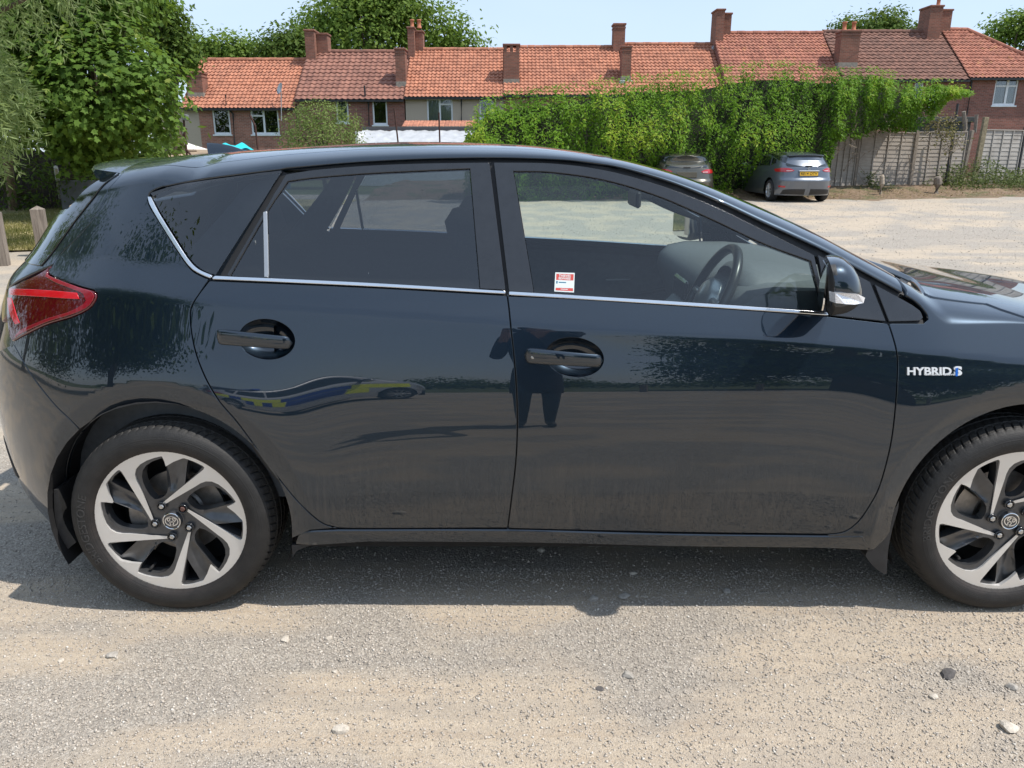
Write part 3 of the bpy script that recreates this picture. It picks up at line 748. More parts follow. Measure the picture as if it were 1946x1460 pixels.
# door mirrors
def mirror_shape():
    out = crom([(1577, 497, 1), (1598, 496), (1618, 505), (1634, 526), (1642, 552), (1643, 570), (1634, 586), (1612, 600), (1579, 606, 1), (1574, 590), (1571, 550), (1573, 515)], 9, True)
    yo = 2.00; P0 = [onY(x, y, yo + .03) for x, y in out]; c = sum(P0, Vector()) / len(P0)
    lev = [(0.0, .30), (.006, .55), (.016, .74), (.032, .88), (.055, .96), (.09, 1.0), (.14, 1.0), (.17, .97), (.195, .86), (.21, .66)]
    rings = []
    for dy, sc in lev:
        rings.append([Vector((c.x + (p.x - c.x) * (sc if p.x > c.x - .02 else 1 - (1 - sc) * .55) + .30 * (dy - .03), yo + dy, c.z + (p.z - c.z) * sc)) for p in P0])
    return rings, c
def build_mirror(side):
    rings, c = mirror_shape(); n = len(rings[0]); sg = 1
    def mir(v): return Vector((v.x, 2 * YC - v.y, v.z)) if side else v
    vs = [mir(v) for r_ in rings for v in r_]
    fs = [(i * n + k, i * n + (k + 1) % n, (i + 1) * n + (k + 1) % n, (i + 1) * n + k) for i in range(len(rings) - 1) for k in range(n)]
    fs += [tuple(range(n - 1, -1, -1)), tuple((len(rings) - 1) * n + k for k in range(n))]
    if side: fs = [f[::-1] for f in fs]
    par = front_door[1] if side else front_door[0]
    o = mesh_obj('door_mirror', vs, fs, [M_paint, M_plastic], par, True)
    zi = onY(1600, 580, 2.03).z; xb = onY(1578, 550, 2.03).x
    mi = []
    for f in o.data.polygons:
        ce = sum((Vector(vs[i]) for i in f.vertices), Vector()) / len(f.vertices); mi.append(1 if (ce.z < zi or ce.x < xb) else 0)
    o.data.polygons.foreach_set('material_index', mi); o.data.set_sharp_from_angle(angle=R(50))
    # indicator lens strip
    pts = [(1587, 557), (1608, 558), (1630, 559), (1644, 566), (1641, 576), (1625, 579), (1605, 578), (1588, 576)]
    m = MB(); a = [onY(x, y, 1.985 + .0009 * max(0, x - 1618)) for x, y in pts]; b = [p + Vector((-.004, .03, 0)) for p in a]
    m.add([mir(v) for v in a + b], [tuple(range(8)) if side else tuple(range(7, -1, -1))] + [((k, (k + 1) % 8, 8 + (k + 1) % 8, 8 + k) if not side else (k, 8 + k, 8 + (k + 1) % 8, (k + 1) % 8)) for k in range(8)])
    m.build('indicator_lens', simple('clear_indicator_lens', (.80, .80, .82), .15, .25, coat=1.0, var=.35, vs=300), par)
    g = MB(); ms = [Vector((onY(1571, 550, 2.03).x - .0015, 2.03, 0))]
    gx = rings[5]; pl = [v for v in gx if v.x < c.x - .028]
    zs = [v.z for v in gx]; z0, z1 = min(zs) + .018, max(zs) - .018; xg = min(v.x for v in gx) - .002 - .30 * .09
    q = [mir(Vector((xg + .30 * (y - 2.0), y, z))) for y, z in ((2.035, z0 + .02), (2.05, z0), (2.18, z0), (2.195, z0 + .02), (2.195, z1 - .02), (2.18, z1), (2.05, z1), (2.035, z1 - .02))]
    g.add(q + [p + Vector((.004, 0, 0)) for p in q], [tuple(range(8)) if side else tuple(range(7, -1, -1))] + [(k, (k + 1) % 8, 8 + (k + 1) % 8, 8 + k) for k in range(8)])
    g.build('mirror_glass', simple('mirror_silvering', (.85, .86, .87), .02, 1.0), par)
    st = MB(); st.bbox((c.x + .045, 2.19, c.z - .058), (c.x + .085, 2.30, c.z - .030), .006)
    st.v = [mir(v) for v in st.v]; st.build('mirror_stalk', M_plastic, par)
build_mirror(False); build_mirror(True)

# lining and cabin
def strip_xz(name, poly, y0, y1, mat, parent=car, auto=35):
    n = len(poly); m = MB(); vs = [(x, y0, z) for x, z in poly] + [(x, y1, z) for x, z in poly]
    a = sum(poly[k][0] * poly[(k + 1) % n][1] - poly[(k + 1) % n][0] * poly[k][1] for k in range(n))
    fs = [tuple(range(n)) if a > 0 else tuple(range(n - 1, -1, -1)), tuple(range(2 * n - 1, n - 1, -1)) if a > 0 else tuple(range(n, 2 * n))]
    fs += [((k, k + n, (k + 1) % n + n, (k + 1) % n) if a > 0 else (k, (k + 1) % n, (k + 1) % n + n, k + n)) for k in range(n)]
    m.add(vs, fs); return m.build(name, mat, parent, auto=auto)
du0, du1 = -.72, 1.0
part('door_lining', [(-.70, .30), (1.16, .30), (1.16, float(zb_f(1.16)) - .012), (.5, float(zb_f(.5)) - .010), (0, float(zb_f(0.)) - .010), (-.70, float(zb_f(-.7)) - .010)], M_inner, off=-.075, gap=0, thick=-.05, roll=.004, res=.05)
part('door_armrest', [(-.02, .70), (.55, .73), (.95, .82), (.95, .79), (.55, .68), (-.02, .64)], M_dash, off=-.12, gap=0, thick=-.05, roll=.01, res=.05)
part('inner_door_handle', [(.46, .835), (.58, .838), (.58, .828), (.46, .825)], M_silver, off=-.09, gap=0, thick=-.01, roll=.002, res=.03)
part('boot_lining', [(-1.75, .35), (-.70, .35), (-.70, 1.02), (-1.1, 1.04), (-1.75, 1.0)], M_inner, off=-.09, gap=0, thick=.002, roll=.001, res=.06)
part('pillar_lining', [(-1.14, 1.04), (-.93, 1.04), (-.70, 1.35), (-.84, 1.35)], M_inner, off=-.06, gap=0, thick=.002, roll=.001, res=.05)
rl = [(u, float(S.zgu(u)) + S.VA * .10) for u in np.linspace(-1.35, .32, 20)] + [(u, float(S.zgu(u)) + S.VA) for u in np.linspace(.32, -1.35, 20)]
part('headlining', rl, simple('grey_headlining', (.30, .30, .29), .9, var=.05), both=True, off=-.035, gap=0, thick=.002, roll=.001, res=.06)
fl = MB(); fl.box((-.66, YC - .80, .20), (1.16, YC + .80, .26)); fl.box((-1.4, YC - .60, .25), (1.9, YC + .60, .29)); fl.build('floor_pan', M_liner, car)
fw = MB(); fw.box((1.30, YC - .70, .26), (1.34, YC + .70, .93)); fw.build('bulkhead', M_liner, car)
dash = [(1.30, .94), (1.20, .985), (1.0, 1.005), (.82, 1.005), (.74, .99), (.70, .95), (.69, .90), (.73, .80), (.80, .62), (.85, .45), (1.30, .45)]
strip_xz('dashboard', dash, YC - .69, YC + .69, M_dash)
bn = MB(); rings = []
for i, (xx, s_) in enumerate(((.74, .80), (.76, .95), (.80, 1.0), (.90, .95), (1.0, .75), (1.1, .35))):
    rings.append([(xx, YC - .37 + .20 * s_ * math.cos(a), .95 + .10 * s_ * math.sin(a) * (1.05 if xx < .85 else 1.0)) for a in np.linspace(0, math.pi, 15)])
bn.add([p for r_ in rings for p in r_], [(i * 15 + k, (i + 1) * 15 + k, (i + 1) * 15 + k + 1, i * 15 + k + 1) for i in range(5) for k in range(14)])
bn.build('instrument_hood', M_dash, car, True)
cs = MB(); cs.bbox((.62, YC - .12, .30), (.86, YC + .12, .86), .03); cs.bbox((-.1, YC - .10, .28), (.64, YC + .10, .52), .03); cs.build('centre_console', M_dash, car)
sc = MB(); sc.bbox((.655, YC - .11, .80), (.675, YC + .11, .94), .008); sc.build('centre_screen', M_black, car)
# steering wheel
swc = onY(1345, 566, YC - .37); ax = Vector((-.90, 0, .42)).normalized(); qs = ax.to_track_quat('Z', 'Y').to_matrix().to_4x4(); Ms = Matrix.Translation(swc) @ qs
m = MB(); nseg, nt = 48, 10; RR = .185
vs = []; fs = []
for i in range(nseg):
    a = 2 * math.pi * i / nseg
    for k in range(nt):
        b = 2 * math.pi * k / nt; vs.append(Ms @ Vector(((RR + .0165 * math.cos(b)) * math.cos(a), (RR + .0165 * math.cos(b)) * math.sin(a), .0165 * math.sin(b))))
        fs.append((i * nt + k, ((i + 1) % nseg) * nt + k, ((i + 1) % nseg) * nt + (k + 1) % nt, i * nt + (k + 1) % nt))
m.add(vs, fs); sw = m.build('steering_wheel', simple('worn_black_leather', (.022, .022, .022), .32, var=.2), car, True)
m = MB(); m.lathe([(.0001, .035), (.05, .03), (.07, .015), (.075, -.03)], Ms, 24)
for a in (0, 180, 250, 290):
    d = Vector((math.cos(R(a + 0)), math.sin(R(a + 0)), 0)); m.tube([Ms @ (d * .06), Ms @ (d * .18)], .014, 8)
m.build('wheel_spokes', M_silver, sw, True)
m = MB(); m.tube([swc + ax * -.02, swc + ax * -.28], .035, 12); m.build('steering_column', M_inner, car)
def seat(cx, cy, rear_=False):
    m = MB(); bw = .25
    def slab(p0, p1, t0, t1, w0, w1, nseg=6):
        vs = []; p0 = Vector(p0); p1 = Vector(p1); d = (p1 - p0).normalized(); nrm = Vector((-d.z, 0, d.x))
        sec = 16
        for i in range(nseg + 1):
            t = i / nseg; e_ = min(1, 4 * t + .35, 4 * (1 - t) + .35); w = (w0 + (w1 - w0) * t) * e_; th = (t0 + (t1 - t0) * t) * e_; c = p0 + (p1 - p0) * t
            for k in range(sec):
                a = 2 * math.pi * k / sec; ca, sa = math.cos(a), math.sin(a)
                vs.append(c + Vector((0, 1, 0)) * w * math.copysign(abs(ca) ** .5, ca) + nrm * th * math.copysign(abs(sa) ** .6, sa))
        fs = [(i * sec + k, i * sec + (k + 1) % sec, (i + 1) * sec + (k + 1) % sec, (i + 1) * sec + k) for i in range(nseg) for k in range(sec)] + [tuple(range(sec - 1, -1, -1)), tuple(nseg * sec + k for k in range(sec))]
        m.add(vs, fs)
    slab((cx + .45, cy, .50), (cx - .02, cy, .44), .08, .09, bw, bw)
    slab((cx, cy, .46), (cx - .23, cy, 1.03), .08, .055, bw, bw * .78)
    slab((cx - .235, cy, 1.06), (cx - .275, cy, 1.23), .05, .045, .13, .12)
    m.tube([(cx - .22, cy - .06, 1.0), (cx - .25, cy - .06, 1.12)], .008, 6); m.tube([(cx - .22, cy + .06, 1.0), (cx - .25, cy + .06, 1.12)], .008, 6)
    o = m.build('rear_seat' if rear_ else 'front_seat', M_seat, car, True)
seat(.09, YC - .37); seat(.09, YC + .37)
for k in (-.44, 0, .44): seat(-.82, YC + k, True)
ps = MB(); ps.box((-1.55, YC - .62, .90), (-1.08, YC + .62, .915)); ps.build('parcel_shelf', M_inner, car)
rm = MB(); rm.bbox((.455, YC - .11, 1.21), (.475, YC + .11, 1.27), .008); rm.bbox((.475, YC - .015, 1.24), (.53, YC + .015, 1.29), .004); rm.build('rear_view_mirror', M_plastic, car)

# writing and badges on the car
def text_mesh(body, extrude=0.0, bold=0.0):
    cu = bpy.data.curves.new('t', 'FONT'); cu.body = body; cu.extrude = extrude; cu.offset = bold; cu.size = 1.0; cu.resolution_u = 3
    o = bpy.data.objects.new('t', cu); link(o); dg = bpy.context.evaluated_depsgraph_get(); me = bpy.data.meshes.new_from_object(o.evaluated_get(dg))
    V = [v.co.copy() for v in me.vertices]; Fq = [tuple(p.vertices) for p in me.polygons]
    bpy.data.objects.remove(o); bpy.data.curves.remove(cu); bpy.data.meshes.remove(me)
    return V, Fq
def fit(V, x0, y0, x1, y1):
    a = min(v.x for v in V); b = max(v.x for v in V); c = min(v.y for v in V); d = max(v.y for v in V)
    return [Vector((x0 + (v.x - a) / (b - a) * (x1 - x0), y0 + (v.y - c) / (d - c) * (y1 - y0), v.z)) for v in V]
def decal(name, V, Fq, quad, mat, parent, base, zs):
    """V in unit square (0..1), quad = four pixels tl,tr,br,bl on the near side; base = lift off the body, zs = height of the extrusion"""
    uv = np.array([S.px(*q) for q in quad]); W_ = []
    for v in V:
        t = (uv[0] * (1 - v.x) + uv[1] * v.x) * v.y + (uv[3] * (1 - v.x) + uv[2] * v.x) * (1 - v.y)
        W_.append((t[0], t[1], base + v.z * zs))
    W_ = np.array(W_); p = S.P(W_[:, 0], W_[:, 1]) + S.N(W_[:, 0], W_[:, 1]) * W_[:, 2:3]
    return mesh_obj(name, p, Fq, mat, parent)
M_badge = simple('bright_badge', (.86, .87, .88), .28, .25, coat=.6)
V, Fq = text_mesh('HYBRID', .5, .03); V = fit(V, 0, 0, 1, 1)
decal('hybrid_lettering', V, Fq, [(1723, 698), (1807, 698), (1807, 713), (1723, 713)], M_badge, wing[0], .0025, .004)
V, Fq = text_mesh('SYNERGY DRIVE', .5, .01); V = fit(V, 0, 0, 1, 1)
decal('small_lettering', V, Fq, [(1757, 710.5), (1813, 710.5), (1813, 713.5), (1757, 713.5)], M_badge, wing[0], .0035, .003)
V, Fq = text_mesh('S', .5, .05); V = fit(V, 0, 0, 1, 1)
decal('s_emblem', V, Fq, [(1811, 696), (1827, 696), (1827, 714), (1812, 714)], M_badge, wing[0], .0025, .004)
V = [Vector(p) for p in ((0, 0, -.5), (1, 0, -.5), (1, 1, -.5), (0, 1, -.5), (0, 0, .5), (1, 0, .5), (1, 1, .5), (0, 1, .5))]
BOXF = [(3, 2, 1, 0), (4, 5, 6, 7), (0, 1, 5, 4), (1, 2, 6, 5), (2, 3, 7, 6), (3, 0, 4, 7)]
decal('blue_stroke', V, BOXF, [(1814, 700), (1819, 699), (1818, 715), (1814, 715)], simple('badge_blue', (.02, .14, .55), .2, coat=.8), wing[0], .0045, .003)
# theft warning sticker inside the front window
stick_q = [(1055.5, 517), (1092.5, 518), (1091, 555), (1053.5, 553)]
def stick(name, x0, y0, x1, y1, mat, lift):
    V = [Vector(p) for p in ((x0, y0, -.5), (x1, y0, -.5), (x1, y1, -.5), (x0, y1, -.5), (x0, y0, .5), (x1, y0, .5), (x1, y1, .5), (x0, y1, .5))]
    return decal(name, V, BOXF, stick_q, mat, front_door[0], lift, .0002)
M_swhite = simple('sticker_white', (.75, .82, .80), .45); M_sred = simple('sticker_red', (.62, .085, .07), .45); M_steal = simple('sticker_blue_print', (.06, .20, .30), .5)
stick('window_sticker', 0, 0, 1, 1, M_swhite, -.0066)
stick('sticker_panel', .06, .60, .95, .93, M_sred, -.0062); stick('sticker_panel', .06, .06, .95, .35, M_sred, -.0062)
for tx, box, mt in (('THIEVES', (.19, .77, .80, .90), M_swhite), ('BEWARE', (.19, .63, .80, .755), M_swhite)):
    V, Fq = text_mesh(tx, .5, .02); V = fit(V, *box); decal('sticker_lettering', V, Fq, stick_q, mt, front_door[0], -.0059, .0001)
for bx in ((.20, .27, .78, .30), (.26, .20, .74, .23), (.32, .12, .68, .15)): stick('sticker_print', *bx, M_swhite, -.0059)
stick('sticker_print', .20, .45, .58, .51, M_steal, -.0060)
stick('sticker_mark', .07, .41, .15, .55, M_steal, -.0060)

# underside: arch liners and mud flaps
for xw in WX:
    for sgn in (0, 1):
        m = MB(); pr = []
        for k in range(25):
            a = R(-25 + 230 * k / 24); pr.append((xw + .378 * math.cos(a), .322 + .378 * math.sin(a)))
        y0, y1 = (2.19, 2.56)
        if sgn: y0, y1 = 2 * YC - y0, 2 * YC - y1
        vs = [(x, y0, z) for x, z in pr] + [(x, y1, z) for x, z in pr]
        m.add(vs, [(k, k + 1, 26 + k, 25 + k) for k in range(24)]); m.add([(x, y1, z) for x, z in pr], [tuple(range(25))]); m.build('arch_liner', M_liner, car)
def flap(pts, y0, y1):
    poly = [(onY(x, y, 2.2).x, onY(x, y, 2.2).z) for x, y in crom(pts, 8, True)]
    strip_xz('mud_flap', poly, y0, y1, M_plastic); strip_xz('mud_flap', poly, 2 * YC - y1, 2 * YC - y0, M_plastic)
flap([(1704, 948, 1), (1702, 965), (1692, 1000), (1684, 1040), (1681, 1085, 1), (1676, 1087, 1), (1656, 1072), (1641, 1052, 1), (1650, 1030), (1670, 1008), (1690, 975)], 2.185, 2.38)
flap([(97, 935, 1), (103, 935, 1), (112, 970), (118, 1000), (140, 1035, 1), (124, 1048, 1), (108, 1020), (99, 985)], 2.215, 2.40)
flap([(556, 1033, 1), (600, 1031, 1), (566, 1044), (558, 1058, 1)], 2.19, 2.21)
# ------------------------------------------------------------------ wheels: local x right, z up, y inwards from the outer face
M_tyre = None
def tyre_mat():
    t = NT('tyre_rubber'); oc = t.coord(); n1 = t.noise(22, 5, .65, oc); n2 = t.noise(180, 3, .6, oc)
    sep = t.n('SeparateXYZ'); t.set(sep.inputs[0], oc)
    r = t.math('SQRT', t.math('ADD', t.math('POWER', sep.outputs['X'], 2.0), t.math('POWER', sep.outputs['Z'], 2.0)))
    brown = t.math('MULTIPLY', t.rng(r, .262, .232), t.rng(n1, .3, .7), clamp=True)
    c = t.mix(t.rng(n1, .35, .7), (.012, .0115, .0115), (.024, .023, .022)); c = t.mix(brown, c, (.034, .024, .020))
    tread = t.rng(r, .309, .3135); c = t.mix(t.math('MULTIPLY', tread, t.rng(n2, .3, .7)), c, (.060, .055, .048))
    rn = t.n('TexNoise', {'noise_dimensions': '1D'}, Scale=260.0, Detail=3.0); t.set(rn.inputs['W'], r)
    t.P(Base_Color=c, Roughness=.66, Normal=t.bump(t.math('ADD', t.math('MULTIPLY', rn.outputs['Fac'], 1.2), n2), .35, .003)); return t.m
M_tyre = tyre_mat()
def machined_mat():
    t = NT('machined_alloy'); oc = t.coord(); sep = t.n('SeparateXYZ'); t.set(sep.inputs[0], oc)
    r = t.math('SQRT', t.math('ADD', t.math('POWER', sep.outputs['X'], 2.0), t.math('POWER', sep.outputs['Z'], 2.0)))
    ringn = t.n('TexNoise', {'noise_dimensions': '1D'}, Scale=900.0, Detail=2.0); t.set(ringn.inputs['W'], r)
    d = t.noise(35, 4, .6, oc); f = t.math('ADD', t.math('MULTIPLY', ringn.outputs['Fac'], .12), t.math('MULTIPLY', d, .3))
    t.P(Base_Color=t.mix(f, (.72, .70, .67), (.86, .84, .81)), Metallic=.55, Roughness=t.rng(d, .3, .7, .36, .52), Coat_Weight=.5, Coat_Roughness=.12); return t.m
M_mach = machined_mat()
M_rimgrey = simple('graphite_wheel_paint', (.085, .087, .092), .34, .55, var=.25, vs=18, coat=.5)
M_disc = simple('brake_disc_steel', (.30, .28, .26), .45, .8, var=.3, vs=30)
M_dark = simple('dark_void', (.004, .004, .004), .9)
M_nut = simple('wheel_nut_steel', (.55, .55, .54), .35, .9, var=.2, vs=60); M_rust = simple('rusty_lock_nut', (.16, .09, .075), .6, .5, var=.3, vs=80)
RIM = .2350
def pol(r, a): a = R(a); return np.array((r * RIM * math.sin(a), r * RIM * math.cos(a)))      # angle clockwise from the top, seen from outside
def arcpts(r, a0, a1, st=3.0):
    k = max(1, int(abs(a1 - a0) / st)); return [pol(r, a0 + (a1 - a0) * i / k) for i in range(k + 1)]
def dish(r): q = np.clip(r / RIM, 0, 1); return .004 + .016 * (1 - q) ** 1.1
def slab_mesh(loop, holes, d0, d1, res=.006, lip=.0012):
    """plate facing -y: front at depth d0(r), walls back to depth d1"""
    loop = clean(np.array(loop), 1e-4); loop = loop if area2(loop) > 0 else loop[::-1]; hs = []
    for h in holes: h = clean(np.array(h), 1e-4); hs.append(h if area2(h) > 0 else h[::-1])
    V, Fc = tri2d(loop, hs, res)
    rr = np.hypot(V[:, 0], V[:, 1]); y = d0(rr, V); P = [(a, b, c) for (a, c), b in zip(V, y)]
    fs = [tuple(f) for f in Fc]           # ccw in (x,z) faces -y
    ed = {}
    for f in Fc:
        for a, b in ((f[0], f[1]), (f[1], f[2]), (f[2], f[0])): ed[(a, b)] = 1
    bd = [(a, b) for (a, b) in ed if (b, a) not in ed]; idx = {}
    for a, b in bd:
        for k in (a, b):
            if k not in idx: idx[k] = len(P); P.append((V[k][0], d1, V[k][1]))
    for a, b in bd: fs.append((b, a, idx[a], idx[b]))
    return P, fs
def star():
    out = []
    for k in range(5):
        b = 72 * k
        seg = [(.925, -1.0), (.86, .2), (.785, 1.0), (.86, 8.0), (.938, 15.2)]
        pts = [pol(r, a + b) for r, a in seg] + arcpts(.945, 16.5 + b, 31.5 + b)[:] + [pol(.935, 33.2 + b)]
        def line(p, q, n): return [p + (q - p) * i / n for i in range(n + 1)]
        pts += line(pol(.90, 33.4 + b), pol(.275, -21 + b), 9)
        pts += line(pol(.245, -17.5 + b), pol(.62, 35.6 + b), 8)
        lo = [(.70, 38.0), (.775, 41.0), (.830, 45.2), (.868, 51.0), (.893, 58), (.912, 64.5), (.928, 70.2)]
        pts += [pol(r, a + b) for r, a in lo]
        out += pts
    return np.array(out)
circ = [pol(1.0, 360 * k / 120) for k in range(120)]
mach = slab_mesh(circ, [star()], lambda r, V: dish(r), .016)
wins = []
for k in range(5):
    b = 72 * k
    wins.append([pol(r, a + b) for r, a in [(.915, 18.5), (.925, 25), (.915, 31.6), (.80, 30.2), (.70, 27.6), (.60, 23.6), (.57, 22.5), (.70, 20.5), (.82, 19)]])
    wins.append([pol(r, a + b) for r, a in [(.895, 70.8), (.80, 72.2), (.62, 71.6), (.46, 70.3), (.385, 66), (.345, 58), (.335, 46), (.36, 36.5), (.44, 35.6), (.54, 38.4), (.63, 41.2), (.71, 44.6), (.775, 49.0), (.825, 54.5), (.860, 61.5), (.885, 68)]])
def pdepth(r, V):
    a = np.degrees(np.arctan2(V[:, 0], V[:, 1])) % 72.0; q = r / RIM
    blade = np.exp(-(((a + 72 * 0 - (3 + 14 * np.clip((q - .4) / .5, 0, 1) * .5)) / 9.0) ** 2)) * sstep(.36, .55, q)
    return dish(r) + .006 + .014 * blade
paintp = slab_mesh([pol(.972, 360 * k / 120) for k in range(120)], wins, pdepth, .050)
def wheel_meshes():
    out = {}
    # tyre
    prof = [(.2280, .012), (.2345, .002), (.2410, -.005), (.253, -.010), (.268, -.0125), (.283, -.0105), (.296, -.004), (.3040, .004), (.3085, .011), (.3120, .020), (.3140, .030), (.3152, .043), (.3152, .046), (.3085, .0475), (.3085, .0525), (.3158, .054),
            (.3163, .082), (.3163, .085), (.309, .0865), (.309, .0935), (.3165, .095), (.3165, .118), (.309, .1195), (.309, .1265), (.3163, .128), (.3158, .158), (.3085, .1595), (.3085, .1645), (.3152, .166), (.314, .182), (.3085, .201), (.300, .210), (.270, .222), (.23, .20)]
    ang = []; ns = 76
    for k in range(ns):
        for f, c in ((0.0, 0), (.10, 1), (.20, 1), (.30, 0), (.55, 0), (.80, 0)): ang.append(((k + f) / ns * 2 * math.pi, c))
    V = []; na = len(ang); npf = len(prof)
    for j, (r, y) in enumerate(prof):
        for a, c in ang:
            sk = 0.0; rr = r
            if c and (.010 < y < .044 or .17 < y < .2): rr = r - (.0045 if y > .018 else .0022)
            if c and .054 <= y <= .158 and r > .3145: rr = r - .0015
            aa = a + (y - .01) * 1.1
            V.append((rr * math.sin(aa), y, rr * math.cos(aa)))
    fs = [(j * na + i, j * na + (i + 1) % na, (j + 1) * na + (i + 1) % na, (j + 1) * na + i) for j in range(npf - 1) for i in range(na)]
    out['tyre'] = (V, fs, M_tyre, 40)
    out['rim'] = (*mach, M_mach, 35)
    out['spoke_face'] = (*paintp, M_rimgrey, 32)
    m = MB(); I = Matrix.Rotation(math.pi / 2, 4, 'X')          # local z -> -y
    Iy = Matrix.Rotation(-math.pi / 2, 4, 'X')                   # local z -> +y
    m.lathe([(.2345, .001), (.2365, .004), (.2365, .010), (.229, .018), (.215, .035), (.206, .07), (.203, .12), (.210, .18), (.222, .20)], Iy, 96)
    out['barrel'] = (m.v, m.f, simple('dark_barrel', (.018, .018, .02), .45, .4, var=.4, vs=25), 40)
    m = MB(); m.lathe([(.0001, .085), (.065, .085), (.072, .092), (.138, .092), (.138, .104), (.06, .104)], Iy, 64); out['brake_disc'] = (m.v, m.f, M_disc, 30)
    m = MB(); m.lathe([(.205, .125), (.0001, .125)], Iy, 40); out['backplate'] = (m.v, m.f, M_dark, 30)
    m = MB()
    for a in np.linspace(-35, 35, 9)[:-1]:
        c0, c1 = R(a + 200), R(a + 209)
        P_ = [Vector((rr * math.cos(c), yy, rr * math.sin(c))) for c in (c0, c1) for rr in (.09, .155) for yy in (.06, .115)]
        m.add(P_, [(0, 1, 3, 2), (4, 6, 7, 5), (0, 2, 6, 4), (1, 5, 7, 3), (2, 3, 7, 6), (0, 4, 5, 1)])
    out['brake_caliper'] = (m.v, m.f, M_disc, 30)
    m = MB(); m.lathe([(.0001, -.009), (.020, -.0085), (.0262, -.0075), (.0275, -.006), (.0280, -.002), (.030, .004), (.062, .010), (.066, .02)], Matrix.Translation((0, .019, 0)) @ Iy, 48)
    out['hub'] = (m.v, m.f, M_rimgrey, 35)
    m = MB(); m.lathe([(.0246, -.0094), (.0262, -.0102), (.0278, -.0094), (.0278, -.008), (.0246, -.008)], Matrix.Translation((0, .019, 0)) @ Iy, 48)
    def ering(cx, cz, rx, rz, w=.0016):
        n = 36; vs = []
        for k in range(n):
            a = 2 * math.pi * k / n
            for q in (-w, w):
                for yy in (.0092, .0108): vs.append((cx + (rx + q) * math.sin(a), yy, cz + (rz + q) * math.cos(a)))
        fs = []
        for k in range(n):
            b0 = 4 * k; b1 = 4 * ((k + 1) % n); fs += [(b0, b0 + 2, b1 + 2, b1), (b0 + 1, b1 + 1, b1 + 3, b0 + 3), (b0, b1, b1 + 1, b0 + 1), (b0 + 2, b0 + 3, b1 + 3, b1 + 2)]
        m.add(vs, fs)
    ering(0, 0, .0195, .0150); ering(0, .0055, .0125, .0075); ering(0, -.001, .0058, .0135)
    out['cap_emblem'] = (m.v, m.f, M_chrome, 30)
    m = MB(); m.lathe([(.0001, -.006), (.0045, -.005), (.0048, .0), (.0042, .03)], Matrix.Translation((pol(.80, 207)[0], .018, pol(.80, 207)[1])) @ Iy, 12); out['valve'] = (m.v, m.f, M_plastic, 30)
    return out
def nut_mesh():
    Iy = Matrix.Rotation(-math.pi / 2, 4, 'X'); m = MB(); m.lathe([(.0001, .002), (.0065, .0025), (.0085, .005), (.0095, .009), (.0098, .026)], Iy, 6); v1, f1 = m.v, m.f
    m = MB(); m.lathe([(.0118, .006), (.0145, .004), (.0155, .010), (.0118, .024)], Iy, 20); return v1, f1, m.v, m.f
WM = wheel_meshes(); WME = {}
for k, (v, f, mt, an) in WM.items():
    o = mesh_obj(k, v, f, mt); o.data.shade_smooth(); o.data.set_sharp_from_angle(angle=R(an)); WME[k] = o.data; bpy.data.objects.remove(o)
nv = nut_mesh(); o = mesh_obj('wheel_nut', nv[0], nv[1], M_nut); WME['wheel_nut'] = o.data; bpy.data.objects.remove(o)
o = mesh_obj('rusty_nut', nv[0], nv[1], M_rust); WME['rusty_nut'] = o.data; bpy.data.objects.remove(o)
o = mesh_obj('nut_well', nv[2], nv[3], M_black); o.data.shade_smooth(); WME['nut_well'] = o.data; bpy.data.objects.remove(o)
def letter_arc(txt, r0, r1, a0, a1, name='tyre_lettering'):
    V, Fq = text_mesh(txt, .5, .0); V = fit(V, 0, 0, 1, 1); P_ = []
    for v in V:
        a = R(a0 + (a1 - a0) * v.x); r = r0 + (r1 - r0) * v.y
        base = float(np.interp(r, [.241, .253, .268, .283, .296], [-.005, -.010, -.0125, -.0105, -.004])); P_.append((r * math.sin(a), base - .0006 - v.z * .0016, r * math.cos(a)))
    o = mesh_obj(name, P_, Fq, simple('raised_rubber', (.042, .041, .040), .65)); me = o.data; bpy.data.objects.remove(o); return me
LET = letter_arc('BRIDGESTONE', .256, .280, -121, -70)
def place_wheel(x, y, rot, flip):
    w = empty('wheel', (0, 0, 0)); w.parent = car; w.location = (x - car.location.x, y - YC, WZ); w.rotation_euler = (0, 0, math.pi if flip else 0)
    Rm = Matrix.Rotation(R(rot), 4, 'Y')
    def put(key, me, loc=None):
        o = bpy.data.objects.new(key, me); link(o); o.parent = w; o.matrix_local = Rm @ (Matrix.Translation(loc) if loc else Matrix.Identity(4)); return o
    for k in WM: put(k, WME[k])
    for k in range(5):
        p = pol(.235, -30 + 72 * k); me = WME['rusty_nut'] if k == 1 else WME['wheel_nut']
        o = put('wheel_nut', me, (p[0], .006, p[1])); put('nut_well', WME['nut_well'], (p[0], .006, p[1]))
    for me in (LET,): put('tyre_lettering', me)
    # the lettering keeps its own place on the tyre
    return w
place_wheel(WX[0], 2.182, 1.0, False); place_wheel(WX[1], 2.182, 19.0, False)
place_wheel(WX[0], 2 * YC - 2.182, 30.0, True); place_wheel(WX[1], 2 * YC - 2.182, 50.0, True)
ax_ = MB(); ax_.tube([(WX[0], 2.4, .30), (WX[0], 2 * YC - 2.4, .30)], .05, 10); ax_.build('rear_axle', M_liner, car)
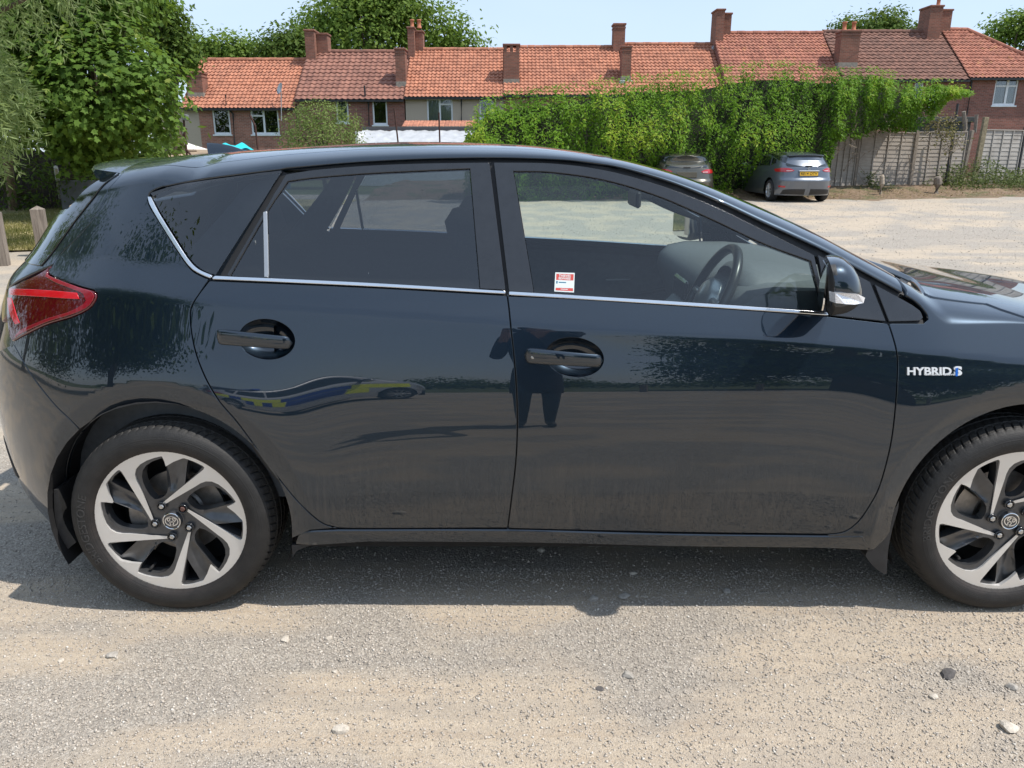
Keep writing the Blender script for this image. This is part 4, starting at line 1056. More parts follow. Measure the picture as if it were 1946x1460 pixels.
# ------------------------------------------------------------------ ground
def vnoise(seed):
    g = np.random.default_rng(seed).random((256, 256))
    def f(x, y):
        x = np.asarray(x, float); y = np.asarray(y, float); i = np.floor(x).astype(int); j = np.floor(y).astype(int); a = x - i; b = y - j
        a = a * a * (3 - 2 * a); b = b * b * (3 - 2 * b); i %= 256; j %= 256; i1 = (i + 1) % 256; j1 = (j + 1) % 256
        return g[i, j] * (1 - a) * (1 - b) + g[i1, j] * a * (1 - b) + g[i, j1] * (1 - a) * b + g[i1, j1] * a * b
    return f
_n1, _n2, _n3, _n4 = vnoise(1), vnoise(2), vnoise(3), vnoise(4)
def fbm(f, x, y, o=4): return sum(f(x * 2 ** k + 17 * k, y * 2 ** k + 31 * k) * .5 ** k for k in range(o)) / sum(.5 ** k for k in range(o))
def sandy(x, y):
    """0 = loose grey gravel, 1 = packed sand"""
    a = fbm(_n1, x * 2.3 + 3.1, y * 4.2 + 1.7, 5); b = fbm(_n2, x * .55 + 9, y * 3.0 + 4, 4)
    return np.clip((.6 * a + .4 * b - .38) / .26, 0, 1)
def gheight(x, y):
    h = (fbm(_n3, x * 1.3 + 50, y * 1.3 + 50, 3) - .5) * .016 + (fbm(_n4, x * 9 + 50, y * 9 + 50, 3) - .5) * .007 * (1.2 - sandy(x, y))
    fade = np.clip(1.2 - np.hypot(x, y - 2) / 14, .15, 1)
    for xw in WX:
        for yw in (2.28, 3.80): fade = fade * (1 - .85 * np.exp(-(((x - xw) / .14) ** 2 + ((y - yw) / .16) ** 2)))
    return h * fade
def axis(c, lo, hi, d0, g):
    """coordinates thick near c, thinning out"""
    out = [c]; d = d0
    while out[-1] < hi: out.append(out[-1] + d); d = d if abs(out[-1] - c) < 2.2 else d * g
    r_ = [c]; d = d0
    while r_[-1] > lo: r_.append(r_[-1] - d); d = d if abs(r_[-1] - c) < 2.2 else d * g
    a = np.array(r_[::-1][:-1] + out); return np.clip(a, lo, hi)
gxs = np.unique(axis(0.0, -34, 46, .021, 1.045)); gys = np.unique(axis(2.1, -16, 27.5, .018, 1.045))
GX, GY = np.meshgrid(gxs, gys); hx = gheight(GX, GY); sa = sandy(GX, GY)
nx, ny = len(gxs), len(gys); idx = np.arange(nx * ny).reshape(ny, nx)
ff_ = np.stack([idx[:-1, :-1], idx[:-1, 1:], idx[1:, 1:], idx[1:, :-1]], -1).reshape(-1)
def gravel_mat():
    t = NT('gravel_and_sand'); oc = t.coord(); at = t.n('Attribute', {'attribute_name': 'sand'}); sandf = at.outputs['Fac']
    v = t.n('TexVoronoi', Scale=135.0); t.set(v.inputs['Vector'], oc); v2 = t.n('TexVoronoi', Scale=62.0); t.set(v2.inputs['Vector'], oc)
    tone = t.ramp(v.outputs['Color'], [(0.0, (.28, .25, .22)), (.35, (.44, .395, .335)), (.7, (.53, .475, .40)), (1.0, (.72, .66, .58))])
    edge = t.rng(v.outputs['Distance'], .25, .75, 1.0, .62)
    peb = t.mix(1.0, tone, t.n('CombineColor', i0=edge, i1=edge, i2=edge).outputs[0], 'MULTIPLY')
    g1 = t.noise(420, 3, .7, oc); g2 = t.noise(2.2, 5, .6, oc); g3 = t.noise(.35, 4, .6, oc)
    sand = t.mix(t.rng(g1, .3, .7), (.42, .335, .235), (.59, .485, .36)); sand = t.mix(t.rng(g2, .3, .7), sand, (.53, .44, .335))
    v3 = t.n('TexVoronoi', Scale=300.0); t.set(v3.inputs['Vector'], oc); gr = t.ramp(v3.outputs['Color'], [(0, (.24, .195, .15)), (.3, (.46, .38, .285)), (.75, (.57, .48, .37)), (1, (.80, .73, .62))]); sand = t.mix(.55, sand, gr)
    track = t.noise(1.0, 4, .7, t.mapping(oc, (1.3, 26, 1)), .6); sand = t.mix(t.rng(track, .50, .70, 0, .45), sand, (.37, .275, .19))
    sf = t.math('ADD', sandf, t.math('MULTIPLY', t.math('SUBTRACT', g2, .5), .9)); c = t.mix(t.rng(sf, .25, .75), peb, sand)
    c = t.mix(t.rng(g3, .35, .68, 0, .32), c, (.385, .33, .27))
    stk = t.noise(1.0, 5, .7, t.mapping(oc, (.9, 9, 1)), .5); c = t.mix(t.rng(stk, .48, .72, 0, .42), c, (.27, .24, .21)); mott = t.noise(26, 4, .7, oc); c = t.mix(t.rng(mott, .42, .7, 0, .30), c, (.29, .26, .23))
    oil = t.noise(1.1, 3, .5, t.mapping(oc, (1, 1, 1), (4.2, 1.3, 0))); c = t.mix(t.rng(oil, .66, .78, 0, .35), c, (.20, .175, .15))
    hgt = t.math('MULTIPLY', t.math('SUBTRACT', 1.0, v.outputs['Distance']), t.rng(sf, .75, .2, .25, 1.0)); h2 = t.math('ADD', hgt, t.math('ADD', t.math('MULTIPLY', g1, .5), t.math('MULTIPLY', v3.outputs['Distance'], -.6)))
    t.P(Base_Color=c, Roughness=.93, Specular_IOR_Level=.25, Normal=t.bump(h2, .65, .006)); return t.m
M_gravel = gravel_mat()
me = np_mesh('car_park', np.stack([GX, GY, hx], -1).reshape(-1, 3), ff_, 4, M_gravel, True)
at_ = me.attributes.new('sand', 'FLOAT', 'POINT'); at_.data.foreach_set('value', sa.ravel().astype(np.float32))
tag(link(bpy.data.objects.new('car_park', me)), kind='structure')
M_land = simple('rough_grassland', (.085, .105, .035), .95, var=.35, vs=.6)
g = MB(); g.add([(-700, -700, -.06), (700, -700, -.06), (700, 900, -.06), (-700, 900, -.06)], [(0, 1, 2, 3)]); tag(g.build('ground', M_land), kind='structure')

# loose stones: too many and too small to pick apart
def stones(n, x0, x1, y0, y1, lo, hi, seed, name, label, sandkeep=.22):
    r_ = np.random.default_rng(seed); X = r_.uniform(x0, x1, n); Y = r_.uniform(y0, y1, n); s_ = sandy(X, Y)
    keep = r_.random(n) < (1 - (1 - sandkeep) * s_); X, Y = X[keep], Y[keep]; n = len(X)
    sz = lo * (hi / lo) ** (r_.random(n) ** 2.4)
    base = np.array([(1, 0, 0), (-1, 0, 0), (0, 1, 0), (0, -1, 0), (0, 0, 1), (0, 0, -1)], float)
    tri = np.array([(0, 2, 4), (2, 1, 4), (1, 3, 4), (3, 0, 4), (2, 0, 5), (1, 2, 5), (3, 1, 5), (0, 3, 5)])
    V = base[None] * sz[:, None, None] * r_.uniform(.55, 1.15, (n, 6, 1)) + r_.normal(0, .22, (n, 6, 3)) * sz[:, None, None]
    a = r_.uniform(0, 6.283, n); ca, sa_ = np.cos(a)[:, None], np.sin(a)[:, None]
    vx = V[:, :, 0] * ca - V[:, :, 1] * sa_; vy = V[:, :, 0] * sa_ + V[:, :, 1] * ca; vz = V[:, :, 2] * .75
    co = np.stack([vx + X[:, None], vy + Y[:, None], vz + (gheight(X, Y) + sz * .22)[:, None]], -1).reshape(-1, 3)
    F_ = (tri[None] + (np.arange(n) * 6)[:, None, None]).reshape(-1)
    me = np_mesh(name, co, F_, 3, M_stone); t_ = me.attributes.new('tone', 'FLOAT', 'POINT'); t_.data.foreach_set('value', np.repeat(r_.random(n), 6).astype(np.float32))
    return tag(link(bpy.data.objects.new(name, me)), label, 'gravel', kind='stuff')
def stone_mat():
    t = NT('crushed_stone'); at = t.n('Attribute', {'attribute_name': 'tone'}); oc = t.coord()
    c = t.ramp(at.outputs['Fac'], [(0, (.27, .245, .215)), (.12, (.43, .385, .33)), (.55, (.51, .455, .39)), (.85, (.58, .515, .44)), (1, (.74, .70, .63))])
    c = t.mix(t.rng(t.noise(500, 3, .6, oc), .3, .7, 0, .35), c, (.30, .25, .2)); t.P(Base_Color=c, Roughness=.9, Specular_IOR_Level=.25); return t.m
M_stone = stone_mat()
stones(150000, -1.75, 1.75, 1.38, 2.45, .0013, .0056, 11, 'gravel', 'fine grey and buff gravel strewn over the sunlit sand', .5)
stones(34000, -2.6, 2.6, 2.45, 4.2, .0022, .0065, 12, 'gravel', 'fine gravel lying in the shade under the dark blue car', .4)
stones(16000, -2.5, 10, 4.2, 11, .004, .011, 13, 'gravel', 'scattered gravel on the car park beyond the dark blue car', .6)

stones(30000, .5, 19, 9, 24.5, .006, .016, 14, 'gravel', 'sparse pebbles on the open lot before the fence', .7)

def stone(name, x, y, w, col, label, seed, flat=.6):
    p = onZ(x, y, 0.0); s_ = w * .5 * (p - Vector((0, 0, CAMZ))).length / FPX; bm = bmesh.new(); bmesh.ops.create_icosphere(bm, subdivisions=2, radius=1.0); r_ = random.Random(seed)
    planes = [(Vector((r_.gauss(0, 1), r_.gauss(0, 1), r_.gauss(0, 1))).normalized(), r_.uniform(.55, .85)) for _ in range(9)]
    for v in bm.verts:
        for n_, d_ in planes:
            k = v.co.dot(n_)
            if k > d_: v.co -= n_ * (k - d_)
        v.co = Vector((v.co.x * 1.15, v.co.y * .95, v.co.z * flat)) * s_ * 1.15
    me = bpy.data.meshes.new(name); bm.to_mesh(me); bm.free(); me.materials.append(simple('stone_' + str(seed), col, .88, var=.25, vs=90, bump=.3, bs=300))
    o = link(bpy.data.objects.new(name, me)); o.location = (p.x, p.y, float(gheight(np.array([p.x]), np.array([p.y]))[0]) + s_ * flat * .42); o.rotation_euler = (0, 0, r_.uniform(0, 6))
    tag(o, label, 'stone', 'loose stones on the gravel')
PALE, GREY, DARK = (.55, .49, .41), (.36, .33, .29), (.11, .10, .095)
stone('stone', 648, 1392, 24, PALE, 'pale chunky stone alone on the sand near the bottom edge', 1)
stone('stone', 543, 1217, 17, PALE, 'flat pale stone below the rear door, the longer of two side by side', 2, .4)
stone('stone', 625, 1215, 11, PALE, 'small pale stone beside the flat one below the rear door', 3)
stone('stone', 213, 1246, 15, GREY, 'grey stone on the sand below the rear wheel', 4)
stone('stone', 116, 1256, 9, PALE, 'small buff stone on the sand below the rear bumper', 5)
stone('stone', 637, 1279, 10, PALE, 'small whitish stone midway between the shade and the bottom edge', 6)
stone('stone', 1193, 1287, 19, GREY, 'grey split stone below the middle of the front door', 7)
stone('stone', 1139, 1311, 13, DARK, 'small blackish pebble below the front door', 8, .4)
stone('stone', 1802, 1286, 24, DARK, 'large dark stone below the front wheel', 9)
stone('stone', 1773, 1326, 13, PALE, 'small pale stone just below the large dark one', 10)
stone('stone', 1921, 1309, 17, GREY, 'grey stone near the edge under the front tyre', 11)
stone('stone', 1916, 1389, 26, PALE, 'largest buff stone in the bottom corner below the front wheel', 12)
stone('stone', 1380, 1124, 15, GREY, 'grey stone in the shade under the front door, by itself', 13)
stone('stone', 1187, 1135, 20, GREY, 'broad grey stone at the edge of the shadow, right one of a pair', 14)
stone('stone', 1129, 1140, 18, GREY, 'broad grey stone at the edge of the shadow, left one of a pair', 15)
stone('stone', 1203, 1091, 13, PALE, 'light stone in the shade under the front of the front door', 16)
stone('stone', 1028, 1047, 13, PALE, 'light stone deep in the shade just under the sill', 17)
# ------------------------------------------------------------------ terrace of houses
HA = R(0.0); HP0 = Vector((0, 43.5, 0)); HD = Vector((math.cos(HA), -math.sin(HA), 0)); HN = Vector((-math.sin(HA), -math.cos(HA), 0))
def fp(x, y, depth=0.0):
    """pixel to (s, z) on the plane a given depth behind the fronts"""
    p = onplane(x, y, HP0 - HN * depth, HN); return (p - HP0).dot(HD), p.z
HM = Matrix(((HD.x, -HN.x, 0, HP0.x), (HD.y, -HN.y, 0, HP0.y), (0, 0, 1, 0), (0, 0, 0, 1)))
def brick_mat(name, c1, c2, mort, dirt=.25):
    t = NT(name); oc = t.coord(); sp = t.n('SeparateXYZ'); t.set(sp.inputs[0], oc)
    s_ = t.math('ADD', sp.outputs['X'], sp.outputs['Y']); cv = t.n('CombineXYZ', i0=s_, i1=sp.outputs['Z'], i2=0.0)
    b = t.n('TexBrick', Scale=1.0, Mortar_Size=.007, Mortar_Smooth=.2, Bias=-.1, Brick_Width=.225, Row_Height=.075); t.set(b.inputs['Vector'], cv.outputs[0])
    b.inputs['Color1'].default_value = (*c1, 1); b.inputs['Color2'].default_value = (*c2, 1); b.inputs['Mortar'].default_value = (*mort, 1)
    n = t.noise(1.3, 5, .65, oc); n2 = t.noise(14, 3, .6, oc); c = t.mix(t.rng(n, .4, .75, 0, dirt), b.outputs['Color'], (.05, .04, .035)); c = t.mix(t.rng(n2, .45, .75, 0, .3), c, (.26, .12, .08))
    t.P(Base_Color=c, Roughness=.92, Specular_IOR_Level=.2, Normal=t.bump(b.outputs['Fac'], .5, -.008)); return t.m
M_brick = brick_mat('red_brown_brick', (.42, .18, .13), (.27, .12, .09), (.40, .345, .29))
M_brickd = brick_mat('dark_red_brick', (.33, .135, .105), (.21, .09, .074), (.30, .25, .215))
M_brickc = brick_mat('chimney_brick', (.30, .125, .088), (.19, .085, .064), (.26, .215, .17), .35)
M_dash_ = simple('pebbledash_render', (.48, .39, .31), .95, var=.25, vs=90, bump=.6, bs=120)
def tile_mat(name, ca, cb, dirtc, lich=.0):
    t = NT(name); oc = t.coord(); sp = t.n('SeparateXYZ'); t.set(sp.inputs[0], oc)
    v = t.n('TexVoronoi', Scale=4.4); t.set(v.inputs['Vector'], oc); n = t.noise(.9, 5, .7, oc); n2 = t.noise(30, 3, .6, oc)
    c = t.mix(v.outputs['Color'], tuple(q * 1.18 for q in ca), tuple(q * .80 for q in cb)); c = t.mix(t.rng(n, .42, .78, 0, .5), c, dirtc); c = t.mix(t.rng(n2, .5, .75, 0, .22), c, dirtc)
    if lich: c = t.mix(t.rng(t.noise(2.5, 5, .7, oc), .60, .74, 0, lich), c, (.50, .30, .08))
    t.P(Base_Color=c, Roughness=.85, Specular_IOR_Level=.25); return t.m
M_tileo = tile_mat('orange_clay_pantiles', (.46, .20, .122), (.36, .148, .094), (.22, .115, .085)); M_tiler = tile_mat('red_clay_pantiles', (.40, .17, .115), (.31, .125, .088), (.20, .10, .075), .6)
M_tileb = tile_mat('brown_concrete_tiles', (.225, .115, .085), (.165, .09, .07), (.10, .065, .055)); M_tilep = tile_mat('pinkish_brown_tiles', (.30, .145, .105), (.23, .11, .085), (.14, .08, .065))
M_upvc = simple('white_window_plastic', (.78, .79, .80), .4, var=.05, vs=6); M_lead = simple('lead_flashing', (.36, .38, .41), .55, .4, var=.2, vs=8); M_mortar = simple('cement_render', (.27, .245, .205), .95, var=.3, vs=10)
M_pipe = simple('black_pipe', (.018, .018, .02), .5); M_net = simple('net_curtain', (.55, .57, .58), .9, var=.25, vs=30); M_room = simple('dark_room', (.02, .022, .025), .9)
M_wglass = glass('house_window_glass', (.72, .76, .78), gain=2.2); M_pot = simple('terracotta_pot', (.46, .17, .09), .8, var=.25, vs=20)

class House:
    def __init__(s, name, label, xl, xr, ye, yr, ridge=3.4):
        s.o = empty(name, (0, 0, 0)); tag(s.o, label, 'house', 'terraced houses along the back')
        xm = (xl + xr) / 2; s.s0 = fp(xl, ye)[0]; s.s1 = fp(xr, ye)[0]; s.ze = fp(xm, ye)[1]; s.zr = fp(xm, yr, ridge)[1]; s.rd = ridge; s.z0 = -1.2
    def wall(s, mat, wins, a=None, b=None):
        a = s.s0 if a is None else a; b = s.s1 if b is None else b
        holes = []
        for (x0, y0, x1, y1) in wins:
            p, q = fp(x0, y1), fp(x1, y0); holes.append([(p[0], p[1]), (q[0], p[1]), (q[0], q[1]), (p[0], q[1])])
        P_, f = slab_mesh([(a, s.z0), (b, s.z0), (b, s.ze), (a, s.ze)], holes, lambda r, V: 0 * r, .16, res=1.2)
        o = mesh_obj('wall', [HM @ Vector(p) for p in P_], f, mat, s.o); return holes
    def gables(s, mat):
        for sg in (s.s0 + .004, s.s1 - .004):
            m = MB(); D = 2 * s.rd; vs = [HM @ Vector(p) for p in ((sg, .01, s.z0), (sg, D, s.z0), (sg, D, s.ze), (sg, s.rd, s.zr - .06), (sg, .01, s.ze))]
            m.add(vs, [(0, 1, 2, 3, 4)] if sg < (s.s0 + s.s1) / 2 else [(4, 3, 2, 1, 0)]); m.build('gable_wall', mat, s.o)
    def roof(s, mat, hip=0.0, pitch=.215, course=.30):
        L = math.hypot(s.rd + .28, s.zr - s.ze + .10); nc = max(6, int(round(L / course))); ns = max(8, int((s.s1 - s.s0 + .08) / pitch)); per = 5
        ss = np.linspace(s.s0 - .04, s.s1 + .04, ns * per + 1); ph = (np.arange(ns * per + 1) % per) / per; wave = .050 * np.maximum(0, np.sin(np.pi * np.clip(ph * 1.55, 0, 1))) - .006
        dr = Vector((0, s.rd + .28, s.zr - (s.ze - .10))); nrm = Vector((0, -dr.z, dr.y)).normalized(); V = []; 
        jit = rng.uniform(-.006, .006, (nc, ns + 1))
        for j in range(nc):
            for e_ in (0, 1):
                t = (j + e_) / nc; lift = .042 * (1 - e_)
                for i, q in enumerate(ss):
                    qq = q
                    if hip: lim = s.s1 - hip * t * .999; qq = min(q, lim)
                    h = lift + wave[i] + jit[j, i // per]; p = Vector((qq, -.28, s.ze - .10)) + dr * t + nrm * h; V.append(HM @ p)
        n = len(ss); f = []
        for r_ in range(2 * nc - 1):
            for i in range(n - 1): a = r_ * n + i; f.append((a, a + 1, a + n + 1, a + n))
        par = mesh_obj('roof', [HM @ Vector(p) for p in ((s.s0, s.rd, s.zr - .02), (s.s1 - hip, s.rd, s.zr - .02), (s.s1, 2 * s.rd + .2, s.ze - .1), (s.s0, 2 * s.rd + .2, s.ze - .1))], [(0, 1, 2, 3)], mat, s.o)
        tf = mesh_obj('roof_tiles', V, f, mat, par); tf['kind'] = 'stuff'; tf.data.shade_smooth(); tf.data.set_sharp_from_angle(angle=R(50))
        if hip:
            m = MB(); a, b, c = HM @ Vector((s.s1 - hip, s.rd, s.zr)), HM @ Vector((s.s1, -.28, s.ze - .1)), HM @ Vector((s.s1, 2 * s.rd + .2, s.ze - .1)); m.add([a, b, c], [(0, 1, 2)]); m.build('hip_slope', mat, par)
            m = MB(); m.tube([b + Vector((0, 0, .05)), a + Vector((0, 0, .05))], .10, 8); m.build('hip_tiles', mat, par)
        m = MB(); k = int((s.s1 - hip - s.s0) / .42)
        for i in range(k):
            a = s.s0 + (s.s1 - hip - s.s0) * i / k; b = s.s0 + (s.s1 - hip - s.s0) * (i + 1) / k - .012
            dz = .01 * (i % 2); m.tube([HM @ Vector((a, s.rd, s.zr + .02 + dz)), HM @ Vector((b, s.rd, s.zr + .02 + dz))], .12, 8)
        m.build('ridge_tiles', mat, par)
        m = MB(); m.box((s.s0, -.30, s.ze - .20), (s.s1, -.22, s.ze - .09), HM); m.box((s.s0, -.22, s.ze - .16), (s.s1, .0, s.ze - .12), HM); m.build('gutter', M_pipe, s.o)
    def window(s, rect, style, curtain=False):
        x0, y0, x1, y1 = rect; a, z0 = fp(x0, y1); b, z1 = fp(x1, y0); w = empty('window', (0, 0, 0)); adopt(w, s.o)
        fw = .085; m = MB()
        def bar(p, q, d0=.05, d1=.13): m.bbox((min(p[0], q[0]), d0, min(p[1], q[1])), (max(p[0], q[0]), d1, max(p[1], q[1])), .008, HM)
        bar((a, z0), (b, z0 + fw * 1.3)); bar((a, z1 - fw), (b, z1)); bar((a, z0 + fw * 1.3), (a + fw, z1 - fw)); bar((b - fw, z0 + fw * 1.3), (b, z1 - fw))
        panes = []; ai, bi, ci, di = a + fw, b - fw, z0 + fw * 1.3, z1 - fw
        mid = (a + b) / 2
        if style == 'single': panes = [(ai, ci, bi, di)]
        elif style == 'topleft':
            mid = a + (b - a) * .46; zt = z1 - (z1 - z0) * .27; bar((mid - fw * .6, ci), (mid + fw * .6, di)); bar((ai, zt - fw * .5), (mid - fw * .6, zt + fw * .5)); panes = [(ai, ci, mid - fw * .6, zt - fw * .5), (ai, zt + fw * .5, mid - fw * .6, di), (mid + fw * .6, ci, bi, di)]
        elif style == 'topright':
            mid = a + (b - a) * .50; zt = z1 - (z1 - z0) * .24; bar((mid - fw * .6, ci), (mid + fw * .6, di)); bar((mid + fw * .6, zt - fw * .5), (bi, zt + fw * .5)); panes = [(ai, ci, mid - fw * .6, di), (mid + fw * .6, ci, bi, zt - fw * .5), (mid + fw * .6, zt + fw * .5, bi, di)]
        else:
            zt = z1 - (z1 - z0) * .28; mid = a + (b - a) * .56; bar((ai, zt - fw * .5), (bi, zt + fw * .5)); bar((mid - fw * .7, ci), (mid + fw * .7, zt - fw * .5)); bar((mid - fw * .7, zt + fw * .5), (mid + fw * .7, di))
            panes = [(ai, ci, mid - fw * .7, zt - fw * .5), (mid + fw * .7, ci, bi, zt - fw * .5), (ai, zt + fw * .5, mid - fw * .7, di), (mid + fw * .7, zt + fw * .5, bi, di)]
        m.build('frame', M_upvc, w)
        for p in panes: q = MB(); q.box((p[0], .085, p[1]), (p[2], .091, p[3]), HM); q.build('pane', M_wglass, w)
        q = MB(); q.bbox((a - .06, -.05, z0 - .07), (b + .06, .12, z0 + .004), .01, HM); q.build('sill', M_upvc, w)
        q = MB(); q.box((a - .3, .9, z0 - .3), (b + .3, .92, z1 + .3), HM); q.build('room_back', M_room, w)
        if curtain:
            q = MB(); n = 24; vs = []
            for i in range(n + 1):
                x = ai + (bi - ai) * i / n; d = .17 + .02 * math.sin(i * 2.1); vs += [HM @ Vector((x, d, ci)), HM @ Vector((x, d, di))]
            q.add(vs, [(2 * i, 2 * i + 2, 2 * i + 3, 2 * i + 1) for i in range(n)]); q.build('net_curtain', M_net, w)
    def chimney(s, rect, depth, thick, pots=0, base=None, vents=False, twin=False, mat=None):
        x0, y0, x1, y1 = rect; a, z1 = fp(x0, y0, depth); b, _ = fp(x1, y0, depth); _, z0 = fp((x0 + x1) / 2, y1, depth); mat = mat or M_brickc
        c = empty('chimney', (0, 0, 0)); adopt(c, s.o); m = MB(); z0 -= .5
        cap = .10
        if vents:
            w = (b - a) / 5; hv = .30
            m.box((a, depth, z0), (b, depth + thick, z1 - cap - hv), HM)
            for k in (0, 2, 4): m.box((a + w * k, depth, z1 - cap - hv), (a + w * (k + 1), depth + thick, z1 - cap), HM)
        elif twin:
            g_ = (b - a) * .46; m.box((a, depth - .25, z0), (a + g_, depth + thick, z1 - cap), HM); m.box((a + g_ + .02, depth + .25, z0), (b, depth + thick + .3, z1 - cap - .12), HM)
        else: m.box((a, depth, z0), (b, depth + thick, z1 - cap), HM)
        m.build('stack', mat, c)
        m = MB()
        if twin:
            g_ = (b - a) * .46; m.bbox((a - .05, depth - .30, z1 - cap), (a + g_ + .05, depth + thick + .05, z1), .02, HM); m.bbox((a + g_ - .02, depth + .2, z1 - cap - .12), (b + .05, depth + thick + .35, z1 - .12), .02, HM)
        else:
            m.bbox((a - .05, depth - .05, z1 - cap), (b + .05, depth + thick + .05, z1), .02, HM)
            if not vents: m.bbox((a - .025, depth - .025, z1 - cap - .17), (b + .025, depth + thick + .025, z1 - cap - .09), .01, HM)
        m.build('cap', mat if not vents else M_brickd, c)
        for k in range(pots):
            xx = a + (b - a) * (k + .5) / pots; Mx = HM @ Matrix.Translation((xx, depth + thick / 2, z1)); m = MB(); m.lathe([(.13, 0), (.12, .08), (.10, .10), (.095, .36), (.125, .38), (.125, .44), (.08, .44)], Mx, 14); m.build('chimney_pot', M_pot, c, True)
        if base:
            zb_ = fp((x0 + x1) / 2, base, depth)[1]; m = MB(); m.box((a - .012, depth - .012, z0), (b + .012, depth + thick * .6, zb_), HM); m.build('render_base', M_mortar, c)
        zf = fp((x0 + x1) / 2, y1, depth)[1]; m = MB(); m.bbox((a - .10, depth - .10, zf - .10), (b + .10, depth + thick * .5, zf + .12), .02, HM); m.build('flashing', M_lead, c)
    def pipe(s, pts, r=.045):
        m = MB(); m.tube([HM @ Vector((fp(x, y)[0], -.10, fp(x, y)[1])) for x, y in pts], r, 8); m.build('drain_pipe', M_pipe, s.o)

h = House('terraced_house', 'end terraced house with orange pantile roof beside the leafy trees', 346, 561, 203, 115)
sp_ = fp(376, 203)[0]; w0 = (318, 222, 338, 264)
h.wall(M_dash_, [w0], a=fp(285, 203)[0], b=sp_); h.wall(M_brick, [(407, 207, 435, 256), (479, 207, 528, 256)], a=sp_ + .002); h.gables(M_brick); h.roof(M_tileo)
h.window(w0, 'single'); h.window((407, 207, 435, 256), 'single'); h.window((479, 207, 528, 256), 'topleft', False)
h.chimney((352, 136, 382, 196), .5, .8, base=176); h.chimney((580, 57, 619, 125), 3.0, .8, twin=True, pots=0)
h.pipe([(430, 180), (431, 203), (444, 217), (447, 275)]); 
h = House('terraced_house', 'terraced house with pinkish brown tiles between the first two ridge chimneys', 563, 768, 186.5, 99.5)
h.wall(M_brickd, [(640, 189, 661, 234), (709, 190, 735, 238)]); h.gables(M_brick); h.roof(M_tilep, pitch=.30, course=.34); h.window((640, 189, 661, 234), 'single', True); h.window((709, 190, 735, 238), 'single')
h.chimney((775, 52, 802, 121), 3.0, .75, twin=True, pots=2); h.chimney((750, 91, 769, 178), .6, .8, base=155); h.pipe([(693, 163), (695, 187), (701, 196), (702, 240)])
h = House('terraced_house', 'terraced house with brown pebbledash wall and net curtains in a white window', 770, 957, 182, 95.5)
h.wall(M_dash_, [(812, 187, 860, 234), (911, 184, 938, 228)]); h.gables(M_brick); h.roof(M_tileo); h.window((812, 187, 860, 234), 'topright', True); h.window((911, 184, 938, 228), 'single')
h.chimney((957, 83, 987, 178), .6, .8, base=150, vents=True); h.pipe([(880, 184), (877, 190), (877, 233), (902, 236)])
h = House('terraced_house', 'terraced house with orange roof, wider bare slope right of the vented chimney', 958, 1189, 178, 91)
h.wall(M_brick, []); h.gables(M_brick); h.roof(M_tileo); h.chimney((1167, 44, 1189, 110), 3.0, .8, pots=0); h.chimney((1183, 87, 1201, 158), .6, .8, base=145)
h = House('terraced_house', 'terraced house with orange roof just before the ridge steps up', 1190, 1378, 174, 85.5)
h.wall(M_brick, []); h.gables(M_brick); h.roof(M_tileo); h.chimney((1361, 18, 1394, 92), 3.0, .9, twin=True)
h = House('terraced_house', 'terraced house with lichen-stained red roof right of the tall step in the ridge', 1379, 1600, 157, 64)
h.wall(M_brick, []); h.gables(M_brickd); h.roof(M_tiler); h.chimney((1601, 57, 1637, 141), .6, .8, base=119, pots=2)
h = House('terraced_house', 'terraced house with dark brown tiled roof above the creeper', 1601, 1839, 149, 61.5)
ws7 = [(1733, 153, 1757, 200), (1764, 172, 1786, 206)]
h.wall(M_brickd, ws7); h.gables(M_brick); h.roof(M_tileb, pitch=.30, course=.34); h.window(ws7[0], 'single'); h.window(ws7[1], 'single'); h.chimney((1766, 11, 1817, 81), 3.0, 1.0, twin=True, pots=1); h.pipe([(1845, 150), (1843, 170), (1835, 220)])
h = House('terraced_house', 'end terraced house with hipped red roof and casement window', 1840, 2035, 145.5, 57.5)
h.wall(M_brickd, [(1885, 149, 1938, 201)]); h.gables(M_brick); h.roof(M_tiler, hip=4.0); h.window((1885, 149, 1938, 201), 'grid', True)

# ------------------------------------------------------------------ things in the back gardens
M_rust_p = simple('rusty_steel', (.075, .035, .028), .8, .2, var=.35, vs=25); M_wood = simple('weathered_wood', (.22, .185, .15), .9, var=.3, vs=12, bump=.3, bs=60)
def P3(x, y, Y): return onY(x, y, Y)
def pole(name, pts, r, mat, label, cat='pole', n=8):
    m = MB(); p = [Vector(q) for q in pts]; m.tube(p, r, n); return tag(m.build(name, mat), label, cat)
# satellite dish on a mast
d = empty('satellite_dish', (0, 0, 0)); c0 = Vector((*HM.col[3][:3],)); sP = lambda x, y, dp=-.3: HM @ Vector((fp(x, y, 0)[0], dp, fp(x, y, 0)[1]))
m = MB(); m.tube([sP(538, 230), sP(537, 160)], .025, 8); m.build('mast', simple('grey_mast', (.42, .43, .44), .5, .6), d)
q = Vector((-.75, -.6, .3)).normalized().to_track_quat('Z', 'Y').to_matrix().to_4x4(); Mx = Matrix.Translation(sP(537, 170)) @ q
m = MB(); m.lathe([(.001, 0), (.15, .02), (.28, .07), (.30, .08)], Mx, 20); m.build('reflector', simple('dish_grey', (.55, .56, .57), .5), d, True)
m = MB(); m.tube([Mx @ Vector((0, -.28, .06)), Mx @ Vector((0, -.05, .32))], .015, 6); m.build('feed_arm', M_pipe, d); tag(d, 'grey satellite dish on a mast by the first brick house', 'satellite dish')
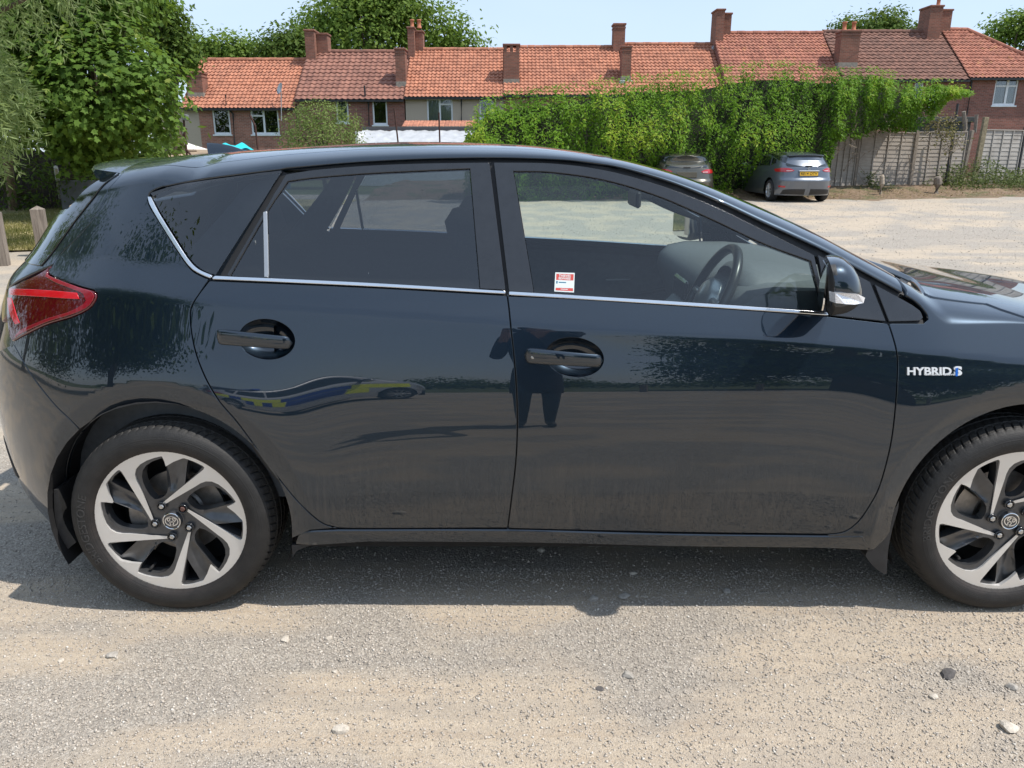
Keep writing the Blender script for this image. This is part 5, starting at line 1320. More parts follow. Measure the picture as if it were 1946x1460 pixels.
# lean-to with tiled upper roof and white sheeted roof
lt = empty('lean_to', (0, 0, 0)); YL = 38.5
a, b = P3(690, 245, YL), P3(908, 243, YL); m = MB()
for i in range(13):
    pass
w_, e_ = a.x, b.x; zt = P3(800, 247, YL).z; zb2 = zt - .75
nn = 26; vs = []
for i in range(nn + 1):
    x = w_ + (e_ - w_) * i / nn
    for k in range(9):
        t = k / 8; vs.append((x, YL - 2.2 * t, zt - .75 * t + .035 * math.sin(i * 1.9 + k * .8) + .02 * math.sin(i * .7 + 2 * k)))
m.add(vs, [(i * 9 + k, i * 9 + k + 1, (i + 1) * 9 + k + 1, (i + 1) * 9 + k) for i in range(nn) for k in range(8)]); m.build('sheet_roof', simple('white_plastic_sheet', (.44, .45, .46), .5, var=.15, vs=3, bump=.2, bs=8), lt, True)
m = MB(); m.bbox((w_ - .05, YL - .1, zt - .02), (e_ + .05, YL + .02, zt + .13), .01); m.build('fascia', simple('dark_felt', (.07, .07, .075), .9), lt)
m = MB(); m.box((w_, YL - 2.15, -.06), (e_, YL - 2.05, zt - .8)); m.box((w_, YL - 2.0, -.06), (w_ + .1, YL, zt - .1)); m.box((e_ - .1, YL - 2.0, -.06), (e_, YL, zt - .1)); m.build('wall', M_upvc, lt)
a2, b2 = P3(766, 243, YL + .6), P3(905, 243, YL + .6); za = P3(800, 244, YL + .6).z; zb3 = P3(800, 233, YL + 1.6).z; vs = []; n2 = 60
for i in range(n2 + 1):
    x = a2.x + (b2.x - a2.x) * i / n2
    for k in range(4):
        t = k / 3; vs.append((x, YL + .1 + 1.2 * t, za + .06 + (zb3 - za) * t + .03 * abs(math.sin(i * 1.2))))
m = MB(); m.add(vs, [(i * 4 + k, (i + 1) * 4 + k, (i + 1) * 4 + k + 1, i * 4 + k + 1) for i in range(n2) for k in range(3)]); m.build('tiled_roof', M_tileo, lt)
tag(lt, 'lean-to with wrinkled white sheet roof below the pebbledash house', 'lean-to')
# white gazebo
gz = empty('gazebo', (0, 0, 0)); YG = 31.0; top = P3(343, 266, YG); l_ = P3(300, 290, YG); r_ = P3(396, 290, YG); zed = P3(340, 287, YG).z
cx = top.x; hw = (r_.x - l_.x) / 2 * .92; m = MB(); nn = 8; vs = [(cx, YG, top.z)]; rings = []
for k in range(1, 7):
    t = k / 6; z = top.z + (zed - top.z) * (t ** .85)
    for a in range(4):
        for q_ in range(4):
            p0 = [(-1, -1), (1, -1), (1, 1), (-1, 1)][a]; p1 = [(1, -1), (1, 1), (-1, 1), (-1, -1)][a]; f_ = q_ / 4; vs.append((cx + hw * t * (p0[0] + (p1[0] - p0[0]) * f_), YG + hw * t * (p0[1] + (p1[1] - p0[1]) * f_), z - .05 * math.sin(f_ * math.pi) * t * 0))
fs = [(0, 1 + k, 1 + (k + 1) % 16) for k in range(16)] + [(1 + r1 * 16 + k, 1 + (r1 + 1) * 16 + k, 1 + (r1 + 1) * 16 + (k + 1) % 16, 1 + r1 * 16 + (k + 1) % 16) for r1 in range(5) for k in range(16)]
m.add(vs, fs); b_ = len(vs) - 16; m.build('canopy', simple('cream_canvas', (.70, .67, .62), .85, var=.08, vs=5), gz)
m = MB(); m.tube([(cx - hw, YG - hw, zed), (cx + hw, YG - hw, zed), (cx + hw, YG + hw, zed), (cx - hw, YG + hw, zed), (cx - hw, YG - hw, zed)], .06, 6); m.build('valance', simple('tan_canvas', (.34, .27, .20), .9), gz)
for sx in (-1, 1):
    for sy in (-1, 1): m = MB(); m.tube([(cx + sx * hw * .97, YG + sy * hw * .97, -.06), (cx + sx * hw * .97, YG + sy * hw * .97, zed)], .03, 6); m.build('leg', M_pipe, gz)
tag(gz, 'white canvas gazebo roof just above the rear of the dark blue car', 'gazebo')
# rough wooden shed roof beneath it
m = MB(); a, b = P3(296, 306, 29.0), P3(392, 304, 29.0); m.add([(a.x - .4, 29, a.z), (b.x, 29, b.z), (b.x, 30.2, b.z + .30), (a.x + .5, 30.2, a.z + .36)], [(0, 1, 2, 3)]); m.box((a.x - .3, 29.05, -.06), (b.x - .1, 30.1, a.z - .02)); tag(m.build('garden_shed', simple('tan_boards', (.34, .26, .18), .9, var=.3, vs=4)), 'low tan garden shed under the white gazebo', 'shed')
# blue paddling pool
pl = empty('paddling_pool', (0, 0, 0)); pc = P3(487, 286, 33.5); m = MB(); Mx = Matrix.Translation((pc.x, 33.5, 0)); zt = pc.z
m.lathe([(1.25, -.06), (1.32, zt * .5), (1.28, zt - .08), (1.16, zt), (1.06, zt - .06), (1.1, .1)], Mx, 32); m.build('wall', simple('pool_blue', (.05, .30, .45), .4), pl, True)
m = MB(); vs = []; cc = P3(462, 281, 33.2)
for i in range(7):
    for k in range(7): vs.append((pc.x - 1.35 + i * .2, 32.2 + k * .25, zt + .05 + .16 * math.sin(i * 1.1) * math.sin(k * .9) + (.12 if 1 < i < 5 else 0)))
m.add(vs, [(i * 7 + k, (i + 1) * 7 + k, (i + 1) * 7 + k + 1, i * 7 + k + 1) for i in range(6) for k in range(6)]); m.build('cover', simple('cyan_sheet', (.01, .52, .58), .5), pl, True)
tag(pl, 'round blue paddling pool with crumpled cyan cover', 'paddling pool')
# rusty posts standing in the gardens
pole('rusty_post', [P3(491, 292, 30), P3(485, 240, 30), P3(475, 219, 30)], .035, M_rust_p, 'thin rusty post by the blue paddling pool', 'post')
pole('rusty_post', [P3(757, 275, 31), P3(749, 206, 31)], .03, M_rust_p, 'thin rusty post before the dark brick wall and white sheet roof', 'post')
pole('rusty_post', [P3(836, 275, 31), P3(834, 214, 31)], .03, M_rust_p, 'thin rusty post in front of the net-curtained window', 'post')
tr = empty('post_tripod', (0, 0, 0))
for p, q_ in (((356, 305), (349, 228)), ((331, 305), (354, 244)), ((368, 302), (337, 262))): m = MB(); m.tube([P3(*p, 28.0), P3(*q_, 28.0)], .035, 6); m.build('leg', M_rust_p, tr)
tag(tr, 'crossed rusty poles lashed together before the gazebo', 'poles')
gb = MB(); a = P3(347, 218, 28); b = P3(357, 229, 28); gb.bbox((a.x, 27.9, b.z), (b.x, 28.15, a.z), .02); tag(gb.build('grey_box', simple('grey_plastic', (.16, .17, .18), .6)), 'small grey box on top of the crossed rusty poles', 'box')

# ------------------------------------------------------------------ verge, fence and stumps
YF = 27.5
vz = lambda y: .27 * sstep(24.4, 27.0, y)
def verge_mat():
    t = NT('leaf_litter_verge'); oc = t.coord(); n = t.noise(18, 5, .7, oc); n2 = t.noise(1.2, 4, .6, oc)
    c = t.mix(t.rng(n, .35, .7), (.13, .085, .055), (.30, .21, .13)); c = t.mix(t.rng(n2, .5, .62), c, (.10, .10, .04)); t.P(Base_Color=c, Roughness=.95, Normal=t.bump(n, .8, .03)); return t.m
xs = np.linspace(-4.5, 46, 180); ys = np.linspace(23.9, 34, 40); A, B = np.meshgrid(xs, ys); Z = vz(B) + (fbm(_n3, A * 2, B * 2, 3) - .5) * .10 * sstep(24.2, 25.2, B) - .02 * (B < 24.0); I_ = np.arange(A.size).reshape(A.shape)
me = np_mesh('verge', np.stack([A, B + (fbm(_n1, A * .9, A * 0, 3) - .5) * .9 + math.tan(R(17.0)) * np.maximum(0, A - 10.77), Z], -1).reshape(-1, 3), np.stack([I_[:-1, :-1], I_[:-1, 1:], I_[1:, 1:], I_[1:, :-1]], -1).reshape(-1), 4, verge_mat(), True); tag(link(bpy.data.objects.new('verge', me)), kind='structure')
def fence_mat(name, a, b):
    t = NT(name); oc = t.coord(); n = t.noise(1.0, 5, .65, t.mapping(oc, (3, 3, 60)), .3); n2 = t.noise(1.5, 4, .6, oc)
    c = t.mix(t.rng(n, .3, .7), a, b); c = t.mix(t.rng(n2, .45, .75, 0, .45), c, (.10, .075, .055)); t.P(Base_Color=c, Roughness=.92, Normal=t.bump(n, .4, .006)); return t.m
M_fence = fence_mat('grey_fence_board', (.27, .235, .20), (.42, .375, .325)); M_fence2 = fence_mat('silvery_fence_board', (.32, .30, .27), (.47, .445, .41))
PW = 1.86
lap_fence = empty('lap_fence', (0, 0, 0)); tag(lap_fence, 'weathered lap panel fence at the right behind the weeds', 'fence')
def fence_panel(x0, w, ztop, mat, label, tilt=0.0, lean=0.0, nb=3):
    p = empty('fence_panel', (x0, YF, .27)); p.parent = lap_fence; z0 = .30; ns = 13; hgt = ztop - z0; sh = hgt / ns
    base = None
    for i in range(ns):
        z = z0 + sh * i; jz = random.uniform(-.008, .008); th = .012; n = 5; vs = []
        for k in range(n + 1):
            x = x0 + w * k / n; e_ = random.uniform(-.006, .006)
            vs += [(x, YF - .020, z - .012 + e_ + jz), (x, YF - .006, z - .012 + e_ + jz), (x, YF + .012, z + sh + .012), (x, YF - .001, z + sh + .012)]
        fs = []
        for k in range(n):
            a = 4 * k; b = a + 4; fs += [(a, b, b + 3, a + 3), (a + 1, a + 2, b + 2, b + 1), (a, a + 1, b + 1, b), (a + 3, b + 3, b + 2, a + 2)]
        fs += [(0, 3, 2, 1), (4 * n, 4 * n + 1, 4 * n + 2, 4 * n + 3)]
        mesh_obj('slat', vs, fs, mat, p)
    for k in range(nb + 2):
        x = x0 + .02 + (w - .06) * k / (nb + 1); m = MB(); m.bbox((x, YF - .045, z0 - .02), (x + .042, YF - .022, ztop + .01), .004); m.build('batten', mat, p)
    m = MB(); m.bbox((x0, YF - .05, ztop - .005), (x0 + w, YF + .03, ztop + .025), .004); m.build('top_rail', mat, p)
    p.rotation_euler = (R(lean), R(tilt), 0); p['label'] = label; return p
def fpost(x, ztop, mat, label, name='fence_post', w=.10, lean=(0, 0)):
    p = empty(name, (x, YF, .2)); p.parent = lap_fence; m = MB(); m.bbox((x - w / 2, YF - .07, .1), (x + w / 2, YF + .03, ztop), .01); m.build('shaft', mat, p); p.rotation_euler = (R(lean[0]), R(lean[1]), 0); p['label'] = label; return p
FA = R(17.0); FP0 = Vector((P3(1578, 300, YF).x, YF, 0)); FD = Vector((math.cos(FA), math.sin(FA), 0)); FNn = Vector((math.sin(FA), -math.cos(FA), 0))
X_at = lambda x, y=300: FP0.x + (onplane(x, y, FP0, FNn) - FP0).dot(FD)
RF_ = Matrix.Translation(FP0) @ Matrix.Rotation(FA, 4, 'Z') @ Matrix.Translation(-FP0)
voff = lambda x: math.tan(FA) * np.maximum(0, np.asarray(x, float) - FP0.x)
fx = [X_at(1578), X_at(1628), X_at(1735), X_at(1833), X_at(1857), X_at(1937), X_at(2040)]
fence_panel(fx[0], fx[1] - fx[0] - .06, 2.05, M_fence, 'short grey lap fence panel half hidden behind the grey hatchback', .3)
fence_panel(fx[1] + .05, fx[2] - fx[1] - .1, 2.06, M_fence, 'weathered lap fence panel with bleached slats below the creeper', .8)
fence_panel(fx[2] + .05, fx[3] - fx[2] - .1, 2.06, M_fence, 'bramble-covered lap fence panel left of the gap', -.5)
fence_panel(fx[4] + .05, fx[5] - fx[4] - .1, 2.16, M_fence2, 'taller silvery lap fence panel right of the gap', .4)
fence_panel(fx[5] + .05, fx[6] - fx[5] - .1, 2.16, M_fence2, 'silvery lap fence panel cut off by the picture edge', .2)
fpost(fx[1], 2.0, M_wood, 'dark fence post nearest the grey hatchback'); fpost(fx[2], 2.12, M_wood, 'grey fence post under the hanging creeper', w=.13)
fpost(fx[3], 2.15, M_wood, 'leaning pale fence post left of the gap', lean=(0, 4), w=.12); fpost(fx[4], 2.6, simple('mossy_post', (.20, .17, .11), .95, var=.4, vs=9), 'broad mossy post right of the gap in the fence', w=.22, lean=(0, 2)); fpost(fx[5], 2.3, M_pipe, 'thin dark post between the two silvery panels', w=.06)
lap_fence.matrix_basis = RF_
pole('garden_stake', [RF_ @ Vector(q) for q in ((X_at(1861), 28.3, 2.1), (X_at(1852), 28.3, 2.82))], .07, M_wood, 'pale leaning stake standing above the fence', 'stake', 6)
pole('garden_stake', [RF_ @ Vector(q) for q in ((X_at(1884), 28.4, 2.1), (X_at(1882), 28.4, 2.72))], .06, M_wood, 'short upright stake right of the leaning one', 'stake', 6)
pole('steel_post', [RF_ @ Vector(q) for q in ((X_at(1782), 27.0, .2), (X_at(1783), 27.0, 3.0))], .04, M_pipe, 'thin dark steel post rising out of the creeper', 'post', 6)
m = MB(); a, b = P3(1765, 222, 33), P3(1855, 219, 33); m.bbox((a.x, 33, a.z - .22), (b.x, 35, a.z), .02); m.box((a.x + .1, 33.1, -.06), (b.x - .1, 34.9, a.z - .2)); tag(m.build('garden_shed', simple('dark_felt_shed', (.06, .065, .06), .9, var=.3, vs=5)), 'dark flat-roofed shed behind the gap in the fence', 'shed')
def stump(x, y, h, r, label, mat):
    p = onplane(x, y, FP0 + FNn * 2.0, FNn); yy = p.y; n = 10; m = MB(); pts = [(p.x, yy, .0), (p.x + .01, yy, .15 + h * .5), (p.x - .02, yy, .15 + h * .9), (p.x - .04, yy, .15 + h)]; m.tube(pts, r, n, rs=[r * 1.25, r * 1.05, r, r * .75]); return tag(m.build('wooden_stump', mat, smooth=False), label, 'stump', 'rotten stumps on the verge')
stump(1675, 355, .55, .07, 'pale broken stump on the verge beside the grey hatchback', simple('bleached_wood', (.42, .35, .27), .9, var=.3, vs=20)); stump(1781, 355, .48, .11, 'darker broken stump in the weeds left of the gap', M_wood)

# ------------------------------------------------------------------ left: bollards, grass, dark fence
GA = [(-34, 12.2), (-7.6, 11.35), (-6.2, 11.9), (-5.2, 13.0), (-4.9, 15.5), (-4.6, 24.5), (-34, 24.5)]
V, Fc = tri2d(np.array(GA), [], .5); hz_ = (fbm(_n2, V[:, 0] * .8 + 40, V[:, 1] * .8 + 40, 3) - .4) * .10 + .012
def lawn_mat():
    t = NT('dry_lawn'); oc = t.coord(); n = t.noise(.8, 5, .65, oc); n2 = t.noise(40, 4, .7, oc); c = t.mix(t.rng(n2, .3, .7), (.11, .115, .035), (.22, .20, .08)); c = t.mix(t.rng(n, .40, .62), c, (.44, .36, .18)); t.P(Base_Color=c, Roughness=.95, Normal=t.bump(n2, .8, .03)); return t.m
M_lawn = lawn_mat()
tag(mesh_obj('lawn', [(a, b, c) for (a, b), c in zip(V, hz_)], Fc, M_lawn, None, True), kind='structure')
def bollard(xb, yb, yt, w, label, rz=.3):
    p = onZ(xb, yb, 0.0); zt = onY(xb, yt, p.y).z; o = empty('wooden_bollard', (p.x, p.y, 0), rz); hw = w * .5 * p.y * CT / FPX / 1.25
    m = MB(); m.add([(-hw, -hw, -.05), (hw, -hw, -.05), (hw, hw, -.05), (-hw, hw, -.05), (-hw, -hw, zt - .05), (hw, -hw, zt - .05), (hw, hw, zt - .05), (-hw, hw, zt - .05), (0, 0, zt)], [(0, 1, 5, 4), (1, 2, 6, 5), (2, 3, 7, 6), (3, 0, 4, 7), (4, 5, 8), (5, 6, 8), (6, 7, 8), (7, 4, 8), (3, 2, 1, 0)])
    m.build('post', M_boll, o, keep=False); return tag(o, label, 'bollard', 'wooden bollards edging the grass')
def boll_mat():
    t = NT('split_oak'); oc = t.coord(); n = t.noise(1.0, 5, .7, t.mapping(oc, (30, 30, 2)), .5); c = t.mix(t.rng(n, .35, .7), (.13, .105, .085), (.33, .28, .23)); t.P(Base_Color=c, Roughness=.9, Normal=t.bump(n, .6, .01)); return t.m
M_boll = boll_mat()
bollard(6, 505, 397, 28, 'wooden bollard cut off by the left picture edge'); bollard(86, 487, 391, 28, 'square wooden bollard standing clear left of the tail light', .35); bollard(150, 448, 386, 22, 'wooden bollard half hidden behind the rear window edge', .5)
bollard(-95, 522, 403, 32, 'wooden bollard outside the left picture edge') if False else None
# dark boarded fence behind the trees
fb = empty('boarded_fence', (-12, 20.5, 0)); bx = -24.0; M_dfence = simple('dark_creosoted_boards', (.045, .035, .028), .9, var=.4, vs=3, bump=.3, bs=20); k = 0
while bx < -10.2:
    m = MB(); yy = 20.5 + .18 * (bx + 12) * .3; m.bbox((bx, yy, 0), (bx + .145, yy + .02, 1.42 + random.uniform(-.03, .03)), .003); m.build('board', M_dfence, fb); bx += .15
tag(fb, 'dark boarded fence in the shade behind the trees', 'fence')
gp = MB(); a = P3(118, 395, 19.5); b = P3(215, 345, 19.5); gp.bbox((a.x, 19.5, -.06), (b.x + 2.2, 19.62, b.z + .02), .01); tag(gp.build('garden_screen', simple('grey_board', (.16, .16, .165), .8, var=.25, vs=5)), 'smooth grey garden screen behind the white pole', 'screen')
pole('white_pole', [onZ(118, 395, 0) * 1.0, Vector((P3(106, 318, 18.9).x, 18.9, P3(106, 318, 18.9).z))], .045, simple('chipped_white_paint', (.62, .62, .60), .6, var=.3, vs=15), 'white metal pole leaning in the shade under the trees', 'pole')
pole('bare_trunk', [onZ(26, 402, 0), P3(14, 300, 19.0)], .10, simple('pale_bark', (.20, .15, .10), .9, var=.4, vs=10), 'bare grey stem in front of the dark boarded fence', 'stem')
# ------------------------------------------------------------------ foliage
def leaf_mat(name, dark, light, tip, trans=.35, rough=.5):
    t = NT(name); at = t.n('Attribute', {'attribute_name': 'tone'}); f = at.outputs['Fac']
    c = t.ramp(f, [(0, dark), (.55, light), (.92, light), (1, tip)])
    t.P(Base_Color=c, Roughness=rough, Specular_IOR_Level=.15); tr = t.n('BsdfTranslucent'); t.set(tr.inputs[0], t.mix(.5, c, (.16, .22, .02))); mx_ = t.n('MixShader'); mx_.inputs[0].default_value = trans
    t.set(mx_.inputs[1], t.b.outputs[0]); t.set(mx_.inputs[2], tr.outputs[0]); t.set(t.out.inputs[0], mx_.outputs[0]); return t.m
DIAMOND = np.array([(0, 0), (.36, .45), (0, 1.0), (-.36, .45)], float)
LANCE = np.array([(0, 0), (.5, .35), (.35, .7), (0, 1.0), (-.35, .7), (-.5, .35)], float)
MAPLE = np.array([(0, 0), (.22, .06), (.55, .10), (.42, .30), (.62, .58), (.30, .62), (.16, .72), (0, 1.0), (-.16, .72), (-.30, .62), (-.62, .58), (-.42, .30), (-.55, .10), (-.22, .06)], float)
def unit(v): return v / np.maximum(np.linalg.norm(v, axis=-1, keepdims=True), 1e-9)
def leaf_frames(n, r_, out, up=.5, droop=.0):
    """leaf axis (along) and normal for n leaves; out = outward direction"""
    nor = unit(out * .8 + np.array((0, 0, up)) + r_.normal(0, .45, (n, 3))); al = r_.normal(0, 1, (n, 3)) + out * .5 + np.array((0, 0, -droop)); al = unit(al - nor * (al * nor).sum(-1, keepdims=True)); return al, nor
def leaf_mesh(name, pos, al, nor, size, width, shape, tone, mat, curl=.12):
    n = len(pos); m = len(shape); si = np.cross(al, nor)
    size = np.broadcast_to(size, (n,)); w = size * width
    V = pos[:, None] + al[:, None] * (shape[None, :, 1:2] * size[:, None, None]) + si[:, None] * (shape[None, :, 0:1] * w[:, None, None]) - nor[:, None] * ((shape[None, :, 1:2] ** 2 + .6 * np.abs(shape[None, :, 0:1])) * size[:, None, None] * curl)
    me = np_mesh(name, V.reshape(-1, 3), np.arange(n * m), m, mat); a = me.attributes.new('tone', 'FLOAT', 'POINT'); a.data.foreach_set('value', np.repeat(tone, m).astype(np.float32)); return me
def clump_points(lobes, nclump, per, r_, spread, shellf=.75):
    """clumps spread over ellipsoid lobes; returns leaf points, outward directions, clump tone"""
    P_, O_, T_ = [], [], []
    vol = np.array([l[3] * l[4] + l[4] * l[5] + l[3] * l[5] for l in lobes]); vol = vol / vol.sum()
    for l, f in zip(lobes, vol):
        k = max(3, int(nclump * f)); d = unit(r_.normal(0, 1, (k, 3))); rad = shellf + (1 - shellf) * r_.random((k, 1)) ** .6; rad = rad * (1 + r_.normal(0, .07, (k, 1)))
        c = np.array(l[:3]) + d * np.array(l[3:6]) * rad
        tone = np.clip(.5 + r_.normal(0, .16, k), 0, 1)
        q = np.repeat(c, per, 0) + r_.normal(0, 1, (k * per, 3)) * spread * np.array((1, 1, .7)); o = unit(np.repeat(d / np.array(l[3:6]), per, 0) + .35 * unit(q - np.repeat(c, per, 0)))
        P_.append(q); O_.append(o); T_.append(np.clip(np.repeat(tone, per) + r_.normal(0, .18, k * per), 0, 1))
    return np.concatenate(P_), np.concatenate(O_), np.concatenate(T_)
M_bark = simple('rough_bark', (.10, .075, .055), .95, var=.35, vs=14, bump=.6, bs=40)
def trunk_mesh(base, lobes, r0, r_):
    m = MB(); base = Vector(base); top = Vector(lobes[0][:3])
    pts = [base, base.lerp(top, .35) + Vector((r_.normal(0, .1), r_.normal(0, .1), 0)), base.lerp(top, .7), top]; m.tube(pts, r0, 10, rs=[r0 * 1.25, r0 * .9, r0 * .65, r0 * .3])
    for l in lobes:
        for k in range(4):
            d = unit(r_.normal(0, 1, 3)); e = Vector(np.array(l[:3]) + d * np.array(l[3:6]) * .8); s_ = pts[1].lerp(pts[2], r_.random()); mid = s_.lerp(e, .5) + Vector((0, 0, .15 * (e - s_).length * .3)); m.tube([s_, mid, e], r0 * .3, 6, rs=[r0 * .42, r0 * .25, r0 * .08])
    return m
def tree(name, base, lobes, nclump, per, leaf, spread, mat, label, cat='tree', group=None, r0=.2, shape=DIAMOND, width=.6, up=.5, seed=1, shellf=.7, singles=0, droop=0.0, inner=None):
    r_ = np.random.default_rng(seed); o = empty(name, base); P_, O_, T_ = clump_points(lobes, nclump, per, r_, spread, shellf); n = len(P_)
    al, nor = leaf_frames(n, r_, O_, up, droop); sz = leaf * r_.uniform(.7, 1.25, n)
    sel = np.zeros(n, bool)
    if singles:
        cd = np.array((0, 0, CAMZ)); scr = P_ - cd; d = np.linalg.norm(scr, axis=1); vis = d + r_.normal(0, .3, n); 
        px_ = scr[:, 0] / (scr[:, 1] * CT - scr[:, 2] * ST) * FPX + 973; ok = (px_ > 0) & (px_ < 420); vis[~ok] += 99; sel[np.argsort(vis)[:singles]] = True
    me = leaf_mesh('crown', P_[~sel], al[~sel], nor[~sel], sz[~sel], width, shape, T_[~sel], mat); c = link(bpy.data.objects.new('crown', me)); adopt(c, o); c['kind'] = 'stuff'
    if singles:
        var = []
        for k in range(6):
            ml = leaf_mesh('leaf', np.zeros((1, 3)), np.array([[0, 1., 0]]), np.array([[0, 0, 1.]]), np.array([1.0]), width, shape, np.array([.2 + .13 * k]), mat); var.append(ml)
        for i in np.where(sel)[0]:
            lf = bpy.data.objects.new('leaf', var[min(5, int(T_[i] * 6))]); COL.objects.link(lf); si = np.cross(al[i], nor[i]); M4 = Matrix(((si[0], al[i][0], nor[i][0], P_[i][0]), (si[1], al[i][1], nor[i][1], P_[i][1]), (si[2], al[i][2], nor[i][2], P_[i][2]), (0, 0, 0, 1))) @ Matrix.Scale(float(sz[i]), 4)
            lf.parent = c; lf.matrix_basis = M4
    t_ = trunk_mesh(base, lobes, r0, r_).build('trunk', M_bark, o, True)
    return tag(o, label, cat, group)
M_maple = leaf_mat('maple_leaves', (.055, .11, .022), (.155, .265, .05), (.32, .39, .10), .5, .6)
M_narrow = leaf_mat('narrow_silvery_leaves', (.14, .21, .07), (.33, .42, .18), (.52, .60, .32), .5, .6)
M_plane = leaf_mat('light_green_leaves', (.10, .175, .03), (.20, .30, .06), (.30, .38, .10), .5, .6)
M_dgreen = leaf_mat('mid_green_leaves', (.05, .095, .018), (.115, .18, .036), (.20, .24, .07), .4, .6)
M_bush = leaf_mat('pale_bush_leaves', (.10, .145, .04), (.23, .30, .09), (.38, .42, .17), .4, .6)
M_creep = leaf_mat('creeper_leaves', (.045, .125, .010), (.155, .30, .022), (.32, .43, .04), .45, .5)
M_weed = leaf_mat('weed_leaves', (.045, .065, .02), (.10, .13, .04), (.20, .19, .09), .3, .6)
M_drym = leaf_mat('dry_leaves', (.16, .11, .06), (.28, .21, .12), (.38, .30, .18), .2, .8)

# maple and narrow-leaved tree on the left
tree('maple_tree', (-9.0, 17.8, 0), [(-8.40, 17.0, 2.60, 1.62, 1.4, 1.30), (-9.2, 18.0, 5.0, 1.85, 1.7, 1.6), (-9.1, 17.4, 1.75, .85, .8, .72), (-10.4, 17.2, 3.4, 1.35, 1.3, 1.45)], 1800, 14, .118, .17, M_maple, 'broad-leaved maple tree with dense dark green lobed leaves', seed=3, shape=MAPLE, width=.95, up=.75, shellf=.45, singles=300, droop=.7, r0=.16)
def narrow_tree():
    r_ = np.random.default_rng(9); base = (-9.4, 12.2, 0); o = empty('narrow_leaved_tree', base); lobes = [(-7.75, 11.3, 2.25, 1.05, 1.0, 1.02), (-7.1, 11.7, 4.35, 2.05, 1.4, 1.35), (-9.4, 11.6, 3.0, 1.6, 1.4, 1.8)]
    P_, A_, N_, T_ = [], [], [], []
    vol = [.36, .40, .24]
    for l, f in zip(lobes, vol):
        ns = int(1900 * f); d = unit(r_.normal(0, 1, (ns, 3))); rad = .30 + .68 * r_.random((ns, 1)) ** .6; root = np.array(l[:3]) + d * np.array(l[3:6]) * rad * .97
        dirn = unit(d * .7 + np.array((.25, -.1, -.75)) + r_.normal(0, .35, (ns, 3))); L = r_.uniform(.25, .5, ns); tone = np.clip(.5 + r_.normal(0, .2, ns), 0, 1)
        for k in range(16):
            t = (k + .5) / 16; p = root + dirn * (L * t)[:, None] + np.array((0, 0, -.10)) * (t * t); side = unit(np.cross(dirn, r_.normal(0, 1, (ns, 3)))); a = unit(dirn * .75 + side * .8); nn_ = unit(np.cross(a, r_.normal(0, 1, (ns, 3)))); nn_ = np.where(nn_[:, 2:3] < 0, -nn_, nn_)
            P_.append(p); A_.append(a); N_.append(nn_); T_.append(np.clip(tone + r_.normal(0, .1, ns), 0, 1))
    P_, A_, N_, T_ = map(np.concatenate, (P_, A_, N_, T_)); n = len(P_); sz = .125 * r_.uniform(.7, 1.25, n)
    sel = np.zeros(n, bool); d = np.linalg.norm(P_ - np.array((0, 0, CAMZ)), axis=1); px_ = P_[:, 0] / (P_[:, 1] * CT) * FPX + 973; d[(px_ < 0) | (px_ > 300)] += 99; sel[np.argsort(d)[:300]] = True
    me = leaf_mesh('crown', P_[~sel], A_[~sel], N_[~sel], sz[~sel], .15, LANCE, T_[~sel], M_narrow, .05); c = link(bpy.data.objects.new('crown', me)); adopt(c, o); c['kind'] = 'stuff'
    var = [leaf_mesh('leaf', np.zeros((1, 3)), np.array([[0, 1., 0]]), np.array([[0, 0, 1.]]), np.array([1.0]), .15, LANCE, np.array([.25 + .12 * k]), M_narrow, .05) for k in range(6)]
    for i in np.where(sel)[0]:
        lf = bpy.data.objects.new('leaf', var[min(5, int(T_[i] * 6))]); COL.objects.link(lf); al, nor = A_[i], unit(N_[i] - A_[i] * (N_[i] @ A_[i])); si = np.cross(al, nor)
        lf.parent = c; lf.matrix_basis = Matrix(((si[0], al[0], nor[0], P_[i][0]), (si[1], al[1], nor[1], P_[i][1]), (si[2], al[2], nor[2], P_[i][2]), (0, 0, 0, 1))) @ Matrix.Scale(float(sz[i]), 4)
    trunk_mesh(base, [lobes[2], lobes[1], lobes[0]], .15, r_).build('trunk', M_bark, o, True)
    tag(o, 'narrow-leaved silvery green tree hanging over the left picture edge', 'tree')
narrow_tree()
tree('broadleaf_tree', (-11.5, 20.6, 0), [(-10.6, 20.4, 3.8, 1.9, 1.5, 1.6), (-11.2, 20.6, 6.4, 2.6, 2, 2.1), (-13.4, 20.6, 3.5, 2.2, 1.5, 2.0)], 420, 16, .20, .25, M_dgreen, 'shaded broad-leaved tree behind the maple', seed=5, shellf=.5, width=.75, r0=.2)
tree('shrub', (-12.2, 19.6, 0), [(-12.2, 19.6, .65, 1.1, .6, .65), (-10.6, 19.8, .5, .8, .5, .5)], 110, 14, .13, .16, M_dgreen, 'low dark shrub in the shade by the boarded fence', 'shrub', seed=6, r0=.04)

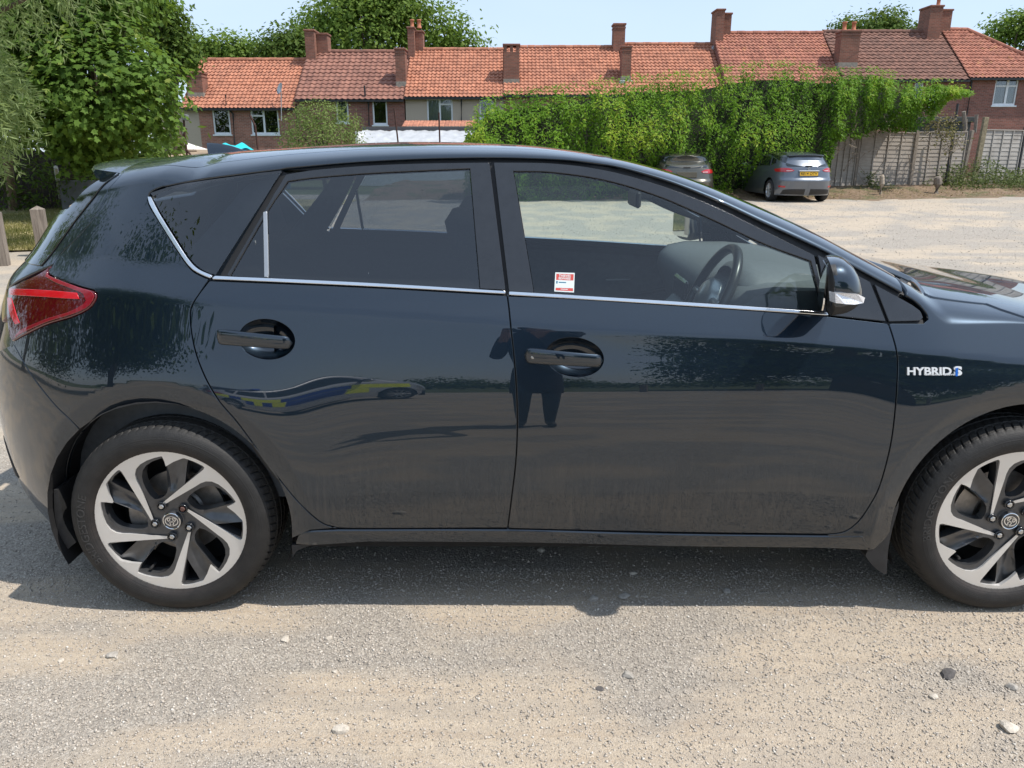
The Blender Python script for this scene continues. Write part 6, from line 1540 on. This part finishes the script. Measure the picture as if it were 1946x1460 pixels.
tree('dark_thicket', (-17, 25, 0), [(-16, 25, 2.6, 3.6, 2, 2.6), (-21, 25, 3, 4, 2, 3), (-12.5, 25.5, 1.6, 1.8, 1.4, 1.5), (-27, 25, 3, 4, 2, 3)], 1500, 14, .28, .4, M_dgreen, 'dense dark thicket behind the boarded fence', 'thicket', seed=7, r0=.12)
def far_lobes(spec, Y):
    """pixel blobs (cx, cy, rx, ry) to ellipsoids at distance Y"""
    out = []
    for cx, cy, rx, ry in spec: p = onY(cx, cy, Y); k = Y * CT / FPX; out.append((p.x, Y + random.uniform(-1, 1), p.z, rx * k, rx * k * .8, ry * k))
    return out
def far_tree(spec, Y, label, mat, leaf, nclump, per, seed, spread=.6, shellf=.55):
    l = far_lobes(spec, Y); b = (l[0][0], Y, -.06); tree('tall_tree', b, l, nclump, per, leaf, spread, mat, label, group='trees behind the houses', seed=seed, shellf=shellf, width=.75, r0=.35)
far_tree([(700, 60, 85, 75), (610, 55, 40, 38), (660, 25, 50, 40), (760, 20, 60, 45), (820, 55, 55, 45), (875, 85, 40, 26), (720, -30, 70, 40), (590, 60, 22, 18)], 62, 'tall light green plane tree rising behind the second and third roofs', M_plane, .34, 1100, 18, 21, .7)
far_tree([(425, 100, 48, 28), (380, 108, 40, 26), (465, 105, 38, 24), (340, 100, 40, 35)], 58, 'rounded green tree behind the left end of the terrace', M_plane, .30, 520, 16, 22, .5)
far_tree([(545, 92, 38, 34), (520, 105, 30, 25), (570, 98, 26, 26)], 56, 'darker green tree left of the first ridge chimney', M_dgreen, .28, 380, 16, 23, .45)
far_tree([(1650, 60, 55, 22), (1680, 42, 26, 18), (1615, 50, 22, 14), (1735, 62, 16, 14)], 66, 'tree top showing above the dark brown roof', M_dgreen, .32, 260, 15, 24, .45)
far_tree([(1925, 60, 38, 30), (1946, 45, 30, 22), (1990, 60, 50, 45)], 60, 'tree at the right edge behind the hipped roof', M_plane, .30, 340, 15, 25, .45)
far_tree([(310, 60, 40, 45), (290, 20, 40, 40), (345, 110, 25, 30)], 30, 'green tree between the maple and the first house', M_dgreen, .20, 420, 15, 26, .28)
# round pale bush
p = onY(612, 240, 33.5); k = 33.5 * CT / FPX
tree('round_bush', (p.x, 33.5, -.06), [(p.x, 33.5, p.z - .2, 74 * k, 1.4, 50 * k), (p.x, 33.4, p.z - .9, 80 * k, 1.5, 1.1), (p.x - .1, 33.4, p.z + .4, 40 * k, 1.0, 28 * k)], 620, 15, .10, .15, M_bush, 'round pale green bush in front of the second house', 'bush', seed=31, r0=.08, shellf=.8)

# creeper smothering the fence
HT = [(880, 262), (903, 222), (915, 200), (950, 186), (1000, 180), (1060, 172), (1120, 163), (1200, 156), (1270, 148), (1330, 146), (1390, 133), (1440, 127), (1500, 126), (1545, 132), (1600, 142), (1650, 137), (1700, 148), (1750, 163), (1790, 160), (1825, 166), (1858, 174)]
HBt = [(880, 400), (1560, 400), (1575, 330), (1590, 268), (1640, 262), (1680, 250), (1740, 248), (1775, 222), (1800, 190), (1858, 178)]
def creeper():
    r_ = np.random.default_rng(41); YH = 25.9; o = empty('creeper_hedge', (P3(1250, 300, YH).x, YH, 0)); n = 62000
    hx_ = [q[0] for q in HT]; hy_ = [q[1] for q in HT]; bx_ = [q[0] for q in HBt]; by_ = [q[1] for q in HBt]
    x = r_.uniform(884, 1850, n); yt = np.interp(x, hx_, hy_); yb = np.interp(x, bx_, by_); f = r_.random(n) ** 1.15; y = yt + (yb - yt) * f
    # swelling lumps, hanging downwards
    YH0 = YH; YH = 25.9 + .24 * ((x - 973) * 25.9 * CT / FPX - 7.0) * np.where(x > 1600, 1.0, 1.0)
    el = PITCH - np.arctan((730 - y) / FPX); Zt = CAMZ - YH * np.tan(el); Xw = (x - 973) / FPX * (YH * CT + (CAMZ - Zt) * ST)
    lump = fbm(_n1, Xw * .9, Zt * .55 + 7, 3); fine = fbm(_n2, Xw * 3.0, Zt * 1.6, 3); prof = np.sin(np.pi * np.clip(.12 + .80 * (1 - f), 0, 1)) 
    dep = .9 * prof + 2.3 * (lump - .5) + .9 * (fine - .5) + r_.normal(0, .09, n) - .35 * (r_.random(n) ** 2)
    gap_ = fine < .36
    Y_ = YH - dep; P_ = np.stack([Xw * Y_ / YH, Y_, np.maximum(.03, CAMZ + (Zt - CAMZ) * Y_ / YH)], -1)
    zt2 = r_.random(n) < .2; P_[:, 2] += np.where(f < .03, r_.random(n) * .22, 0)
    h = .25; gx_ = fbm(_n1, (Xw + h) * .9, Zt * .55 + 7, 3) - lump; gz_ = fbm(_n1, Xw * .9, (Zt + h) * .55 + 7, 3) - lump
    O_ = unit(np.stack([.28 - 1.5 * gx_ / h * .6, -np.ones(n), .35 - 1.5 * gz_ / h * .6 + np.where(f < .06, 1.0, 0)], -1)); al, nor = leaf_frames(n, r_, O_, .55, .9)
    tone = np.clip(.46 + 1.4 * (lump - .5) + .9 * (fine - .5) + .25 * (.5 - f) + r_.normal(0, .2, n), 0, 1); keep = (~gap_ | (r_.random(n) < .30)) & (r_.random(n) < np.clip((1856 - x) / 95, .04, 1))  # random leaf tone plus painted light: lumps and tops paler, hollows darker
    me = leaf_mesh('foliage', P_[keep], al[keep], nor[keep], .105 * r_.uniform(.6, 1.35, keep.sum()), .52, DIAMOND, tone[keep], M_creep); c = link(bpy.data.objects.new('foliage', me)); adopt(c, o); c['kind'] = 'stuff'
    # dark core slab added inside to block see-through, shade painted into its colour
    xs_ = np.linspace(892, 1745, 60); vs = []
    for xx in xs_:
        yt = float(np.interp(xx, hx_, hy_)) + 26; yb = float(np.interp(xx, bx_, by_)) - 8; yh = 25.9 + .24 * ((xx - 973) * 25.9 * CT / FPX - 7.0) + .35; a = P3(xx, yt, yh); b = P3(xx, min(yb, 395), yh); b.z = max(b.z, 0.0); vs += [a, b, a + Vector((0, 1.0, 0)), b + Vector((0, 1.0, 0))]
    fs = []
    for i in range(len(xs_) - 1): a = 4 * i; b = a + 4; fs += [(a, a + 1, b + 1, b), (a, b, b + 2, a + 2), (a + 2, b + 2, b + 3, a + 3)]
    mesh_obj('dark_core', vs, fs, simple('painted_shade', (.018, .025, .010), .95, var=.5, vs=6), o); r2 = random.Random(4)
    m = MB()
    for i in range(40):
        x0 = r2.uniform(1560, 1850); y0 = r2.uniform(200, 300); a = P3(x0, y0, 26.9 + .24 * max(0, (x0 - 973) * 26 * CT / FPX - 10)); pts = [a]
        for q in range(4): pts.append(pts[-1] + Vector((r2.uniform(-.28, .28), r2.uniform(-.12, .12), r2.uniform(-.35, .12))))
        m.tube(pts, .012, 5)
    m.build('bare_twigs', simple('grey_twigs', (.27, .22, .17), .9), o)
    tag(o, 'long bright green creeper hedge smothering the back fence', 'hedge')
creeper()
def scatter(name, pts_fn, n, size, mat, label, cat, seed, shape=DIAMOND, width=.6, up=.6):
    r_ = np.random.default_rng(seed); P_ = pts_fn(n, r_); O_ = unit(r_.normal(0, .5, (len(P_), 3)) + np.array((0, -.4, .5))); al, nor = leaf_frames(len(P_), r_, O_, up, -.3); me = leaf_mesh(name, P_, al, nor, size * r_.uniform(.6, 1.3, len(P_)), width, shape, np.clip(r_.normal(.5, .25, len(P_)), 0, 1), mat)
    return tag(link(bpy.data.objects.new(name, me)), label, cat, kind='stuff')
def weeds_pts(n, r_):
    x = r_.uniform(10.6, 19, n); hgt = .25 + .55 * fbm(_n2, x * .7, x * 0, 3) + .5 * np.exp(-((x - 16.9) / .9) ** 2) + .25 * np.exp(-((x - 13.6) / .6) ** 2); keep = r_.random(n) < sstep(.33, .6, fbm(_n3, x * .9 + 5, x * 0, 3) + .10 * (x - 13)); x = x[keep]; hgt = hgt[keep]; y = 27.25 - 1.5 * r_.random(len(x)) ** 1.6; return np.stack([x, y + voff(x), vz(y) + hgt * r_.random(len(x)) ** 1.3 * (.4 + .6 * (y - 25.7) / 1.6)], -1)
scatter('weeds', weeds_pts, 9000, .10, M_weed, 'tangled weeds along the foot of the lap fence', 'weeds', 51)
def litter_pts(n, r_): x = r_.uniform(-3, 19, n); y = 24.6 + 1.6 * r_.random(n); return np.stack([x, y + voff(x), vz(y) + .02 + .05 * r_.random(n)], -1)
scatter('leaf_litter', litter_pts, 5000, .07, M_drym, 'brown leaf litter along the verge', 'leaf litter', 52, up=1.5)
def bram_pts(n, r_): c = r_.integers(0, 3, n); cx = np.array([14.35, 14.8, 15.1])[c]; cz = np.array([2.35, 2.15, 1.8])[c]; return np.stack([cx + r_.normal(0, .28, n), 26.7 + voff(cx) + r_.normal(0, .15, n), cz + r_.normal(0, .25, n)], -1)
scatter('dry_bramble', bram_pts, 700, .11, leaf_mat('yellowing_leaves', (.10, .09, .03), (.22, .19, .08), (.32, .27, .14), .3, .6), 'yellowing bramble hanging over the fence end', 'bramble', 53)
# grass blades on the lawn
def blades():
    r_ = np.random.default_rng(61); n = 42000; x = r_.uniform(-11.5, -4.8, n); y = 11.4 + 9 * r_.random(n) ** 1.5; poly = np.array(GA); k = inside(np.stack([x, y], -1), poly); x, y = x[k], y[k]; n = len(x)
    z = (fbm(_n2, x * .8 + 40, y * .8 + 40, 3) - .4) * .10 + .005; P_ = np.stack([x, y, z], -1); al = unit(np.stack([r_.normal(0, .5, n), r_.normal(0, .5, n), np.ones(n)], -1)); nor = unit(np.cross(al, r_.normal(0, 1, (n, 3))))
    dry = fbm(_n4, x * .7, y * .7, 3); me = leaf_mesh('grass', P_, al, nor, r_.uniform(.04, .11, n), .16, np.array([(-.5, 0), (.5, 0), (0, 1.0)]), np.clip(dry + r_.normal(0, .15, n), 0, 1), leaf_mat('grass_blades', (.09, .12, .03), (.28, .25, .10), (.50, .42, .22), .3, .7), .2); tag(link(bpy.data.objects.new('grass', me)), 'short dry grass beyond the wooden bollards', 'grass', kind='stuff')
blades()
# ------------------------------------------------------------------ other cars
def carpaint(name, col, rough=.3): t = NT(name); n = t.noise(4, 3, .5, t.coord()); t.P(Base_Color=t.mix(t.rng(n, .4, .7, 0, .15), col, tuple(min(1, c * 1.3) for c in col)), Metallic=.5, Roughness=rough, Coat_Weight=1.0, Coat_Roughness=.02); return t.m
M_silw = simple('silver_alloy', (.55, .56, .57), .35, .6, var=.1, vs=20); M_tyre2 = simple('far_tyre', (.020, .020, .021), .8, var=.2)
M_carglass = simple('dark_car_glass', (.010, .013, .015), .03, coat=1.0); M_tail = simple('tail_lamp_red', (.42, .012, .018), .12, coat=1.0); M_tailw = simple('tail_lamp_clear', (.55, .42, .42), .12, coat=1.0)
def far_car(name, label, loc, rz, paint, topz=1.40, plate=None, police=False, saloon=False):
    o = empty(name, (0, 0, 0)); k = topz / 1.40
    Xr = pchip([.2, .35, .55, .62, .70, .9, 1.0, 1.06, 1.2, 1.33, 1.42], [-1.98, -2.06, -2.10, -2.11, -2.04, -2.0, -1.97, -1.92, -1.78 + (.25 if saloon else 0), -1.64 + (.3 if saloon else 0), -1.5 + (.35 if saloon else 0)])
    Xf = pchip([.2, .4, .6, .75, .9], [2.05, 2.16, 2.16, 2.1, 1.9])
    zg = pchip([-2.4, -1.7, -1.3, -.7, 0, .35, .7, 1.0, 1.25, 1.6, 2.2], [1.18, 1.26, 1.30, 1.34, 1.335, 1.29, 1.16, 1.02, .95, .90, .74]); Rc = pchip([-2.1, -1.7, -1.3, -.6, 0, .35, .6, .9, 1.25, 1.6, 2.0, 2.4], [1.26, 1.345, 1.385, 1.42, 1.415, 1.385, 1.30, 1.18, 1.04, .99, .90, .78])
    def ef(x, z): return np.interp(z, [.1, .22, .3, .5, .7, .88, .90, .97, 1.0, 1.7], [-20, -8, -3, 0, 5, 10, 24, 26, 22, 24])
    wx = (-1.26, 1.34); s = CarSurf((0, 0, 0), -1.05, Xr, 3.4, 1.2, Xf, 2.6, .2, zg, Rc, ef, .88, .5, lambda x: .014 * (np.asarray(x) / 1.3) ** 2, xroof=(-1.66, 2.0), nu=140)
    nu, nv = 150, 70; us = np.linspace(s.X0 - s.L0 * .99999, s.X1 + s.L1 * .99999, nu); zz = s.zgu(us); rows = [.2 + f * (zz - .2) for f in np.linspace(0, 1, 46)] + [zz + f * s.VA for f in np.linspace(.03, 1, 24)]
    V = np.array(rows); P_ = s.P(np.tile(us, nv), V.ravel()); fs = []
    for j in range(nv - 1):
        for i in range(nu - 1):
            a = j * nu + i; c = (P_[a] + P_[a + nu + 1]) / 2
            if any(math.hypot(c[0] - w, c[2] - .32) < .375 for w in wx) and abs(c[1]) > .6: continue
            fs.append((a, a + 1, a + nu + 1, a + nu))
    n = len(P_); Q = P_.copy(); Q[:, 1] *= -1; mesh_obj('body', np.concatenate([P_, Q]), fs + [tuple(n + q for q in f[::-1]) for f in fs], paint, o, True)
    def pan(nm, pts, mat, off=.006, how='side', both=False, res=.05, thick=.006):
        pts = crom(pts, .06, True); uv = [s.xz(*p) if how == 'side' else s.rear(*p) for p in pts]; uv = np.array([q for q in uv if q is not None]); d = shell(s.P, s.N, uv, (), gap=0, roll=.002, off=off, thick=thick, res=res)
        if both: return shell_obj(nm, d, mat, o, 0.0, both=True)
        return shell_obj(nm, d, mat, o), shell_obj(nm, d, mat, o, 0.0, only_mirror=True)
    pan('side_window', [(-1.02, 1.02, 1), (-.62, 1.02), (-.10, 1.0, 1), (-.10, 1.29, 1), (-.5, 1.29), (-.85, 1.26, 1)], M_carglass); pan('side_window', [(-.04, 1.0, 1), (.85, .99, 1), (.62, 1.14), (.34, 1.26), (-.04, 1.29, 1)], M_carglass); pan('quarter_window', [(-1.10, 1.03, 1), (-.94, 1.25, 1), (-1.30, 1.20, 1), (-1.36, 1.10, 1)], M_carglass)
    pan('rear_window', [(-.001, 1.00, 1), (-.56, 1.01, 1), (-.60, 1.05), (-.50, 1.27, 1), (-.001, 1.30, 1)], M_carglass, how='rear', both=True, res=.04)
    pan('tail_light', [(-.40, .90, 1), (-.52, .955), (-.70, .965), (-.80, .93, 1), (-.80, .86, 1), (-.62, .85), (-.46, .865, 1)], M_tail, how='rear', off=.010); pan('lamp_lens', [(-.44, .895, 1), (-.60, .90, 1), (-.60, .875, 1), (-.47, .88, 1)], M_tailw, how='rear', off=.014)
    pan('rear_reflector', [(-.62, .42, 1), (-.76, .43, 1), (-.76, .48, 1), (-.62, .47, 1)], M_tail, how='rear', off=.008); pan('lower_bumper', [(-.001, .22, 1), (-.70, .24, 1), (-.66, .36, 1), (-.50, .38), (-.001, .385, 1)], M_plastic, how='rear', both=True, off=.008)
    xr = float(Xr(.82)); m = MB(); m.bbox((xr - .030, -.29, .735), (xr + .02, .29, .90), .01); m.build('plate_recess', paint, o); pl = None
    if plate:
        m = MB(); m.bbox((xr - .040, -.26, .755), (xr - .032, .26, .866), .003); pl = m.build('number_plate', simple('yellow_plate', (.85, .50, .03), .5), o)
        V_, F_ = text_mesh(plate, .5, .02); V_ = fit(V_, .235, .775, -.235, .85); mesh_obj('plate_lettering', [(xr - .0415 - v.z * .001, v.x, v.y) for v in V_], F_, simple('plate_black', (.01, .01, .01), .5), pl)
        m = MB(); m.bbox((xr - .05, -.30, .875), (xr - .03, .30, .895), .004); m.build('chrome_bar', M_chrome, o)
        m = MB(); Mx = Matrix.Translation((float(Xr(.955)) - .016, 0, .955)) @ Matrix.Rotation(-math.pi / 2, 4, 'Y'); m.lathe([(.030, 0), (.034, .006), (.040, .006), (.042, 0)], Mx, 24); m.tube([Mx @ Vector((-.02, .012, .004)), Mx @ Vector((.018, .012, .004)), Mx @ Vector((.018, -.018, .004))], .004, 6); m.build('emblem', M_chrome, o)
    if not saloon:
        m = MB(); ys = np.linspace(-.52, .52, 15); vs = []
        for y in ys:
            t = 1 - (y / .52) ** 2; x1 = -1.72 - .10 * t; vs += [(x1 + .25, y, 1.345 + .015 * t), (x1, y, 1.315 + .02 * t), (x1, y, 1.295 + .02 * t), (x1 + .2, y, 1.27)]
        m.add(vs, [(4 * i + k, 4 * i + (k + 1) % 4, 4 * i + 4 + (k + 1) % 4, 4 * i + 4 + k) for i in range(14) for k in range(4)] + [(0, 1, 2, 3), (59, 58, 57, 56)]); m.build('roof_spoiler', paint, o, auto=40)
    else:
        m = MB(); m.tube([(-1.35, 0, 1.38), (-1.42, 0, 1.46)], .012, 6); m.build('aerial', M_plastic, o)
    m = MB(); m.bbox((-1.99, -.10, 1.005), (-1.95, .10, 1.035), .01); m.build('wiper_base', M_plastic, o)
    for sg in (-1, 1):
        m = MB(); m.lathe([(.001, -.10), (.05, -.09), (.085, -.03), (.09, .0), (.085, .02), (.001, .02)], Matrix.Translation((.72, sg * .98, 1.02)) @ Matrix.Rotation(-math.pi / 2, 4, 'Y') @ Matrix.Scale(.75, 4, (1, 0, 0)) @ Matrix.Scale(1.35, 4, (0, 1, 0)), 20); mo = m.build('door_mirror', paint, o, True)
        m = MB(); m.bbox((.70, min(sg * .78, sg * .92), .98), (.76, max(sg * .78, sg * .92), 1.01), .005); m.build('mirror_stalk', M_plastic, o)
    for w in wx:
        for sg in (-1, 1):
            Mx = Matrix.Translation((w, sg * .85, .318)) @ Matrix.Rotation(-sg * math.pi / 2, 4, 'X'); wo_ = empty('wheel', (0, 0, 0)); wo_.parent = o
            m = MB(); m.lathe([(.21, .0), (.25, .012), (.29, .006), (.312, -.03), (.318, -.07), (.318, -.15), (.30, -.20), (.22, -.20)], Mx, 36); m.build('tyre', M_tyre2, wo_, True)
            m = MB(); m.lathe([(.215, -.004), (.205, .002), (.195, -.012), (.19, -.10)], Mx, 36); m.lathe([(.001, -.01), (.045, -.012), (.05, -.03)], Mx, 20)
            for q in range(10):
                a = 2 * math.pi * q / 10; d_ = Vector((math.cos(a), math.sin(a), 0)); m.tube([Mx @ (d_ * .04 + Vector((0, 0, -.02))), Mx @ (d_ * .2 + Vector((0, 0, -.008)))], .016, 6)
            m.build('rim', M_silw, wo_, auto=40); m = MB(); m.lathe([(.19, -.09), (.001, -.09)], Mx, 24); m.build('brake', M_dark, wo_)
    m = MB(); m.box((-1.75, -.72, .22), (1.9, .72, .50)); m.build('underbody', M_liner, o)
    if police:
        Y_ = simple('fluorescent_yellow', (.92, 1.0, .04), .4, coat=.5); B_ = simple('police_blue', (.01, .05, .36), .4, coat=.5)
        pan('livery_band', [(-1.80, .70, 1), (1.55, .70, 1), (1.55, .87, 1), (-1.80, .87, 1)], Y_, off=.004, res=.1)
        for i in range(6):
            x0 = -.78 + i * .27; pan('livery_square', [(x0, .46, 1), (x0 + .26, .46, 1), (x0 + .26, .69, 1), (x0, .69, 1)], Y_ if i % 2 else B_, off=.004, res=.1)
        for i in range(2):
            x0 = -1.3 + i * 1.5; pan('livery_square', [(x0, .705, 1), (x0 + .40, .705, 1), (x0 + .40, .865, 1), (x0, .865, 1)], B_, off=.007, res=.1)
        m = MB(); m.bbox((-.35, -.55, 1.415), (-.10, .55, 1.50), .03); m.build('light_bar', simple('blue_beacon', (.02, .10, .7), .1, coat=1.0), o)
    o.location = loc; o.rotation_euler = (0, 0, rz); tag(o, label, 'car'); return o
g_loc = onZ(1534, 384, 0.0)
def at_px(x, Y): return (x - 973) / FPX * (Y * CT + CAMZ * ST)
far_car('parked_hatchback', 'mid grey hatchback with yellow number plate parked against the hedge', (at_px(1533, 23.0) - .07, 25.1, 0), R(92), carpaint('grey_blue_paint', (.13, .15, .18)), 1.40, plate='RE14 OTV')
far_car('parked_saloon', 'bronze grey saloon half hidden behind the windscreen pillar of the dark blue car', (at_px(1303, 23.0) + .2, 25.2, -.04), R(85), carpaint('bronze_paint', (.10, .095, .075)), 1.38, saloon=True)
far_car('police_car', 'yellow and blue chequered police car mirrored in the rear door', (-3.4, -6.6, 0), R(-42), carpaint('white_paint', (.55, .56, .58)), police=True)

# ------------------------------------------------------------------ what the paint mirrors behind the photographer
def back_tree(name, base, lobes, label, mat, leaf, nclump, per, seed, spread=.6): tree(name, base, lobes, nclump, per, leaf, spread, mat, label, seed=seed, width=.75, r0=.3, shellf=.55)
back_tree('oak_tree', (-10.5, -5.5, 0), [(-10.3, -5.5, 5.2, 3.4, 3.2, 2.6), (-12.5, -6, 4.0, 2.6, 2.5, 2.0), (-8.7, -6.4, 4.2, 2.2, 2.2, 1.7)], 'spreading tree mirrored dark in the rear quarter panel', M_dgreen, .22, 1500, 16, 71)
back_tree('beech_tree', (-13.5, 2.5, 0), [(-13.5, 2.5, 4.6, 3.2, 3.4, 2.8), (-14.5, 6.5, 3.6, 2.6, 2.8, 2.4), (-14, -1, 3.0, 2.4, 2.4, 2.0)], 'dark beech tree mirrored in the tailgate glass', M_dgreen, .22, 1500, 16, 73)
back_tree('oak_tree', (9.5, -17, 0), [(10.5, -19, 4.2, 4.0, 4, 2.4), (14, -19, 3.6, 3.5, 3.2, 2.2), (7.0, -19, 3.0, 2.4, 2.4, 1.7)], 'tall tree mirrored in the front wing above the badge', M_dgreen, .28, 1500, 16, 72)
for i, (x, y, w, h_) in enumerate(((-42, -75, 9, 5), (-24, -80, 7, 4.4), (-9, -85, 6, 3.8), (4, -80, 5, 3.6), (21, -72, 7, 5), (38, -70, 9, 5.5))):
    back_tree('field_tree', (x, y, 0), [(x, y, h_ * .55, w, 4, h_ * .5), (x + w * .6, y, h_ * .4, w * .7, 3, h_ * .4)], ['broad far tree at the left end of the field', 'second far tree of the field from the left', 'low far tree left of the middle of the field', 'smallest far tree in the middle of the field', 'far tree right of the middle of the field', 'broad far tree at the right end of the field'][i], M_dgreen, .6, 160, 10, 80 + i)
hb = MB()
def far_hedge():
    r_ = np.random.default_rng(91); n = 9000; x = r_.uniform(-60, 60, n); h_ = .9 + .5 * fbm(_n1, x * .2, x * 0, 3); P_ = np.stack([x, -38 + r_.normal(0, .5, n), h_ * r_.random(n) ** .7], -1); al, nor = leaf_frames(n, r_, unit(r_.normal(0, .4, (n, 3)) + np.array((0, 1, .5)))); o = empty('field_hedge', (0, -38, 0))
    me = leaf_mesh('foliage', P_, al, nor, .42 * r_.uniform(.7, 1.3, n), .7, DIAMOND, np.clip(r_.normal(.4, .2, n), 0, 1), M_dgreen); c = link(bpy.data.objects.new('foliage', me)); adopt(c, o); c['kind'] = 'stuff'; tag(o, 'low dark hedge along the far side of the field', 'hedge')
far_hedge()
for i in range(6):
    o = empty('timber_post', (-3.0 + i * 3.1, -13.5 - .3 * i, 0), .2 * i); m = MB(); m.bbox((-.09, -.09, -.05), (.09, .09, .75), .015); m.build('post', M_boll, o, keep=False)
    tag(o, ('leftmost', 'second', 'third', 'fourth', 'fifth', 'rightmost')[i] + ' short timber post along the field edge behind the photographer', 'post', 'timber posts along the field edge')

# ------------------------------------------------------------------ the photographer
def person():
    o = empty('person', (.12, -.62, 0)); J = {}
    V = []; E = []; RR = []
    def jt(n, p, r, par=None):
        J[n] = len(V); V.append(Vector(p)); RR.append(r)
        if par: E.append((J[par], J[n]))
    jt('pelvis', (.14, -.72, .93), (.165, .13)); jt('waist', (.13, -.66, 1.06), (.15, .115), 'pelvis'); jt('chest', (.12, -.52, 1.26), (.175, .125), 'waist'); jt('upper', (.11, -.43, 1.37), (.15, .10), 'chest'); jt('neck', (.10, -.36, 1.445), (.06, .06), 'upper')
    jt('skull', (.095, -.32, 1.53), (.082, .092), 'neck'); jt('crown', (.095, -.315, 1.615), (.074, .084), 'skull'); jt('top', (.095, -.32, 1.665), (.045, .05), 'crown')
    for s_, nm in ((-1, 'l'), (1, 'r')):
        jt('hip' + nm, (.14 + s_ * .10, -.72, .88), (.10, .10), 'pelvis'); jt('knee' + nm, (.14 + s_ * .10, -.62, .49), (.068, .068), 'hip' + nm); jt('calf' + nm, (.14 + s_ * .10, -.68, .33), (.062, .062), 'knee' + nm); jt('ankle' + nm, (.14 + s_ * .10, -.74, .09), (.042, .042), 'calf' + nm); jt('heel' + nm, (.14 + s_ * .10, -.755, .05), (.045, .04), 'ankle' + nm); jt('toe' + nm, (.14 + s_ * .115, -.55, .04), (.045, .032), 'heel' + nm)
        jt('shoulder' + nm, (.11 + s_ * .19, -.43, 1.36), (.068, .068), 'upper'); jt('elbow' + nm, (.10 + s_ * .23, -.24, 1.16), (.048, .048), 'shoulder' + nm); jt('wrist' + nm, (.02 + s_ * .085, -.10, 1.35), (.030, .030), 'elbow' + nm); jt('palm' + nm, (.005 + s_ * .078, -.07, 1.39), (.034, .018), 'wrist' + nm)
        for k in range(4): jt('f%d%s' % (k, nm), (.005 + s_ * (.062 - .004 * k), -.058 - .004 * k, 1.425 - .017 * k + .012), (.009, .009), 'palm' + nm); jt('g%d%s' % (k, nm), (.005 + s_ * (.040 - .003 * k), -.062, 1.435 - .018 * k), (.0075, .0075), 'f%d%s' % (k, nm))
        jt('t' + nm, (.005 + s_ * .055, -.10, 1.41), (.011, .011), 'palm' + nm); jt('u' + nm, (.005 + s_ * .035, -.098, 1.425), (.009, .009), 't' + nm)
    me = bpy.data.meshes.new('body'); me.from_pydata(V, E, []); b = bpy.data.objects.new('body', me); link(b); sm = b.modifiers.new('s', 'SKIN'); b.modifiers.new('d', 'SUBSURF').levels = 2
    for i, r in enumerate(RR): b.data.skin_vertices[0].data[i].radius = r
    b.data.skin_vertices[0].data[0].use_root = True
    dg = bpy.context.evaluated_depsgraph_get(); nm_ = bpy.data.meshes.new_from_object(b.evaluated_get(dg)); bpy.data.objects.remove(b)
    nm_.materials.clear()
    for mt in (simple('navy_jacket', (.018, .022, .034), .85, var=.3, vs=15), simple('black_trousers', (.012, .012, .014), .85, var=.3, vs=15), simple('skin', (.42, .25, .18), .6), simple('black_shoes', (.02, .02, .02), .5)): nm_.materials.append(mt)
    for f in nm_.polygons:
        c = f.center; f.material_index = 2 if (c.z > 1.455 or (c.y > -.115 and c.z > 1.3)) else (0 if c.z > .96 else (3 if c.z < .085 else 1))
    nm_.shade_smooth(); body_ = bpy.data.objects.new('body', nm_); link(body_); adopt(body_, o)
    m = MB(); Mc = Matrix.Translation((.14, -.70, 0)) @ Matrix.Scale(.72, 4, (0, 1, 0)); m.lathe([(.165, 1.06), (.178, .95), (.186, .80), (.190, .66), (.188, .60), (.17, .61), (.165, .80), (.15, 1.04)], Mc, 28); m.build('long_coat', nm_.materials[0], o, True)
    m = MB(); m.lathe([(.001, .098), (.04, .092), (.072, .065), (.088, .02), (.086, -.03), (.075, -.06)], Matrix.Translation((.095, -.337, 1.585)) @ Matrix.Rotation(R(12), 4, 'X') @ Matrix.Scale(1.06, 4, (0, 1, 0)), 20); m.build('hair', simple('dark_hair', (.02, .015, .012), .7), o, True)
    m = MB(); m.tube([(.095, -.232, 1.575), (.095, -.212, 1.535), (.095, -.228, 1.525)], .012, 8, rs=[.006, .014, .008]); m.build('nose', nm_.materials[2], body_, True)
    for s_ in (-1, 1):
        m = MB(); m.lathe([(.001, .012), (.009, .009), (.012, 0), (.009, -.009), (.001, -.012)], Matrix.Translation((.095 + s_ * .032, -.238, 1.575)), 10); m.build('eye', simple('eye_white', (.5, .5, .5), .2), body_, True)
        m = MB(); m.lathe([(.001, .03), (.016, .022), (.02, 0), (.014, -.024), (.001, -.03)], Matrix.Translation((.095 + s_ * .083, -.32, 1.56)) @ Matrix.Scale(.4, 4, (1, 0, 0)), 10); m.build('ear', nm_.materials[2], body_, True)
    m = MB(); m.tube([(.070, -.232, 1.497), (.095, -.226, 1.495), (.120, -.232, 1.497)], .006, 6); m.build('mouth', simple('lips', (.35, .14, .12), .5), body_, True)
    tag(o, 'person in dark clothes bending with a phone, mirrored in the front door', 'person')
    ph = MB(); ph.bbox((-.072, -.085, 1.385), (.082, -.073, 1.455), .004); tag(ph.build('phone', simple('black_phone', (.015, .015, .016), .2)), 'black phone held sideways by the photographer', 'phone')
person()
